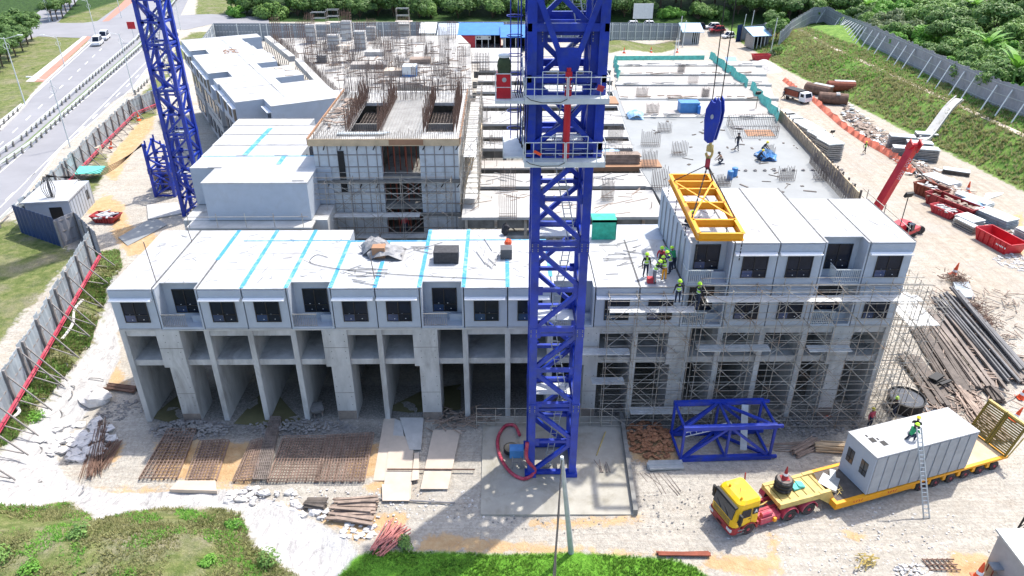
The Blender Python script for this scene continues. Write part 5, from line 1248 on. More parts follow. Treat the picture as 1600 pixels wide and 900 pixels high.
# ---------------------------------------------------------------- people
def person(label,loc,rz=0,pose='stand',top='hivis',arm='cloth_black',legs='navy',helmet='hivis',name='person',s=1.08,extra=None):
    B_={'pelvis':(0,0,.95),'chest':(0,.0,1.3),'neck':(0,0,1.5),'head':(0,.02,1.62),'crown':(0,.02,1.74)}
    hips=.1; sh=.19
    L={}
    for s_,n_ in ((-1,'l'),(1,'r')):
        L['hip'+n_]=(s_*hips,0,.9); L['knee'+n_]=(s_*.12,-.03,.5); L['ank'+n_]=(s_*.14,.03,.09); L['toe'+n_]=(s_*.15,-.16,.05)
        L['sho'+n_]=(s_*sh,0,1.43); L['elb'+n_]=(s_*.27,.03,1.15); L['wri'+n_]=(s_*.3,-.06,.9); L['han'+n_]=(s_*.3,-.09,.8)
    if pose=='walk':
        L['kneel']=(-.1,-.2,.55);L['ankl']=(-.1,-.25,.12);L['toel']=(-.1,-.42,.08);L['kneer']=(.1,.1,.48);L['ankr']=(.1,.38,.15);L['toer']=(.1,.25,.05)
        L['elbl']=(-.25,.15,1.18);L['wril']=(-.25,.15,.95);L['hanl']=(-.25,.12,.86);L['elbr']=(.25,-.12,1.18);L['wrir']=(.24,-.3,1.02);L['hanr']=(.22,-.38,.98)
    if pose=='crouch':
        dz=-.5; 
        for k in B_: B_[k]=(B_[k][0],B_[k][1],B_[k][2]+dz)
        B_['chest']=(0,-.2,.75);B_['neck']=(0,-.32,.92);B_['head']=(0,-.38,1.03);B_['crown']=(0,-.42,1.14)
        for s_,n_ in ((-1,'l'),(1,'r')):
            L['hip'+n_]=(s_*hips,0,.42);L['knee'+n_]=(s_*.2,-.38,.48 if n_=='l' else .1);L['ank'+n_]=(s_*.16,-.2 if n_=='l' else .12,.09);L['toe'+n_]=(s_*.17,-.38 if n_=='l' else .22,.05)
            L['sho'+n_]=(s_*sh,-.28,.86);L['elb'+n_]=(s_*.26,-.42,.62);L['wri'+n_]=(s_*.18,-.6,.5);L['han'+n_]=(s_*.15,-.68,.45)
    if pose in('lean','reach'):
        B_['chest']=(0,-.15,1.26);B_['neck']=(0,-.26,1.43);B_['head']=(0,-.31,1.53);B_['crown']=(0,-.35,1.64)
        for s_,n_ in ((-1,'l'),(1,'r')):
            L['sho'+n_]=(s_*sh,-.22,1.37);L['elb'+n_]=(s_*.27,-.4,1.18);L['wri'+n_]=(s_*.2,-.62,1.1);L['han'+n_]=(s_*.18,-.7,1.08)
        if pose=='reach': L['elbr']=(.3,-.45,1.5);L['wrir']=(.32,-.68,1.6);L['hanr']=(.32,-.77,1.64)
    names=list(B_)+list(L); co={**B_,**L}
    rad={'pelvis':.15,'chest':.165,'neck':.065,'head':.1,'crown':.075,'hip':.1,'knee':.075,'ank':.05,'toe':.045,'sho':.075,'elb':.052,'wri':.035,'han':.035}
    E=[('pelvis','chest'),('chest','neck'),('neck','head'),('head','crown')]
    for n_ in 'lr': E+=[('pelvis','hip'+n_),('hip'+n_,'knee'+n_),('knee'+n_,'ank'+n_),('ank'+n_,'toe'+n_),('chest','sho'+n_),('sho'+n_,'elb'+n_),('elb'+n_,'wri'+n_),('wri'+n_,'han'+n_)]
    me=bpy.data.meshes.new('tmp'); me.from_pydata([co[k] for k in names],[(names.index(a),names.index(b)) for a,b in E],[])
    ob=bpy.data.objects.new('tmp',me); C.objects.link(ob); ob.modifiers.new('s','SKIN')
    if not me.skin_vertices: me.attributes.new
    sv=me.skin_vertices[0].data
    for i,k in enumerate(names):
        kk=k if k in rad else k[:-1]; r=rad[kk]; sv[i].radius=(r,r*(.72 if k in('pelvis','chest') else 1)); sv[i].use_root=(k=='pelvis')
    sb=ob.modifiers.new('d','SUBSURF'); sb.levels=1; sb.render_levels=1
    dg=bpy.context.evaluated_depsgraph_get(); me2=bpy.data.meshes.new_from_object(ob.evaluated_get(dg)); bpy.data.objects.remove(ob); bpy.data.meshes.remove(me)
    V_=[tuple(v.co) for v in me2.vertices]; Fc=[tuple(p.vertices) for p in me2.polygons]; bpy.data.meshes.remove(me2)
    mb=MB(); mb.v=V_; mb.f=Fc
    segs=[(Vector(co[a]),Vector(co[b]),a,b) for a,b in E]
    def cls(c):
        best=9;bn=None
        for a,b,na,nb_ in segs:
            d=b-a; t=max(0,min(1,(c-a).dot(d)/d.length_squared)); q=(c-a-d*t).length
            if q<best: best=q;bn=(na,nb_)
        na,nb_=bn
        if nb_ in('head','crown') or na=='head': return 3
        if nb_.startswith('han') : return 3
        if nb_[:3] in('elb','wri','sho'): return 1
        if nb_[:3] in('hip','kne','ank'): return 2
        if nb_[:3]=='toe': return 4
        return 0
    mb.m=[cls(sum((Vector(V_[i]) for i in f),Vector())/len(f)) for f in Fc]
    mb.mi=3
    for n_ in 'lr':
        h=Vector(co['han'+n_]); d=(h-Vector(co['wri'+n_])).normalized(); x=d.cross(Vector((0,1,.3))).normalized()
        for k in range(4):
            a=h+x*(k-1.5)*.02; mb.tube(a,a+d*(.055+.015*(k in(1,2))),.009,n=4); 
            e=a+d*(.055+.015*(k in(1,2))); mb.tube(e,e+d*.02+Vector((0,-.02,0)),.008,n=4)
        mb.tube(h-d*.02+x*.03,h+d*.03+x*.06,.01,n=4)
    root=mb.build(name,[top,arm,legs,'skin','black'],smooth=True)
    root.location=loc; root.rotation_euler=(0,0,rz); root.scale=(s,)*3; tag(root,label,'person')
    hd=Vector(co['head']); up=(Vector(co['crown'])-Vector(co['neck'])).normalized()
    m=MB(); c=hd+up*.06; m.lathe((0,0,0),[(.16,-.01),(.155,.0),(.13,.02),(.125,.07),(.09,.125),(.03,.145)],12)
    q=Vector((0,0,1)).rotation_difference(up).to_matrix(); m.v=[tuple(c+q@Vector(v)) for v in m.v]; m.build('helmet',helmet,root,smooth=True)
    # face: eyes, nose
    m=MB(); f=Vector((0,-1,0)); fc=hd+Vector((0,-.1,.0)); m.blob(fc+Vector((0,-.01,-.01)),(.015,.02,.025),1,0,5,4); 
    for e in (-.035,.035): m.blob(fc+Vector((e,.01,.02)),(.012,.01,.01),1,0,5,4)
    m.build('face','skin',root)
    if top in('hivis','hivis_orange'):
        ch=Vector(co['chest']); pe=Vector(co['pelvis']); m=MB()
        for t in (.25,.85):
            c=pe.lerp(ch,t); m.lathe((0,0,0),[(.175,-.025),(.175,.025)],10); n=20; m.v=m.v[:-n]+[tuple(c+Vector((v[0],v[1]*.78,v[2]))) for v in m.v[-n:]]
        m.build('reflective_band','galv_pale',root)
    return root
P=lambda x,y,z: G(x,y,z)
z_=ZR+.0
person('worker in black long sleeves and lime vest standing apart on the white roof',P(1008,432,z_),R(10),'stand')
person('worker in lime vest leaning over a pink crate at the left of the roof group',P(1021,442,z_),R(100),'lean',legs='cloth_grey')
person('worker in orange trousers and lime vest in the middle of the roof group',P(1037,438,z_),R(200),'lean',legs='orange_yellow')
person('worker in blue sleeves stooping at the right of the roof group',P(1046,428,z_),R(240),'lean',arm='window_blue',legs='navy')
person('worker with red sleeves standing at the back of the roof group',P(1031,421,z_),R(150),'stand',top='cloth_black',arm='cloth_red')
person('worker in green shirt reaching an arm out to the grey module wall',P(1052,422,z_),R(215),'reach',top='cloth_green',arm='cloth_green')
person('worker in dark clothes and lime helmet crouching on the module beside the yellow frame',P(1070,354,ZT),R(80),'crouch',top='cloth_black',arm='cloth_black')
person('worker in lime vest seen from behind on the scaffold below the roof group',Vector((V(1058,474,45.1))),R(180),'stand')
person('worker in lime vest turned sideways on the scaffold under the recessed balcony',Vector((V(1089,478,45.1))),R(110),'stand')
person('worker in dark clothes standing on the grey deck left of the blue tarpaulin',P(1151,235,DZ),R(30),'walk',top='cloth_black',helmet='cloth_black')
person('worker in black crouching left of the blue tarpaulin on the grey deck',P(1183,252,DZ),R(90),'crouch',top='cloth_black',helmet='helmet_yellow')
person('worker crouching behind the blue tarpaulin on the grey deck',P(1190,238,DZ),R(60),'crouch',top='cloth_grey',helmet='helmet_yellow')
person('worker bent down beside a dark bag on the wet grey deck below the hook',P(1128,256,DZ),R(270),'crouch',top='ply_pale',arm='skin',helmet='cloth_black')
person('person in dark clothes striding across the sandy site road left of the small lorry',g(1223,155),R(60),'walk',top='cloth_grey',arm='cloth_grey',helmet='cloth_black',legs='cloth_black')
person('worker in a lime and orange vest walking down the sandy road beside the orange netting',g(1350,240),R(20),'walk',legs='cloth_black',helmet='helmet_yellow')
zm=1.05+MH
mp_=lambda x,y: cm.location+Matrix.Rotation(R(17.3),3,'Z')@Vector((x,y,MH))
person('worker in a green jacket crouching on the carried module roof',mp_(3.3,.75),R(120),'crouch',top='cloth_green',arm='cloth_green',helmet='hivis')
person('worker with a yellow helmet crouching by the ladder top on the carried module roof',mp_(4.05,1.1),R(150),'crouch',top='cloth_black',helmet='helmet_yellow')
person('worker in pink with a yellow helmet standing behind the left end of the carried module',g(1357,668),R(20),'stand',top='pink_red',arm='pink_red',helmet='helmet_yellow')
person('worker in dark clothes and lime helmet beside the round black tank',g(1394,650),R(90),'stand',top='cloth_black')
person('worker in a red shirt inside the dark opening of the lift core',Vector((V(632,334,63.0).x,63,9.0+.05-.35)),0,'stand',top='cloth_red',arm='cloth_red',helmet='white_helmet')
# ---------------------------------------------------------------- hoardings and walls
def top_at(px,py,base):  # height so that the top above base falls on a photo line y
    return V(px,py,base.y).z-base.z
def fence(name,label,base,h,mt,post_in=1,posts=3.2,brace=2.4,side=1,post_mt='post_grey',panel='panel',pipe=None,cat='hoarding',rails=True,brace_h=.85,sag=.0):
    P=[Vector(p) for p in base]; t=thing(name,label,cat,P[0]); rr=random.Random(len(label))
    hh=h if isinstance(h,(list,tuple)) else [h]*len(P)
    m=MB(); S_=0
    for i in range(len(P)-1):
        a,b=P[i],P[i+1]; d=b-a; L=Vector((d.x,d.y,0)).length; u=Vector((d.x,d.y,0))/L; nrm=Vector((-u.y,u.x,0))*side
        n=max(1,round(L/.75))
        for k in range(n):   # corrugated sheets as shallow folds
            c0=a+d*(k/n);c1=a+d*((k+.5)/n);c2=a+d*((k+1)/n); h0=hh[i]+(hh[i+1]-hh[i])*(k/n)+rr.uniform(-.04,.04)*sag*5
            for p,q,o1,o2 in ((c0,c1,0,.07),(c1,c2,.07,0)):
                p1=p+nrm*o1;q1=q+nrm*o2; m.hexa([p1-Vector((0,0,.1)),q1-Vector((0,0,.1)),q1+nrm*-.03-Vector((0,0,.1)),p1+nrm*-.03-Vector((0,0,.1)),p1+Vector((0,0,h0)),q1+Vector((0,0,h0)),q1+nrm*-.03+Vector((0,0,h0)),p1+nrm*-.03+Vector((0,0,h0))])
    m.build(panel,mt,t,True)
    if rails:
        for f in (.12,.5,.88):
            m=MB()
            for i in range(len(P)-1): m.bar(P[i]+Vector((0,0,hh[i]*f)),P[i+1]+Vector((0,0,hh[i+1]*f)),.1)
            off=None; m.build('rail',post_mt,t,True)
    if posts:
        for i in range(len(P)-1):
            a,b=P[i],P[i+1]; d=b-a; L=d.length; u=Vector((d.x,d.y,0)).normalized(); nrm=Vector((-u.y,u.x,0))*side
            for k in range(int(L/posts)+1):
                c=a+d*(k*posts/L); h_=hh[i]; c=c+nrm*.14
                MB().bar(c-Vector((0,0,.2)),c+Vector((0,0,h_*.97)),.2).build('post',post_mt,t,True)
                if brace:
                    e=c+nrm*brace*.8; e.z=max(hgt(e.x,e.y)-.1,c.z-.9); m=MB(); m.bar(c+Vector((0,0,h_*brace_h)),e,.09); m.bar(c+Vector((0,0,.5)),e.lerp(c,.1)+Vector((0,0,.1)),.07); m.build('brace',post_mt,t,True)
    if pipe:
        m=MB(); pts=[]
        for i in range(len(P)):
            u=(P[min(i+1,len(P)-1)]-P[max(i-1,0)]); u.z=0; u.normalize(); nrm=Vector((-u.y,u.x,0))*side; pts.append(P[i]+nrm*.45+Vector((0,0,.75)))
        m.path(pts,.11,6); m.path([p+Vector((0,0,-.28)) for p in pts],.06,6)
        solo(m,'pipe',pipe[0],pipe[1],'pipe',world=True)
    return t
nb_=[g(-45,745),g(0,672),g(52,585),(g(100,500)),g(152,408)]
fence('hoarding','weathered blue grey hoarding with long raking braces at the lower left',nb_,[3.3]*5,'hoarding',side=-1,posts=2.9,brace=2.8,pipe=('pink_red','red pipe running along the foot of the lower left hoarding'),sag=1)
fb_=[g(33,362),g(64,332),g(110,285),g(160,231),g(207,184),g(245,168)]
fence('hoarding','weathered blue grey hoarding with braces along the road behind the white cabin',fb_,3.0,'hoarding',side=-1,posts=2.9,brace=2.4,pipe=('pink_red','red pipe running along the foot of the hoarding beside the road'),sag=1)
a=G(34,364,4);b=G(97,386,4)
fence('hoarding','plain dark blue hoarding facing the grass between the two grey hoardings',[a,b],3.3,'hoarding_blue',side=1,posts=0,brace=0,rails=False)
c_=G(152,408,4); 
fence('hoarding','short return of grey hoarding behind the dark blue one',[b+Vector((0,0,0)),G(128,372,4),c_+Vector((.3,.5,0))],3.1,'hoarding_back',side=-1,posts=2.5,brace=0)
# far hoardings
z_at=lambda x,y:g(x,y)
fl=[g(322,88),g(338,63),g(420,63),g(482,63),g(600,61),g(720,60),g(820,60)]
fence('hoarding','dark grey corrugated hoarding with pale posts along the back of the site, left half',fl,3.9,'hoarding_grey',side=-1,posts=5.5,brace=0,post_mt='galv_pale')
fence('hoarding','grey hoarding with pale posts behind the grass strip right of the crane',[g(820,63),g(955,63),g(1058,62),g(1072,60)],4.1,'hoarding_grey',side=-1,posts=2.9,brace=0,post_mt='galv_pale')
fence('hoarding','short slate blue hoarding standing right of the site gate',[g(1149,66),g(1157,64)],4.2,'roof_blue' if 0 else 'hoarding_blue',side=1,posts=0,brace=0,rails=False)
fence('hoarding','grey hoarding running behind the right guard hut',[g(1157,64),g(1190,60),g(1206,60)],3.6,'hoarding_grey',side=-1,posts=3,brace=0)
wall_px=[(1217,72),(1232,58),(1249,47),(1266,37),(1287,34),(1310,47),(1350,67),(1400,92),(1450,117),(1500,142),(1550,165),(1600,183),(1660,212)]
wb=[g(*p) for p in wall_px]
fence('boundary_wall','long pale grey boundary wall with raking props above the green embankment on the right',wb,[3.6,3.8]+[4.1]*11,'hoarding_back',side=-1 if False else 1,posts=3.4,brace=0,post_mt='galv',cat='wall',sag=1)
wt=[o for o in C.objects if o.name.startswith('boundary_wall')][0]
m=None
for i in range(4,len(wb)-1):
    a,b=wb[i],wb[i+1]; L=(b-a).length; u=(b-a).normalized()
    for k in range(int(L/3.4)):
        c=a+u*(k*3.4)+Vector((-.2,0,0)); e=c+Vector((-2.2,-1.0,0)); e.z=hgt(e.x,e.y)
        MB().bar(c+Vector((0,0,3.3)),e,.17).build('brace','galv_pale',wt,True)
# chute
a=g(1440,222);b=g(1497,158); m=MB(); n=10
for k in range(n):
    p=a.lerp(b,k/n);q=a.lerp(b,(k+1)/n)
    for o_,w_,h_ in ((-.95,.22,.55),(.95,.22,.55),(0,1.7,.3)):
        pp=Vector((p.x,p.y+o_,hgt(p.x,p.y+o_)+.15+h_/2)); qq=Vector((q.x,q.y+o_,hgt(q.x,q.y+o_)+.15+h_/2)); m.bar(pp,qq,w_,h_)
solo(m,'drain_chute','concrete_light','concrete drain chute running down the green embankment','drain',world=True)
# ---------------------------------------------------------------- guard rails and lamp posts by the road
def guardrail(label,pts,z=4):
    P=[G(x,y,z) for x,y in pts]; t=thing('guard_rail',label,'guard rail',P[0])
    m=MB()
    for i in range(len(P)-1):
        a,b=P[i],P[i+1]; m.bar(a+Vector((0,0,.78)),b+Vector((0,0,.78)),.08,.32)
    m.build('beam','galv_pale',t,True)
    m=MB(); k=0
    for i in range(len(P)-1):
        a,b=P[i],P[i+1]; L=(b-a).length; u=(b-a).normalized()
        for j in range(int(L/2.2)): c=a+u*(j*2.2); m.box(c.x-.12,c.x+.12,c.y-.12,c.y+.12,z-.1,z+.85)
    m.build('post','concrete_dark',t,True)
guardrail('left guard rail of the grassy median in the dual carriageway',[(-60,268),(0,245),(35,220),(120,145),(215,63),(272,-12)])
guardrail('right guard rail of the grassy median in the dual carriageway',[(-60,292),(0,265),(50,230),(140,148),(222,74),(286,-12)])
guardrail('curved guard rail at the left edge of the far carriageway',[(-40,232),(0,200),(36,170)])
guardrail('guard rail on the road edge outside the dark blue hoarding',[(-60,372),(0,356),(20,336)])
guardrail('guard rail beside the verge where the road meets the hoarding',[(212,148),(238,122),(262,90),(280,52)])
def lamp(label,bx,by,ty,arm=2.4,dbl=False,left=True,z=4):
    p=G(bx,by,z); h=min(13,V(bx,ty,p.y).z-z); t=thing('street_lamp',label,'street lamp',p,group='street lamps along the dual carriageway')
    MB().tube((0,0,0),(0,0,h),.11,.06,n=7).build('pole','galv_pale',t)
    for s in ((-1,1) if dbl else ((-1,) if left else (1,))):
        MB().tube((0,0,h-.3),(s*arm,0,h+.3),.045,n=5).build('lamp_arm','galv_pale',t); MB().ob((s*(arm+.35),0,h+.34),(.8,.26,.12)).build('lamp_head','galv_pale',t)
    m=MB()
    for k in range(14): a=math.pi*2*k/14; b=math.pi*2*(k+1)/14; m.bar((.5*math.cos(a),0,h-1.4+.5*math.sin(a)),(.5*math.cos(b),0,h-1.4+.5*math.sin(b)),.04)
    m.build('ring','galv_pale',t)
lamp('tall street lamp nearest the lower left corner of the carriageway lawn',40,165,58,dbl=True)
lamp('street lamp on the median in front of the trees, its base nearest the white cabin',110,230,124,left=True)
lamp('street lamp rising from the median just right of the two white vans',209,145,52,left=True)
lamp('street lamp at the far edge of the left lawn',101,103,57,left=True)
lamp('street lamp beside the two white vans',150,55,0,left=True)
lamp('thin street lamp right of the crane mast by the far verge',283,48,2,left=False)
lamp('street lamp at the mouth of the side road',78,34,-5,dbl=True)
lamp('street lamp beside the small lawn at the top left',190,28,-20,left=True)
# ---------------------------------------------------------------- vehicles
def car(label,loc,rz,mt='car_white',L=4.3,W=1.8,H=1.5,van=False,cat='car'):
    t=thing('parked_car' if not van else 'minivan',label,cat,loc,rz)
    hb=.75 if not van else .95
    m=MB(); m.extr([(0,.32),(0,hb-.12),(.35,hb),(L-.2,hb+.02),(L,hb-.1),(L,.32)],-W/2,W/2); m.build('body',mt,t)
    m=MB(); f=1.0 if not van else .75; 
    m.hexa([(-W/2+.05,f,hb),(W/2-.05,f,hb),(W/2-.05,L-.25,hb),(-W/2+.05,L-.25,hb),(-W/2+.22,f+.75,H),(W/2-.22,f+.75,H),(W/2-.22,L-.65,H),(-W/2+.22,L-.65,H)]); m.build('windows','window',t)
    m=MB(); m.box(-W/2+.2,W/2-.2,f+.72,L-.6,H-.01,H+.05)
    for x in (-W/2+.14,W/2-.14):
        for y0,y1 in ((f+.05,f+.75),(L-.3,L-.65)): m.bar((x,y0,hb),(x*.9,y1,H),.09)
        m.bar((x*1.0,f+1.5,hb),(x*.9,f+1.5,H),.09)
    m.build('roof',mt,t)
    for x in (-W/2+.1,W/2-.1):
        for y in (.8,L-.8): MB().lathe((x,y,.32),[(.2,-.1),(.32,-.1),(.32,.1),(.2,.1)],12,'X').build('wheel','tyre',t)
    for x in (-W/2+.3,W/2-.3): MB().box(x-.2,x+.2,-.03,.05,.55,.7).build('headlight','galv_pale',t)
    return t
p=G(146,72,4.03);q=G(157,63,4.03); hd=math.atan2(-1,-.9)
dirn=ang(G(60,130,4),G(140,62,4))-math.pi/2
car('white minivan with black windows at the kerb, nearer of two on the carriageway',G(150,73,4.03),dirn,van=True,H=1.9,L=4.6,cat='van'); car('white minivan just behind the first one on the carriageway',G(161,64,4.03),dirn,van=True,H=1.9,L=4.6,cat='van')
car('dark parked car by the far gate, left of the white one',g(1078,45),R(-85),'car_dark'); car('white parked car in the middle of the far gate gap',g(1101,45),R(-85),'car_white'); car('dark red car just inside the far gate',g(1108,54),R(-80),'car_red')
car('small white car below the dark red one at the gate',g(1129,60),R(-65),'car_white',L=3.6); car('white parked car at the far right behind the guard hut',g(1186,46),R(-85),'car_white')
car('white car behind the far hoarding just right of the crane',g(974,42),R(-88),'car_white'); car('second white car behind the far hoarding, beyond the rebar deck',g(999,42),R(-88),'car_white')
# small lorry on the site road
lt=thing('small_lorry','small white cabbed lorry with dark canvas load on the sandy site road','lorry',g(1262,163),R(-8))
m=MB(); m.extr([(0,.45),(0,1.2),(.35,2.0),(1.5,2.0),(1.5,.45)],-.95,.95); m.build('cab','car_white',lt); m=MB(); m.hexa([(-.8,-.02,1.22),(.8,-.02,1.22),(.8,.1,1.22),(-.8,.1,1.22),(-.75,.3,1.9),(.75,.3,1.9),(.75,.4,1.9),(-.75,.4,1.9)]); m.box(-.97,-.94,.45,1.2,1.25,1.8); m.build('windscreen','window',lt)
m=MB(); m.box(-1.05,1.05,1.65,5.2,.75,1.0); m.build('bed','steel_grey',lt); m=MB(); m.box(-1.05,1.05,1.7,5.2,1.0,2.15); m.build('load_cover','black',lt); m=MB(); m.box(-1.1,-1.02,1.7,5.1,1.0,2.0); m.build('side_gate','rust_red',lt)
for x in (-.8,.8):
    for y in (.7,4.3): MB().lathe((x,y,.4),[(.2,-.12),(.4,-.12),(.4,.12),(.2,.12)],12,'X').build('wheel','tyre',lt)
lt.rotation_euler=(0,0,R(28))
# ---------------------------------------------------------------- site huts
hut=thing('site_cabin','small white roofed site cabin with ribbed walls beside the dark blue hoarding','cabin',G(118,350,4))
c0=G(118,350,4);c1=G(147,318,4)-c0;c2=G(66,328,4)-c0; u=c1.normalized()*6.6; v=c2.normalized()*4.4; u=Vector((-v.y,v.x,0)).normalized()*-6.6
u=Vector((c1.x,c1.y,0)).normalized(); v=Vector((-u.y,u.x,0)); LU,LV=6.4,4.6
def hexr(m,a0,a1,b0,b1,z0,z1):
    return m.hexa([tuple(u*a+v*b+Vector((0,0,z))) for a,b,z in ((a0,b0,z0),(a1,b0,z0),(a1,b1,z0),(a0,b1,z0),(a0,b0,z1),(a1,b0,z1),(a1,b1,z1),(a0,b1,z1))])
hexr(MB(),0,LU,0,LV,0,2.75).build('wall','facade',hut); m=MB(); hexr(m,-.25,LU-1.6,-.1,LV+.2,2.75,2.9); hexr(m,LU-1.6,LU+.1,1.2,LV+.2,2.75,2.9); m.build('roof','roof_white',hut)
m=MB()
for k in range(9): hexr(m,.2+.75*k,.26+.75*k,-.04,0,0,2.7)
m.build('wall_rib','galv',hut); hexr(MB(),-.03,0,.9,2.2,.1,2.1).build('doorway','black',hut); hexr(MB(),4.6,5.3,-.03,0,1,2.1).build('window','window',hut)
# service pole with cables by cabin
pl_=G(92,350,4); pt=thing('service_pole','dark leaning service pole with a bundle of cables in front of the white cabin','pole',pl_)
pt.location=G(94,345,4); o=V(72,277,pt.location.y)-pt.location; MB().tube((0,0,0),o,.16,.1,n=8).build('pole','post_grey',pt)
for k in range(5):
    a=pt.location+o; b=Vector((-42.3,84,10.4)); m=MB(); pts=[a.lerp(b,t/12)+Vector((0,0,-(1.1+.25*k)*math.sin(math.pi*t/12)+.08*k)) for t in range(13)]; m.path(pts,.03,4); m.build('cable','black',pt,True)
m=MB()
for k in range(7): m.path(curve_pts([o+Vector((.1*k-.3,0,.1)),o+Vector((.25*k-.8,-.2,-1.2)),o*.5+Vector((.08*k-.3,-.2,0))],5),.04,4)
m.build('cable_loop','black',pt)
def bluehut(label,x0,x1,yb,yt,depth,wallm,roofm,open_=.6,overh=.6,h=None,rz=0):
    p=g((x0+x1)/2,yb); wd=pxw(x1-x0,p); h=h or 3.0
    t=thing('site_hut',label,'hut',p,rz)
    m=MB(); m.box(-wd/2,-wd/2+wd*(1-open_),0,depth,0,h); m.box(-wd/2,wd/2,depth-.2,depth,0,h); m.box(wd/2-.2,wd/2,0,depth,0,h); m.build('wall',wallm,t)
    m=MB(); m.hexa([(-wd/2-overh,-overh,h),(wd/2+overh,-overh,h),(wd/2+overh,depth+.3,h+1.4),(-wd/2-overh,depth+.3,h+1.4),(-wd/2-overh,-overh,h+.12),(wd/2+overh,-overh,h+.12),(wd/2+overh,depth+.3,h+1.5),(-wd/2-overh,depth+.3,h+1.5)]); m.build('roof',roofm,t)
    for k in range(4): MB().bar((-wd/2+wd*(1-open_)+k*wd*open_/4,0,0),(-wd/2+wd*(1-open_)+k*wd*open_/4,0,h),.15).build('post','galv_pale',t)
    m=MB(); m.box(-wd/2+wd*(1-open_),wd/2-.2,depth-1,depth-.9,0,h-.3); m.build('interior_shade','black',t)  # black sheet stands in for the shade inside the hut
    return t,wd,h
t,wd,h=bluehut('long hut with bright blue roof, red left wall and open dark front',719,783,76,48,7,'cloth_red','roof_blue',.62)
m=MB(); m.box(-wd*.1,wd*.25,-.05,.05,h-1.0,h-.1); m.build('sign','galv_pale',t)
m=MB()
for k in range(4): m.box(-wd*.08+.5*k+ (1.6 if k>1 else 0),-wd*.08+.28+.5*k+(1.6 if k>1 else 0),-.07,-.052,h-.75,h-.35)
m.build('sign_lettering','black',t)
bluehut('open shelter with bright blue roof between the long hut and the crane mast',786,822,80,50,7,'hoarding_grey','roof_blue',.9)
bluehut('small white walled hut with teal door beyond the far deck',660,678,73,53,5,'galv_pale','galv_pale',.3); bluehut('grey block hut with pale lilac roof left of the blue roofed hut',688,712,76,52,6,'concrete','facade',.1)
bluehut('guard hut with pale blue roof on the left of the site gate',1068,1092,69,47,4,'facade_side','tarp_pale',.5,.8); bluehut('open sided shelter with blue roof right of the site gate',1174,1200,76,55,4,'steel_grey','tarp_pale',.95,.5,rz=R(12))
bluehut('low roof of a blue topped shelter beside the upper right deck netting',1136,1148,128,118,2.5,'galv','tarp_blue',.9,.3)
# corner hut bottom right
hc=thing('site_hut','grey roofed hut cropped by the lower right corner of the view','hut',(32.0,29.2,0))
m=MB(); m.box(-1.2,5,-3,2.9,0,2.4); m.build('wall','facade_side',hc); m=MB(); m.box(-1.4,5.2,-3.2,3.1,2.4,2.55); m.build('roof','galv',hc)
m=MB(); m.ob((.9,1.9,2.6),(1.7,1.3,.1),0,.05); m.build('loose_sheet','hoarding',hc)
st=thing('stool','small dark topped stool at the corner of the cropped grey hut','stool',g(1553,896)); MB().box(-.4,.4,-.3,.3,.62,.7).build('seat','hoarding_grey',st)
for a in (-.34,.34):
    for b in (-.24,.24): MB().bar((a,b,0),(a,b,.62),.05).build('leg','rust_red',st)
# utility pole foreground
up_=thing('utility_pole','grey utility pole leaning in front of the central crane foot','utility pole',G(893,864,0)); o=V(878,716,33.0-.6)-up_.location
MB().tube((0,0,-.2),o,.2,.11,n=10).build('pole','galv',up_); MB().tube(o,o+Vector((0,0,.12)),.1,n=8).build('pole_cap','galv_pale',up_)
m=MB(); a=up_.location+o; b=V(866,905,24.0)
for k in range(3): m.path([a+Vector((0,0,-.1)), a.lerp(b,.5)+Vector((.05*math.sin(k*2),0,-.15*k)), b+Vector((.06*k-.06,0,0)), b+(b-a)*.6],.025+.01*(k==0),5)
solo(m,'power_cable','black','bundle of black cables dropping from the utility pole toward the camera','cable',world=True)
# ---------------------------------------------------------------- mobile crane behind the block
mc=thing('mobile_crane','red mobile crane with raised telescopic boom behind the upper modules','mobile crane',g(1402,372))
a=Vector((V(1375,318,73).x,73,V(1375,318,73).z)); b=V(1424,235,73.0)
b=V(1424,235,74.5)
A_=a-mc.location; B__=b-mc.location; A0=A_-(B__-A_)*.7
MB().bar(A0,B__,.75,.85).build('boom','red',mc); MB().bar(A_.lerp(B__,.9),B__+(B__-A_)*.06,.55,.6).build('boom_tip','red',mc)
m=MB(); d=(B__-A_).normalized()
for s_ in (-.5,.5): m.ob(B__+d*.5+Vector((s_,0,0)),(.15,.8,1.3),0,.5)
m.lathe(B__+d*.8+Vector((0,0,-.2)),[(.3,-.5),(.3,.5)],12,'X'); m.build('boom_head','red',mc)
# lettering on boom: white bars reading NOI CAZ 1 style marks
m=MB(); side=d.cross(Vector((0,-1,0))).normalized(); nn=Vector((0,-1,0))
def strokes(mb,org,ux,uy,txt,h,wd,gap,off,th=.05):
    SEG={'C':['0010','0001','0111'],'A':['0001','1011','0111','0.51.5'.replace('.','')],}
    return
m=MB(); q=A_.lerp(B__,.50)-Vector((0,.46,0))
for k in range(7):
    if k==3: continue
    c=q+d*(.36*k); m.bar(c-side*.16,c+side*.16,.06,.02); m.bar(c-side*.2+d*.2,c+side*.2+d*.2,.06,.02); m.bar(c+side*.2,c+side*.2+d*.2,.06,.02)
m.build('lettering','facade_white',mc)
m=MB(); m.ob((0,0,1.6),(2.2,1.3,.9),.6); m.ob((1.0,.4,.95),(3.2,1.7,.5),.6); m.build('crane_body','red',mc)
m=MB(); m.ob((.9,-.4,1.65),(.7,.8,.8),.6); m.build('crane_cab','window',mc)
for k in range(3): MB().lathe((.4+1.4*k,-.6+.9*k,.5),[(.3,-.15),(.5,-.15),(.5,.15),(.3,.15)],12,'Y').build('wheel','tyre',mc)
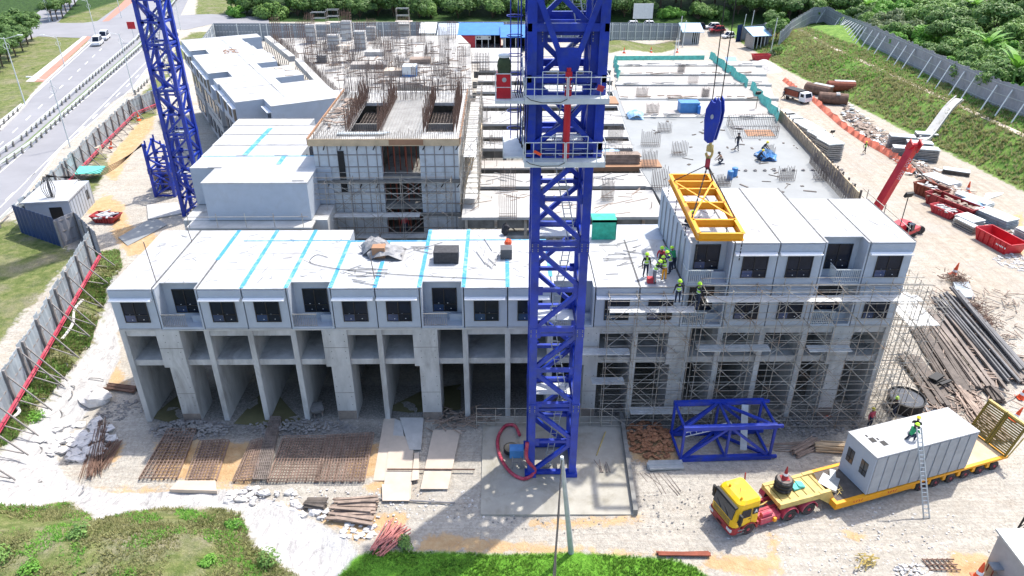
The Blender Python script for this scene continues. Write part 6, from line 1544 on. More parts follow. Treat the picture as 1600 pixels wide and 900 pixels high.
# ---------------------------------------------------------------- skips
def skip(label,loc,rz,L=4.6,W=2.1,H=1.2,mt='red_dark',fill=None):
    t=thing('skip',label,'skip',loc,rz,group='skips on the site'); th=.08; fl=.5
    m=MB()
    def shell(o,z0,z1): return [(-L/2+fl+o,-W/2+o,z0),(L/2-fl-o,-W/2+o,z0),(L/2-fl-o,W/2-o,z0),(-L/2+fl+o,W/2-o,z0),(-L/2+o,-W/2+o,z1),(L/2-o,-W/2+o,z1),(L/2-o,W/2-o,z1),(-L/2+o,W/2-o,z1)]
    a=shell(0,0,H); b=shell(th,.1,H+.001); n=len(m.v); m.v+=a+b
    for q in ((0,3,2,1),(0,1,5,4),(1,2,6,5),(2,3,7,6),(3,0,4,7)): m.f.append(q); m.m.append(0); 
    for q in ((0,1,2,3),(0,4,5,1),(1,5,6,2),(2,6,7,3),(3,7,4,0)): m.f.append(tuple(8+k for k in q)); m.m.append(0)
    for q in ((4,5),(5,6),(6,7),(7,4)): m.f.append((q[0],q[1],8+q[1],8+q[0])); m.m.append(0)
    m.build('shell',mt,t); m=MB()
    m.bar((-L/2,-W/2,H),(L/2,-W/2,H),.12); m.bar((-L/2,W/2,H),(L/2,W/2,H),.12); m.bar((-L/2,-W/2,H),(-L/2,W/2,H),.12); m.bar((L/2,-W/2,H),(L/2,W/2,H),.12); m.build('rim_rail',mt,t)
    for k in range(6):
        x=-L/2+.7+(L-1.4)*k/5; m=MB(); m.bar((x,-W/2-.05,.1),(x,-W/2-.05,H-.05),.1); m.build('rib',mt,t)
    if fill:
        m=MB(); rr=random.Random(len(label))
        for k in range(26): m.ob((rr.uniform(-L/2+.6,L/2-.6),rr.uniform(-W/2+.3,W/2-.3),H*.75+rr.random()*.3),(rr.uniform(.4,1.8),rr.uniform(.1,.4),.1),rr.random()*3,rr.uniform(-.3,.3))
        m.build('rubbish',fill,t)
    return t
s1=skip('empty bright red open skip nearest the camera on the right road edge',g(1559,384),R(-78),5.2,2.3,1.35,'red')
m=MB()
for k in range(5): m.ob((.8+.22*k,-1.21,.75),(.14,.02,.18),0,0,0)
m.box(1.9,2.1,-1.23,-1.2,.66,.84); m.build('lettering','facade_white',s1)
skip('long dark red skip full of boards in the middle of the right strip',g(1486,328),R(-66),6.8,2.1,1.4,'red_dark','timber'); skip('rusty skip behind the long dark red one',g(1452,306),R(-66),4,2.2,1.4,'rust_red','steel_grey')
skip('small dusty pink skip with grey blocks in front of the long dark red one',g(1476,336),R(-68),3.6,1.6,.9,'cloth_red','concrete'); skip('small crimson skip with white rubbish on the orange soil behind the cabin',g(168,345),R(-8),3.0,1.5,.75,'red_dark','roof_white')
skip('short red skip near the gravel heap by the far gate',g(1188,94),R(5),4,2,1.3,'cloth_red')
# ---------------------------------------------------------------- scaffolds on the front
FY=BY-1.15
scaffold('scaffold','steel tube scaffold against the front left of the two storey stack, beside the crane mast',V(947,560,FY).x,xi(13)+.6,FY-.1,FY+1.0,0,11.6,1.95,1.95,[(V(947,560,FY).x,xi(13)+.8,10.55),(V(1060,0+520,FY).x-8,xi(12)-.5,6.9),(xi(11),xi(12)-.7,4.2),(xi(12),xi(14),1.3)],seed=21,dense=True)
scaffold('scaffold','tall steel tube scaffold covering the front of the right hand modules',xi(13)+1.2,xi(18)+.9,FY-.3,FY+.8,0,12.4,1.9,1.9,[(xi(13)+1.4,xi(18)+.9,11.5),(xi(13)+1.3,xi(15)+.3,7.3),(xi(16),xi(17),7.2)],seed=22,dense=True)
m=MB(); 
scaffold('scaffold','steel scaffold tower with stairs and timber platforms along the right end of the block',xi(18)+1.0,xi(18)+3.3,BY-.6,BY+12,0,10.6,1.1,1.9,[(xi(18)+1,xi(18)+3.3,8.9)],axis='y',seed=23)
m=MB(); m.box(xi(18)+.9,xi(18)+4.4,BY+6.6,BY+7.9,9.3,9.36); solo(m,'timber_platform','ply','pale timber platform sticking out past the right end of the block','platform',world=True)
m=MB()
a=(xi(18)+.9,BY+8.2); 
for y in (BY+8.2,BY+12.5,BY+16): 
    m.bar((xi(18)+4.2,y,8),(xi(18)+4.2,y,13.2),.06)
m.bar((xi(18)+4.2,BY+8,12.9),(xi(18)+4.2,BY+17,12.9),.05); m.bar((xi(18)+4.2,BY+8,12.2),(xi(18)+4.2,BY+17,12.2),.05); solo(m,'handrail','scaf','rusty scaffold handrail running back from the right end of the roofs','handrail',world=True)
m=MB(); m.box(xi(18)+.5,xi(18)+3.5,BY+9,BY+14,8.4,8.8); solo(m,'concrete_slab','concrete_light','bare concrete slab edge beyond the right end of the modules','slab',world=True)

m=MB(); prev=None
for k in range(60):
    y=86+k*1.9; x=toe_x(y)+7+(y-100)*.06; a=Vector((x-.35,y,hgt(x-.35,y)+.05)); b=Vector((x+.45,y,hgt(x+.45,y)+.06))
    if prev: m.quad(prev[0],prev[1],b,a)
    prev=(a,b)
tag(m.build('path','ply_pale'),None,None,kind='structure')
# ---------------------------------------------------------------- heaps, stacks and site clutter
def bundle(label,name,cat,a,b,n,r,mt,spread,hmax=.5,seed=1,box=False,jit=.05,z=None,taper=0):
    'n long bars from a to b (world points), spread sideways'
    rr=random.Random(seed); a=Vector(a);b=Vector(b); u=(b-a).normalized(); nrm=Vector((-u.y,u.x,0)).normalized(); m=MB()
    for k in range(n):
        s=rr.uniform(-spread/2,spread/2); zz=rr.uniform(0,hmax)*(1-abs(s)/spread); o=nrm*s+Vector((0,0,zz+r)); sh=rr.uniform(-jit,jit)*(b-a).length; c=nrm*rr.uniform(-jit,jit)*4
        if box: m.bar(a+o+u*sh,b+o+u*sh*.6+c,r*2*rr.uniform(.8,1.6),r*1.2)
        else: m.tube(a+o+u*sh,b+o+u*sh*.6+c,r,n=6)
    return solo(m,name,mt,label,cat,world=True)
def scatter(mb,cx,cy,rx,ry,n,smin,smax,seed=1,flat=.5,rot=0,hz=0):
    rr=random.Random(seed)
    for k in range(n):
        a=rr.random()*6.28; q=rr.random()**.6; x=rx*q*math.cos(a); y=ry*q*math.sin(a); X=cx+x*math.cos(rot)-y*math.sin(rot); Y=cy+x*math.sin(rot)+y*math.cos(rot)
        s=rr.uniform(smin,smax); z=hgt(X,Y)+hz*max(0,1-q)+s*flat*.25
        mb.blob((X,Y,z),(s*.5,s*.4,s*flat*.5),rr.random()*99,.4,5,3)
    return mb
def rubble(label,px,py,rx,ry,n,smin,smax,mt='rock_grey',seed=1,flat=.5,rot=0,hz=0,kind=None,name='rubble_heap'):
    p=g(px,py); m=scatter(MB(),p.x,p.y,rx,ry,n,smin,smax,seed,flat,rot,hz)
    o=solo(m,name,mt,label,'rubble',(p.x,p.y,p.z),world=True)
    if kind: o['kind']=kind
    return o
rubble('broken grey rubble in front of the second and third ground floor openings',300,672,3.3,1.2,420,.1,.4,'rock_grey',1,hz=.4)
rubble('dark crushed rubble and sand along the foot of the fourth and fifth openings',470,668,4.5,1.0,420,.08,.32,'rock_grey',2,hz=.25)
rubble('pale gravel rubble below the right hand scaffold',1225,665,6,1.4,520,.08,.3,'rock_grey',3,hz=.15)
rubble('large pale broken slabs of sprayed concrete at the toe of the left slope',125,690,2.6,2.6,60,.4,1.3,'rock_white',4,.35)
solo(MB().blob((0,0,.35),(1.25,.95,.75),5,.14,11,7),'boulder','rock_white','single big white boulder beside the left corner of the block','boulder',g(152,628))
rubble('string of white rocks along the lower sheeted slope',470,792,2.6,.8,26,.3,.8,'rock_white',6,.5,rot=-.5)
rubble('white rocks heaped left of the wire racks',385,775,1.7,.9,24,.3,.9,'rock_white',7,.5)
rubble('white rubble on the sheet below the timber pile',560,832,1.2,.9,40,.15,.6,'rock_white',8,.5)
rubble('reddish brown clay heap between the pad and the lying mast section',1015,688,1.9,2.2,300,.12,.5,'clay',9,.6,hz=.5)
rubble('grey stones scattered in the gap left of the block corner',190,640,1.8,1.4,150,.1,.4,'rock_grey',10,.5)
rubble('broken white tiles and rubble beyond the bright red skip',1590,410,2.6,2.2,150,.15,.5,'rock_white',11,.4)
m=MB(); p=g(1192,108); m.lathe(p,[(4.5,-.3),(3.4,.5),(2,1.3),(.6,2.0),(.1,2.1)],20); solo(m,'gravel_heap','gravel_heap','grey gravel heap in front of the red skip near the gate','gravel heap',world=True,smooth=True)
rubble('stray stones along the front gravel',1000,800,13,2.2,320,.05,.2,'rock_grey',12,.5,kind='stuff',name='stones')
rubble('stray stones over the gravel yard around the lorry',1350,840,9,3.2,420,.05,.2,'rock_white',13,.5,kind='stuff',name='stones')
rubble('stray stones in front of the rebar mats',600,790,11,1.8,300,.05,.22,'rock_white',14,.5,kind='stuff',name='stones')
for k,(x0,y0,x1,y1) in enumerate(()): pass
# rebar mats on the ground: quads in the photo
def matpx(label,q,nx,ny,z=.18,layers=2,mt='rebar_light',r=.02,seed=0):
    P=[G(x,y,0) for x,y in q]; m=MB(); rr=random.Random(seed)
    for L in range(layers):
        zz=z+.16*L; up=Vector((0,0,zz)); s=Vector((rr.uniform(-.2,.2),rr.uniform(-.15,.15),0))*L
        for k in range(nx+1): a=P[0].lerp(P[1],k/nx)+up+s;b=P[3].lerp(P[2],k/nx)+up+s; m.bar(a,b,r*2)
        for k in range(ny+1): a=P[0].lerp(P[3],k/ny)+up+s;b=P[1].lerp(P[2],k/ny)+up+s+Vector((0,0,.03)); m.bar(a,b,r*1.6)
    for k in range(0,nx+1,3):
        a=P[0].lerp(P[1],k/nx);b=P[3].lerp(P[2],k/nx); m.bar(a+Vector((0,0,z-.1)),b+Vector((0,0,z-.1)),.12)
    return solo(m,'rebar_mat',mt,label,'rebar mat',world=True,group='rebar mats on the gravel')
matpx('leftmost long narrow rebar mat, slanting on the gravel',[(262,674),(306,674),(276,750),(218,750)],9,16,seed=1,r=.022)
matpx('second rebar mat from the left, narrow and slanting',[(318,692),(358,690),(338,752),(296,752)],9,14,seed=2,r=.022)
matpx('third rebar mat from the left, lying on orange soil',[(394,694),(412,690),(402,752),(366,755)],7,14,seed=3,r=.022)
matpx('grey narrow rebar mat standing out between the brown ones',[(425,655),(440,655),(420,752),(398,752)],7,20,seed=4,mt='rebar_grey',layers=2,r=.03)
matpx('wide rusty rebar mat right of the grey one',[(442,688),(510,688),(497,755),(418,755)],16,16,seed=5,r=.022)
matpx('rightmost wide rusty rebar mat beside the timber sheets',[(512,684),(585,680),(570,755),(495,755)],17,16,seed=6,r=.022)
matpx('dark rebar mat at the right edge among the tyre piles',[(1572,328),(1606,328),(1625,356),(1590,352)],12,12,seed=8,r=.03)
# plywood sheets on the ground
def sheet(label,q,mt='ply_pale',h=.08,name='plywood_sheet',group=None,z=0):
    P=[g(x,y) for x,y in q]; m=MB(); zz=z
    m.hexa([p+Vector((0,0,.03+zz)) for p in P]+[p+Vector((0,0,.03+h+zz)) for p in P]); return solo(m,name,mt,label,'sheet',world=True,group=group)
S_=[('tall plywood sheet left of the seam strip',[(583,752),(607,752),(618,655),(600,655)],'ply_pale'),('pale plywood sheet with dark marks in the second column',[(607,752),(640,752),(628,660),(617,656)],'concrete_light'),
('long pale plywood sheet in the middle column',[(597,785),(642,782),(647,685),(610,682)],'ply_pale'),('grey plywood sheet behind the middle column',[(640,705),(658,705),(662,655),(625,655)],'concrete_light'),
('tan plywood sheet lying alone to the right',[(657,767),(700,767),(720,675),(677,675)],'ply_pale'),('small plywood sheet below the middle column',[(597,760),(640,760),(640,786),(598,786)],'ply_pale'),('narrow plywood strip beside the middle column',[(643,755),(655,753),(655,712),(648,712)],'ply_pale'),
('stacked plywood slab on the grass edge at the lower left',[(266,770),(340,772),(338,756),(280,756)],'ply_pale')]
for k,(l_,q,mt) in enumerate(S_): sheet(l_,q,mt,.05+.25*(k==7),z=.03*k if k<7 else 0)
bundle('long brown scaffold pipe lying across the plywood sheets','pipe','pipe',g(602,737),g(740,736),1,.06,'rebar',.1,.4,1)
bundle('long dark pole lying below the plywood sheets','pole','pole',g(560,780),g(715,786),1,.07,'post_grey',.1,.1,2)
# timber piles
bundle('heap of reddish timber planks on the orange soil left of the crane pad','timber_pile','timber pile',g(522,800),g(585,803),34,.08,'timber',1.9,.6,3,True,.12)
bundle('low wire rack of grey timber left of the plank heap','timber_rack','timber pile',g(478,790),g(510,792),16,.07,'timber_dark',.9,.5,4,True)
bundle('fan of crimson painted props at the edge of the green lawn','prop_bundle','steel props',g(592,862),g(628,826),30,.045,'prop_pink',1.1,.5,5,False,.2)
bundle('rusty steel beams lying on the lawn edge','steel_beam','steel beam',g(1026,868),g(1108,868),7,.07,'rust_red',.35,.2,6,True)
bundle('bundle of timber poles on the gravel right of the lying mast section','timber_pile','timber pile',g(1240,712),g(1275,692),30,.05,'timber',.9,.5,7)
bundle('strapped timber bundle left of the carried module','timber_pile','timber pile',g(1272,700),g(1322,703),30,.05,'ply',1.0,.7,8)
bundle('thin sticks scattered across the rubble under the scaffold','loose_sticks','timber',g(1200,697),g(1270,695),8,.03,'timber',1.2,.1,9,False,.1)
bundle('rusty rebar bundle propped at the toe of the left slope','rebar_bundle','rebar',g(160,665),g(143,745),40,.022,'rebar',1.1,.5,10,False,.12)
bundle('second rusty rebar bundle lying on orange soil right of the propped one','rebar_bundle','rebar',g(180,693),g(152,735),40,.022,'rebar',1.0,.3,11,False,.1)
bundle('short stack of rebars at the left corner of the block','rebar_bundle','rebar',g(168,606),g(214,611),16,.05,'rebar',.7,.4,12)
rr=random.Random(5)
m=MB(); p=g(715,660)
for k in range(90): 
    a=Vector((p.x+rr.gauss(0,1.1),p.y+rr.gauss(0,.5),rr.random()*.6)); m.bar(a,a+Vector((rr.uniform(-1.2,1.2),rr.uniform(-.8,.8),rr.uniform(-.2,.3))),.06)
solo(m,'timber_heap','timber','tangled heap of sticks and cable left of the scaffolded crane pad corner','timber heap',world=True)
bundle('galvanised decking sheets stacked beside the crane pad','decking_stack','decking',g(1012,731),g(1066,731),9,.12,'galv',.8,.25,13,True,.04)
# big pipe and timber yard at right
a=g(1450,470);b=g(1500,600)
YD=[('dark plastic pipes in the middle of the pipe yard',(1472,470),(1580,600),16,.12,'pipe_dark',2.2,.5),('brown timber lengths on the left side of the pipe yard',(1452,490),(1540,610),26,.10,'pipe_brown',3.0,.5),('black pipes on the right side of the pipe yard',(1490,462),(1598,590),14,.13,'pipe_dark',1.5,.7),
('grey boards under the pipe yard',(1440,520),(1500,615),18,.12,'timber_dark',2.4,.3),('weathered timber at the far right of the pipe yard',(1530,520),(1600,600),14,.10,'pipe_brown',1.6,.4),('brown planks between the pipe yard and the scaffold',(1420,560),(1475,640),14,.12,'timber_dark',1.6,.3),
('loose timber in front of the pipe yard',(1500,610),(1560,690),16,.09,'timber',1.8,.4),('short dark logs right of the loose timber',(1545,610),(1562,632),10,.13,'timber_dark',.8,.5),('thin poles fallen across the pipe yard',(1470,540),(1600,560),6,.04,'timber',2.0,.5),('fan of pale laths beside the round tank',(1510,590),(1555,592),20,.05,'timber',1.2,.5)]
for k,(l_,a,b,n_,r_,mt,sp,hm) in enumerate(YD): bundle(l_,'pipe_stack' if 'pipe' in mt else 'timber_pile','pipes' if 'pipes' in l_ else 'timber pile',g(*a),g(*b),n_,r_,mt,sp,hm,30+k,box='pipe_dark'!=mt,jit=.06)
m=MB(); rr=random.Random(77)
for k in range(420):
    p=g(rr.uniform(1450,1600),0+rr.uniform(455,640)) if rr.random()<.5 else g(rr.uniform(1440,1530),rr.uniform(600,680))
    if p.x<31: continue
    m.ob((p.x,p.y,p.z+.1+rr.random()*.3),(rr.uniform(.3,1.8),.08,.05),rr.random()*3.1,0,rr.uniform(-.2,.2))
solo(m,'timber_scraps','timber','scattered broken timber offcuts over the pipe yard on the right','timber scraps',world=True)['kind']='stuff'
for k,(x,y,l_) in enumerate(((1520,485,'brown brushwood clump at the top of the pipe yard'),(1535,505,'brown brushwood clump right of the pale board'),(1492,440,'small brushwood clump beside the traffic cone'))):
    p=g(x,y); m=MB(); rr=random.Random(k)
    for j in range(260):
        a=p+Vector((rr.gauss(0,.6),rr.gauss(0,.6),rr.random()*.7)); m.bar(a,a+Vector((rr.uniform(-.6,.6),rr.uniform(-.6,.6),rr.uniform(-.3,.4))),.03)
    solo(m,'brushwood','rebar',l_,'brushwood',world=True)
sheet('grey blue panel lying at the top of the pipe yard',[(1497,468),(1522,468),(1512,444),(1488,444)],'hoarding',.25,'panel'); sheet('pale plywood board on the pipe yard',[(1495,478),(1512,484),(1522,472),(1505,468)],'ply_pale',.1)
sheet('white sheet beside the round black tank',[(1432,640),(1470,650),(1465,625),(1425,618)],'roof_white',.1,'panel'); sheet('pale sheet on the upper left of the pipe yard',[(1440,540),(1465,570),(1475,560),(1448,530)],'concrete_light',.1,'panel')
t=thing('water_tank','round black open water tank behind the carried module','tank',g(1412,636)); MB().lathe((0,0,0),[(1.35,0),(1.4,.1),(1.4,1.0),(1.48,1.05),(1.35,1.1),(1.3,.95)],24).build('tank_wall','black',t,smooth=False); MB().lathe((0,0,.96),[(1.3,0),(1.25,.02)],20).build('water','window_pane',t)
bundle('curled black panels left of the round tank','panel_bundle','panels',g(1458,607),g(1473,600),9,.14,'black',1.2,1.0,50,True)
# tables of panels and tube stacks along right road
def pstack(label,x,y,n,sx,sy,mt='galv',rz=0,dz=.16,group=None,name='panel_stack',base=None):
    p=base or g(x,y); rr=random.Random(int(x)); t=thing(name,label,'panel stack',p,rz,group)
    for k in range(n): MB().ob((rr.uniform(-.05,.05),rr.uniform(-.08,.08),.15+dz*k),(sx,sy,dz*.62),rr.uniform(-.02,.02)).build('panel',mt if k<n-1 else 'galv_pale',t)
    m=MB()
    for k in range(3): m.box(-sx/2+.2+k*(sx-.5)/2,-sx/2+.3+k*(sx-.5)/2,-sy/2,sy/2,0,.07)
    m.build('bearer','timber',t); return t
for k,(x,y) in enumerate(((1221,203),(1231,210),(1245,218),(1262,228),(1274,238),(1290,250))): pstack(f'{ORD[k]} from the far end of the grey panel stacks standing beside the right deck edge',x+2,y-4,9,3.4,2.6,'steel_grey',R(-80),.3,'grey panel stacks beside the deck')
for k,(x,y,n_) in enumerate(((1405,232,9),(1432,240,8),(1412,246,7),(1442,250,8),(1448,214,3))): pstack(f'{ORD[k]} of the grey decking stacks around the red boom tip',x,y,n_,3.6,1.6,'steel_grey',R(-15),.24,'grey decking stacks by the boom')
pstack('low stack of grey boards at the foot of the embankment',1493,272,5,3.4,1.4,'timber_dark',R(-30),.12); pstack('grey panel pile below the blue tarpaulin',1512,352,6,2.6,2.0,'galv',R(-70),.18); pstack('bundle of grey tubes in front of the long red skip',1507,358,4,3.0,.8,'steel_grey',R(-75),.25)
pstack('wide pile of blue grey panels behind the bright red skip',1552,350,7,4.4,2.2,'hoarding',R(-68),.2); pstack('pale panels right of the blue tarpaulin',1520,318,4,4.5,1.6,'galv_pale',R(-65),.2); pstack('stack of pale sheets behind the rusty skip',1470,285,3,4.5,2.4,'galv_pale',R(-68),.2)
pstack('small blue banded bundle at the right edge beyond the skip',1600,375,6,2.2,1.2,'galv',R(-75),.2)
tarp(1512,322,None,2.2,1.4,1.0,'tarp_pale','pale blue tarpaulin heap behind the long red skip',9); tarp(1538,335,None,1.2,.8,.5,'tarp_pale','small trailing piece of pale blue tarpaulin right of the larger heap',12)
sheet('white board on the sandy verge right of the skips',[(1535,315),(1565,305),(1568,302),(1540,303)],'galv_pale',.08,'panel')
bundle('long rusty channels lying behind the first grey decking stacks','steel_channel','steel',g(1430,262),g(1470,300),9,.13,'rust_red',1.8,.4,60,True)
bundle('long grey channels running up to the long red skip','steel_channel','steel',g(1425,258),g(1455,290),9,.12,'timber_dark',1.4,.5,61,True); bundle('grey channels along the right side of the bright red skip','steel_channel','steel',g(1545,335),g(1600,385),8,.12,'steel_grey',1.2,.4,62,True)
m=MB(); rr=random.Random(31)
for k in range(1000):
    t_=rr.random(); p=g(1322+t_*250,178+t_*190+rr.gauss(0,6)); 
    if p.x<46: continue
    m.ob((p.x,p.y,p.z+.1+rr.random()*.35),(rr.uniform(.3,2.0),rr.uniform(.06,.5),.08),rr.random()*3.1,rr.uniform(-.3,.3),rr.uniform(-.2,.2))
solo(m,'scrap_strip','timber','long strip of mixed timber and metal scrap between the orange netting and the embankment','scrap',world=True)['kind']='stuff'
m=MB(); rr=random.Random(32)
for k in range(500):
    t_=rr.random(); p=g(1316+t_*240,172+t_*185+rr.gauss(0,9)); m.ob((p.x,p.y,p.z+.1+rr.random()*.3),(rr.uniform(.2,1.4),rr.uniform(.06,.6),.08),rr.random()*3.1,rr.uniform(-.3,.3))
solo(m,'concrete_debris','galv','pale plasterboard and metal debris scattered through the scrap strip','debris',world=True)['kind']='stuff'
# orange netting
def net(label,pts,h,mt='net_orange'):
    m=MB(); P=[g(x,y) for x,y in pts]; rr=random.Random(4)
    for a,b in zip(P,P[1:]):
        n=6
        for k in range(n):
            p=a.lerp(b,k/n);q=a.lerp(b,(k+1)/n); l1=.5+.25*math.sin(k*2+a.x); l2=.5+.25*math.sin((k+1)*2+a.x)
            m.hexa([p+Vector((0,0,.03)),q+Vector((0,0,.03)),q+Vector((.03,0,.05)),p+Vector((.03,0,.05)),p+Vector((l1,.3,h*(.6+.3*rr.random()))),q+Vector((l2,.3,h*(.7+.2*rr.random()))),q+Vector((l2+.04,.3,h*.8)),p+Vector((l1+.04,.3,h*.8))])
    return solo(m,'barrier_net',mt,label,'netting',world=True)
net('slack orange netting beside the sandy road, running from the small lorry to the scrap strip',[(1266,156),(1290,178),(1315,200),(1335,214),(1350,224)],1.0); net('lower stretch of orange netting below the decking stacks',[(1350,224),(1375,238),(1395,250),(1410,262),(1422,274)],1.1); net('red netting beyond the dark lorry load',[(1222,126),(1232,134),(1240,141)],.9)
# rusty column moulds
for k,(x,y,rz,l_) in enumerate(((1277,148,-50,'large dark brown steel mould with white top left of the pair'),(1300,162,-20,'large dark brown steel mould with white stripe, right of the pair'),(1312,143,-10,'brown steel mould part behind the two large ones'))):
    p=g(x,y); t=thing('steel_mould',l_,'steel mould',p,R(rz)); m=MB(); m.lathe((0,0,1.0),[(.9,-2.6),(1.05,-2.5),(1.05,2.5),(.9,2.6)],16,'X'); m.build('shell','rust_red' if k==2 else 'rebar',t,smooth=False); m=MB(); m.box(.4,1.1,-.75,.75,1.75,2.0) if k==1 else m.box(-1.2,2.6,-.2,.9,1.8,2.05); m.build('cover','roof_white',t)
sheet('round white sheet behind the brown steel moulds',[(1290,138),(1304,137),(1306,130),(1293,128)],'roof_white',.1,'panel')
cone(g(1511,300),'orange cone on the sandy verge below the embankment',1.5); cone(g(1489,430),'orange cone beside the right end scaffold platform',1.5,tilt=.15); cone(g(1290,648),'orange cone under the right hand scaffold',1.3); cone(g(1528,902),'orange cone at the lower right beside the stool',1.3); cone(g(1583,656),'orange cone behind the trailer ramp, nearer one',1.3,tilt=.3); cone(g(1594,622),'orange cone at the right edge below the pipe yard',1.3,tilt=.2)
cone(g(217,188),'small orange cone by the road hoarding',1.2); cone(g(975,83),'small orange cone at the far end of the grass strip, left',1.3); cone(g(1017,82),'small orange cone at the far end of the grass strip, middle',1.3); cone(g(1058,82),'small orange cone at the far end of the grass strip, right',1.3); cone(g(173,232),'orange cone leaning at the bend of the road hoarding',1.2,tilt=.3)
# roof items
bx=P(697,412,ZR); solo(MB().box(-.95,.95,0,1.3,0,.95),'foam_block','foam_black','speckled black block standing on the white roof','block',bx)
t=thing('covered_machine','grey plastic sheet draped over a brown box on the white roof','covered machine',P(592,404,ZR)); MB().box(-.5,.5,0,.8,0,.9).build('box','ply_brown',t)
tarp(604,398,ZR,1.3,1.0,.8,'tarp_grey','crumpled grey tarpaulin spilling right of the brown box on the white roof',21); tarp(587,392,ZR,1.0,.9,1.15,'tarp_grey','darker folded grey tarpaulin on top of the brown box on the roof',22)
solo(MB().box(-.45,.45,0,.9,0,.8),'foam_block','pipe_dark','grey and tan box at the roof edge just left of the crane mast','block',P(791,405,ZR)); solo(MB().blob((0,0,.3),(.32,.32,.32),1,.1,8,6),'orange_bag','cone','orange round bag on the white roof left of the crane mast','bag',P(794,384,ZR)); solo(MB().blob((0,0,.45),(.35,.35,.5),2,.3,7,5),'dark_bag','cloth_black','black and blue gear bag on the roof beside the orange bag','bag',P(790,366,ZR))
rr=random.Random(8)
for k,(x0,x1,y0,y1,n_,l_) in enumerate(((540,590,415,440,9,'loose steel rods fanned on the white roof below the brown box'),(755,790,385,425,11,'crossed loose rods on the white roof left of the crane mast'),(935,1000,375,430,15,'scattered loose rods on the white roof right of the crane mast'),(620,655,385,392,5,'a few thin rods near the back edge of the white roof'))):
    m=MB()
    for j in range(n_):
        a=P(rr.uniform(x0,x1),rr.uniform(y0,y1),ZR+.03); t_=rr.uniform(-.5,.7) if k!=1 else rr.uniform(1.2,2.2); L_=rr.uniform(.8,2.4); m.bar(a,a+Vector((L_*math.cos(t_),L_*math.sin(t_),.02)),.045)
    solo(m,'loose_rods','steel_grey',l_,'rods',world=True)
m=MB(); pts=[P(484,395,ZR+.03),P(500,415,ZR+.03),P(560,424,ZR+.03),P(660,431,ZR+.03),P(790,437,ZR+.03)]; m.path(curve_pts([P(512,402,ZR+.03),P(495,398,ZR+.03),P(484,408,ZR+.03)]+pts[1:],6),.025,5); solo(m,'roof_cable','seam','thin dark cable trailing in a curve across the white roof','cable',world=True)
bl_=P(1021,445,ZR); solo(MB().box(-.3,.3,-.2,.2,0,.4),'crate','cloth_red','pink crate held by the leftmost leaning worker on the roof','crate',P(1017,441,ZR))
for k,(x,y,h_,l_) in enumerate(((244,440,3.2,'thin steel pole standing on the left end of the white roof'),(300,378,1.4,'thin steel pole at the back left corner of the front roof'),(585,435,2.0,'thin steel rod standing below the tarpaulin on the roof'))):
    p=P(x,y,ZR); solo(MB().tube((0,0,0),(-.15,0,h_),.035,n=6),'steel_pole','rebar_grey',l_,'pole',p)
# wheelbarrow
wbp=g(497,648); t=thing('wheelbarrow','wheelbarrow full of rubble inside the fourth ground floor opening','wheelbarrow',wbp,R(20)); m=MB(); m.hexa([(-.3,-.3,.35),(.3,-.3,.35),(.25,.4,.35),(-.25,.4,.35),(-.5,-.55,.8),(.5,-.55,.8),(.45,.6,.8),(-.45,.6,.8)]); m.build('tray','steel_grey',t); MB().lathe((0,.75,.22),[(.1,-.05),(.22,-.05),(.22,.05),(.1,.05)],12,'X').build('wheel','tyre',t)
for x in (-.3,.3): MB().bar((x,.7,.25),(x,-1.2,.75),.05).build('handle','timber',t); MB().bar((x,-.4,.4),(x,-.45,0),.04).build('leg','steel_grey',t)
# guard rails in front of the pad
for k,(x0,x1,y,l_) in enumerate(((745,835,668,'steel tube barrier along the back left of the crane pad'),(905,955,668,'short steel tube barrier along the back right of the crane pad'))):
    a=g(x0,y);b=g(x1,y); m=MB()
    for z in (.5,1.1,1.9): m.tube(a+Vector((0,0,z)),b+Vector((0,0,z)),.03)
    for t_ in (0,.33,.66,1): c=a.lerp(b,t_); m.tube(c,c+Vector((0,0,2.2 if t_==0 else 1.9)),.03)
    solo(m,'tube_barrier','scaf',l_,'barrier',world=True)
# starter rods near pad corner
rr=random.Random(3); m=MB()
for k in range(9): a=G(945+rr.uniform(-8,12),738,.2); m.bar(a,a+Vector((rr.uniform(-.6,.3),rr.uniform(.2,1.4),.1)),.035)
solo(m,'rebar_rods','rebar_grey','loose rebar rods lying on the right side of the crane pad','rods',world=True)
bundle('single yellow rod lying on the crane pad','rod','rod',G(933,712,.16),G(944,675,.16),1,.04,'mustard',.1,.05,70)
m=MB(); rr=random.Random(13)
for k in range(7): 
    a=g(1000+k*7,740); m.bar(a+Vector((0,0,.04)),a+Vector((rr.uniform(.4,1.2),rr.uniform(-2.4,-1),.04)),.04)
solo(m,'rebar_rods','rebar_grey','thin dark rods scattered on the gravel right of the crane pad','rods',world=True)
m=MB(); rr=random.Random(14); p=g(1352,882)
for k in range(16): a=p+Vector((rr.gauss(0,.35),rr.gauss(0,.3),.05+rr.random()*.3)); m.path(curve_pts([a,a+Vector((rr.uniform(-.5,.5),rr.uniform(-.4,.4),.2)),a+Vector((rr.uniform(-.7,.7),rr.uniform(-.5,.5),0))],4),.035,4)
solo(m,'rope_heap','mustard','tangled heap of yellow rope on the gravel at the lower right','rope',world=True)
m=MB(); p=g(1478,893)
for k in range(6): m.bar(p+Vector((k*.32-.9,0,.1)),p+Vector((k*.32-1.1,.9,.15)),.06)
for k in range(3): m.bar(p+Vector((-1.1,k*.4,.16)),p+Vector((.9,k*.4,.16)),.06)
solo(m,'steel_grating','rebar','rusty steel grid lying near the lower right corner','grating',world=True)
rubble('small heap of mixed rubble left of the steel grid at the bottom right',1425,893,1.2,.6,90,.08,.3,'rock_white',15,.6,hz=.2)
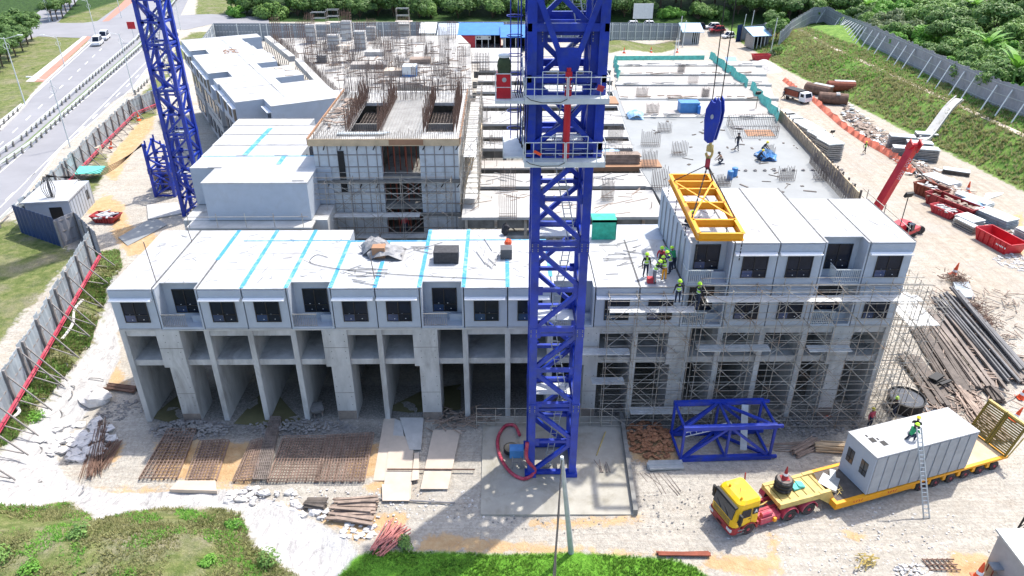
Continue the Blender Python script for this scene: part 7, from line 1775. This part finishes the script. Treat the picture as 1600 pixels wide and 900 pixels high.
lp=thing('lattice_pole','slim dark lattice post with blue cap behind the cropped grey hut','lattice post',G(1588,838,0)); m=MB()
for a in (-.2,.2): m.bar((a,0,0),(a+.5,0,5.2),.09)
for k in range(9): m.bar((-.2+.05*k+.02,0,.5*k+.3),(.2+.05*k+.07,0,.5*k+.8),.04)
m.build('frame','black',lp); MB().ob((.5,0,5.3),(1.2,.7,.1)).build('cap','tarp_blue',lp)
# floodlights
for k,(x,y,ty,l_) in enumerate(((1403,365,325,'floodlight on a thin stand behind the upper right roof'),(1297,225,207,'floodlight on a stand at the site road beside the panel stacks'),(1181,170,140,'floodlight standing at the edge of the right deck netting'))):
    p=g(x,y) if k<2 else G(x,y,DZ); p=G(x,y,DZ if k!=1 else 1) if k!=0 else G(x,y,13); h_=1.9 if k!=0 else 3.2; t=thing('floodlight',l_,'floodlight',p); MB().tube((0,0,0),(0,0,h_),.04,n=6).build('stand','black',t); MB().ob((0,0,h_+.15),(.7,.2,.42),.3,.4).build('lamp_head','black',t)
# poles and wire at gate
for k,(x,yb,yt,l_) in enumerate(((1058,82,25,'tall pale pole at the right end of the grass strip'),(1066,74,32,'second pale pole by the left guard hut'),(1052,95,60,'thin pale pole standing in the sandy road'),(1170,62,16,'tall pale pole right of the site gate'),(1160,52,22,'thinner pale pole behind the slate blue hoarding'),(1204,82,28,'pale pole at the right guard shelter'))):
    p=g(x,yb); h_=V(x,yt,p.y).z-p.z; solo(MB().tube((0,0,0),(.3,0,h_),.13,.09,n=6),'pole','galv_pale',l_,'pole',p)
p=g(1005,42); t=thing('signboard','pale square signboard behind the far hoarding','sign',g(1002,55)); MB().box(-2.6,2.6,0,.15,4.2,8).build('board','galv_pale',t); [MB().bar((x,.1,0),(x,.1,4.3),.2).build('post','galv',t) for x in (-1.8,1.8)]
p=G(210,52,9); sgn=thing('road_sign','small red square sign on a post beside the left crane mast','sign',G(211,66,4)); MB().tube((0,0,0),(0,0,3),.05).build('post','galv',sgn); MB().box(-.9,.9,-.05,.05,3,4.6).build('sign_plate','red',sgn)
sheet('green mesh sheet on poles beside the white cabin',[(120,285),(160,284),(168,272),(128,272)],'net_teal',.1,'mesh_sheet',z=1.0)
bluehut_=None
for k,(x,y,l_) in enumerate(((148,240,'small pale tool box by the road hoarding'),(262,292,'orange brown machine between the mast sections')) ):
    p=G(x,y,4); t=solo(MB().box(-.9,.9,-.5,.5,0,1.0) if k==0 else MB().box(-1.1,1.1,-.8,.8,.3,2.4),'tool_box' if k==0 else 'machine',['ply_pale','cone'][k] if k==0 else 'timber',l_,'box' if k==0 else 'machine',p)
sheet('flat steel plates on the ground left of the front roof',[(200,385),(262,352),(240,340),(185,372)],'deck_grey',.06,'steel_plate'); sheet('pale concrete base left of the second mast foot',[(232,345),(285,335),(278,318),(230,322)],'concrete_light',.15,'footing_pad')
# ---------------------------------------------------------------- trees and planting
def leafcloud(m,blobs,n,size,rr,drop=.0):
    for k in range(n):
        c,r=blobs[rr.randrange(len(blobs))]
        d=Vector((rr.gauss(0,1),rr.gauss(0,1),rr.gauss(0,1))); d.normalize()
        if d.z<-.35 and rr.random()<.7: d.z=-d.z
        q=r*(.55+.6*rr.random()**.5); p=c+Vector((d.x*q,d.y*q,d.z*q*.85))
        nrm=(d+Vector((rr.uniform(-.7,.7),rr.uniform(-.7,.7),rr.uniform(-.2,.9)))).normalized(); x=nrm.orthogonal().normalized(); y=nrm.cross(x); a=rr.random()*6.28; x,y=x*math.cos(a)+y*math.sin(a),y*math.cos(a)-x*math.sin(a)
        s=size*rr.uniform(.6,1.3); m.quad(p-x*s-y*s*.1,p-y*s*.55,p+x*s+y*s*.1,p+y*s*.55)
def tree_proto(label,name,seed,h,r,nb,nl,size,mt,trunk=True,group=None,low=False):
    rr=random.Random(seed); t=thing(name,label,'tree',(0,0,0),group=group)
    blobs=[]
    for k in range(int(nb*1.7)):
        a=rr.random()*6.28; q=r*.78*rr.random()**.5; z=h*(.55 if not low else .32)+ (h*.4 if not low else h*.5)*rr.random()*(1-q/r*.5); blobs.append((Vector((q*math.cos(a),q*math.sin(a),z)),r*rr.uniform(.14,.40)))
    m=MB(); leafcloud(m,blobs,nl,size,rr); m.build('crown',mt,t)
    m=MB(); m.tube((0,0,-.5),(.1,.05,h*.5),.05*r+.05,.03*r+.02,n=7)
    for c,q in blobs[:6]: m.tube((.08,.03,h*.35),tuple(c),.025*r+.02,.02,n=5)
    m.build('trunk','trunk',t); return t
TREES=[tree_proto('tree','tree',1,9,4.4,13,5200,.30,'leaf_dark'),tree_proto('tree','tree',2,8,4.0,12,4600,.30,'leaf_mid'),tree_proto('tree','tree',3,10,5,14,5600,.32,'leaf_dark'),tree_proto('tree','tree',4,7,3.6,10,4200,.28,'leaf_bright',low=True),tree_proto('tree','tree',5,6,3.8,11,4200,.28,'leaf_grey',low=True),tree_proto('tree','tree',6,7.5,4.6,14,5200,.30,'leaf_mid',low=True)]
KN=['dark green','mid green','very dark tall','bright green','greyish green','broad mid green']
used=[False]*6
cnt=0
def plant(i,x,y,z,sc,label,group):
    global cnt
    rz=rnd.random()*6.28
    if not used[i]:
        used[i]=True; t=TREES[i]; t.location=(x,y,z); t.rotation_euler=(0,0,rz); t.scale=(sc,)*3; t['label']=label
    else: t=dup(TREES[i],(x,y,z),rz,label,sc)
    t['group']=group; cnt+=1; return t
rnd=random.Random(21)
# far forest edge
LBF={i:f'{KN[i]} tree in the dense forest edge beyond the far road' for i in range(6)}
x=-84
while x<175:
    for row in range(3):
        yy_=217+row*7+rnd.uniform(-2,2); xx=x+rnd.uniform(-1.8,1.8)
        if xx<-78: continue
        i=rnd.choice([0,0,1,2,2,5,3] if row<2 else [0,2,2]); plant(i,xx,yy_,hgt(xx,yy_)-1.2-(1.5 if row==0 else 0),rnd.uniform(.85,1.25)*(.85 if row==0 else 1.15),LBF[i],'trees of the far forest edge')
    x+=5.4
LBL={i:f'{KN[i]} tree in the row beside the side road at the top left' for i in range(6)}
for (px_,py_) in ((4,104),(14,96),(25,88),(36,80),(44,70),(50,62),(-8,112),(-20,120),(6,78),(18,70),(30,60),(82,33),(90,31),(98,27),(104,20),(110,14),(118,8),(88,12)):
    p=G(px_,py_,4); i=rnd.choice([0,0,2]); plant(i,p.x,p.y,3.8,rnd.uniform(.62,.8),LBL[i],'trees beside the side road')
# jungle behind the right wall
LBJ={i:f'{KN[i]} jungle tree crowding over the long grey wall on the right' for i in range(6)}
def wall_x(y):
    for a,b in zip(wb[4:],wb[5:]):
        if min(a.y,b.y)<=y<=max(a.y,b.y): return a.x+(b.x-a.x)*(y-a.y)/(b.y-a.y)
    return wb[5].x if y>wb[5].y else wb[-1].x
for row in range(9):
    y=98+ (row%2)*2
    while y<214:
        xx=wall_x(y)+3.2+row*5.2+rnd.uniform(-1.3,1.3); yy_=y+rnd.uniform(-1.5,1.5)
        i=rnd.choice([3,4,5,1,0,5,3] if row<3 else [4,4,5,1,0,2]); sc=rnd.uniform(.62,.85) if row==0 else rnd.uniform(.8,1.15)
        plant(i,xx,yy_,hgt(xx,yy_)-.8 ,sc,LBJ[i],'jungle trees behind the right wall'); y+=5.4+row*.35
# forest between wall end and far gate
for (px_,py_,i,sc) in ((1212,62,1,.7),(1222,45,3,.6),(1205,50,0,.7),(1232,38,0,.9),(1215,30,3,.9),(1250,22,2,.9),(1205,88,4,.35),(1214,84,1,.3)):
    p=g(px_,py_); plant(i,p.x,p.y,p.z-.6,sc,f'{KN[i]} tree or bush growing round the far left end of the grey wall','trees at the end of the wall')
# banana plants
def banana(label,p,s,seed):
    rr=random.Random(seed); t=thing('banana_plant',label,'banana plant',p); 
    for k in range(11):
        a=rr.random()*6.28; L=s*rr.uniform(.8,1.2); el=rr.uniform(.5,1.3); m=MB(); n=7; prev=None
        for j in range(n+1):
            f=j/n; q=Vector((math.cos(a)*L*f*math.cos(el*(1-f*.6)),math.sin(a)*L*f*math.cos(el*(1-f*.6)),s*.9+L*math.sin(el)*f*(1-.45*f))); w_=.32*s/3*math.sin(math.pi*min(1,f*.92+.08))+.02; sd_=Vector((-math.sin(a),math.cos(a),0))*w_
            if prev: m.quad(prev[0]-prev[1],q-sd_,q,prev[0]); m.quad(prev[0],q,q+sd_,prev[0]+prev[1])
            prev=(q,sd_)
        m.build('leaf','leaf_bright',t)
    MB().tube((0,0,-.3),(0,0,s*.95),.16,.1,n=7).build('stem','leaf_mid',t)
for k,(x,y,s,l_) in enumerate(((1580,135,4.6,'large banana plant with broad leaves above the wall at the right edge'),(1512,38,4,'banana plant with pale leaves amid the jungle above the wall'),(1537,88,3.8,'smaller banana plant left of the large one'),(1352,20,3.4,'banana plant among the first jungle trees'))):
    p=G(x,y,9); p.z=hgt(p.x,p.y)+1.5; banana(l_,p,s,k)
# embankment weeds: one mass
def tufts(name,label,pts,size,mt,seed,hs=1.0,blades=7):
    rr=random.Random(seed); m=MB()
    for (x,y) in pts:
        z=hgt(x,y)-.03
        for k in range(blades):
            a=rr.random()*6.28; s=size*rr.uniform(.5,1.3); w_=s*.16; b=Vector((x+rr.uniform(-.2,.2)*size*2,y+rr.uniform(-.2,.2)*size*2,z)); t_=b+Vector((math.cos(a)*s*.55,math.sin(a)*s*.55,s*hs)); sd_=Vector((-math.sin(a)*w_,math.cos(a)*w_,0)); m.quad(b-sd_,b+sd_,t_+sd_*.4,t_-sd_*.4)
    return tag(m.build(name,mt),label,'grass',kind='stuff')
rr=random.Random(41)
pts=[]
while len(pts)<12000:
    y=rr.uniform(86,200); t_=rr.uniform(.6,15); x=toe_x(y)+t_
    if t_>10.5+(y-103)*.085: continue
    if mnoise.noise(Vector((x*.16,y*.16,1)))+.9*rr.random()<.02: continue
    pts.append((x,y))
tufts('embankment_weeds','yellow green weeds and grass covering the embankment below the grey wall',pts[:8000],.5,'grass_blade',42,.7,6)
tufts('embankment_creepers','brighter green creepers in patches on the embankment',[p for p in pts[8000:] if mnoise.noise(Vector((p[0]*.09,p[1]*.09,5)))>.12 or p[0]-toe_x(p[1])>7.6+(p[1]-100)*.06],.6,'leaf_bright',43,.5,6)
def inpoly(poly,n,seed,thr=-.1,sc=.35):
    rr=random.Random(seed); xs=[p[0] for p in poly]; ys=[p[1] for p in poly]; out=[]; tries=0
    while len(out)<n and tries<n*12:
        tries+=1; x=rr.uniform(min(xs),max(xs)); y=rr.uniform(min(ys),max(ys)); c=False
        for i in range(len(poly)):
            ax,ay=poly[i];bx,by=poly[(i+1)%len(poly)]
            if (ay>y)!=(by>y) and x<(bx-ax)*(y-ay)/(by-ay)+ax: c=not c
        if c and mnoise.noise(Vector((x*sc,y*sc,2)))+.3*(rr.random()-.5)>thr: out.append((x,y))
    return out
tufts('rough_grass','rough mixed grass and weeds on the hummock at the lower left',inpoly(GRASS[0],6500,51,-.12),.17,'grass_blade',52,.8,6)
tufts('green_weeds','fresh green weeds in clumps on the lower left hummock',inpoly(GRASS[0],2200,53,.15,.5),.2,'leaf_bright',54,.6,6)
tufts('lawn','short bright green lawn at the bottom centre',inpoly(LAWN[0],9000,55,-2),.13,'lawn_blade',56,.9,6)
tufts('slope_weeds','weeds on the strip between the lower left hoarding and the sheeted slope',inpoly(GRASS[1],4200,57,-.1),.34,'leaf_mid',58,.6,6)
tufts('slope_grass','dry grass on the strip beside the lower left hoarding',inpoly(GRASS[1],3000,59,-.3),.3,'grass_blade',60,.8,6)
for k,(x,y,s,l_) in enumerate(((125,835,.55,'small round bush on the lower left hummock'),(50,895,.5,'second low bush near the bottom left edge'),(415,885,.8,'dark bush at the corner of the sheeted slope and lower hummock'),(365,822,.5,'green bush at the right end of the hummock'),(40,625,.7,'leafy bush at the top of the sheeted slope near the hoarding'),(325,880,.45,'small bush right of centre on the hummock'),(635,852,.5,'grass clump beside the crimson props'),(55,655,.6,'leafy bush just below the one beside the hoarding'),(5,870,.6,'bush at the extreme lower left'))):
    p=g(x,y); rr=random.Random(k+90); m=MB(); bb=[(Vector((rr.uniform(-s,s)*.7,rr.uniform(-s,s)*.7,s*.4)),s*rr.uniform(.5,.9)) for _ in range(5)]; leafcloud(m,bb,420,.09,rr); t=thing('bush',l_,'bush',p); m.build('foliage','leaf_bright' if k%2 else 'leaf_mid',t); MB().tube((0,0,-.1),(0,0,s*.5),.04,.02,n=5).build('stem','trunk',t)
# dead branches on the slope
for k,(a,b,l_) in enumerate((((97,532),(130,470),'grey dead branch lying on the weeds by the hoarding'),((20,655),(35,630),'short grey dead branch among the bushes at the left edge'))):
    A1=g(*a);B1=g(*b); solo(MB().path(curve_pts([A1+Vector((0,0,.1)),A1.lerp(B1,.35)+Vector((.3,0,.2)),A1.lerp(B1,.7)+Vector((-.2,0,.25)),B1+Vector((0,0,.1))],5),.12,6),'dead_branch','rock_white',l_,'branch',world=True)
# hedge in the median
mm=MB(); rr=random.Random(61); a=G(0,253,4);b=G(283,-12,4)
for k in range(60):
    pass
# folds in the sheeted slopes
m=MB()
for k in range(20):
    x,y=((rr.uniform(20,150),rr.uniform(560,760)) if k<20 else (rr.uniform(150,540),rr.uniform(790,860)))
    p=g(x,y)
    if k>=20: 
        if y<775+(x-150)*.12: continue
    q=Vector((rr.uniform(-.8,1.6),rr.uniform(-1.2,.4),0)); e=p+q; e.z=hgt(e.x,e.y); m.path(curve_pts([p+Vector((0,0,.04)),p.lerp(e,.5)+Vector((.15,.1,.06)),e+Vector((0,0,.03))],4),.05,4)
solo(m,'sheet_folds','rock_grey','dark creases and cords across the pale sheeted slopes at the left','cords',world=True)['kind']='stuff'
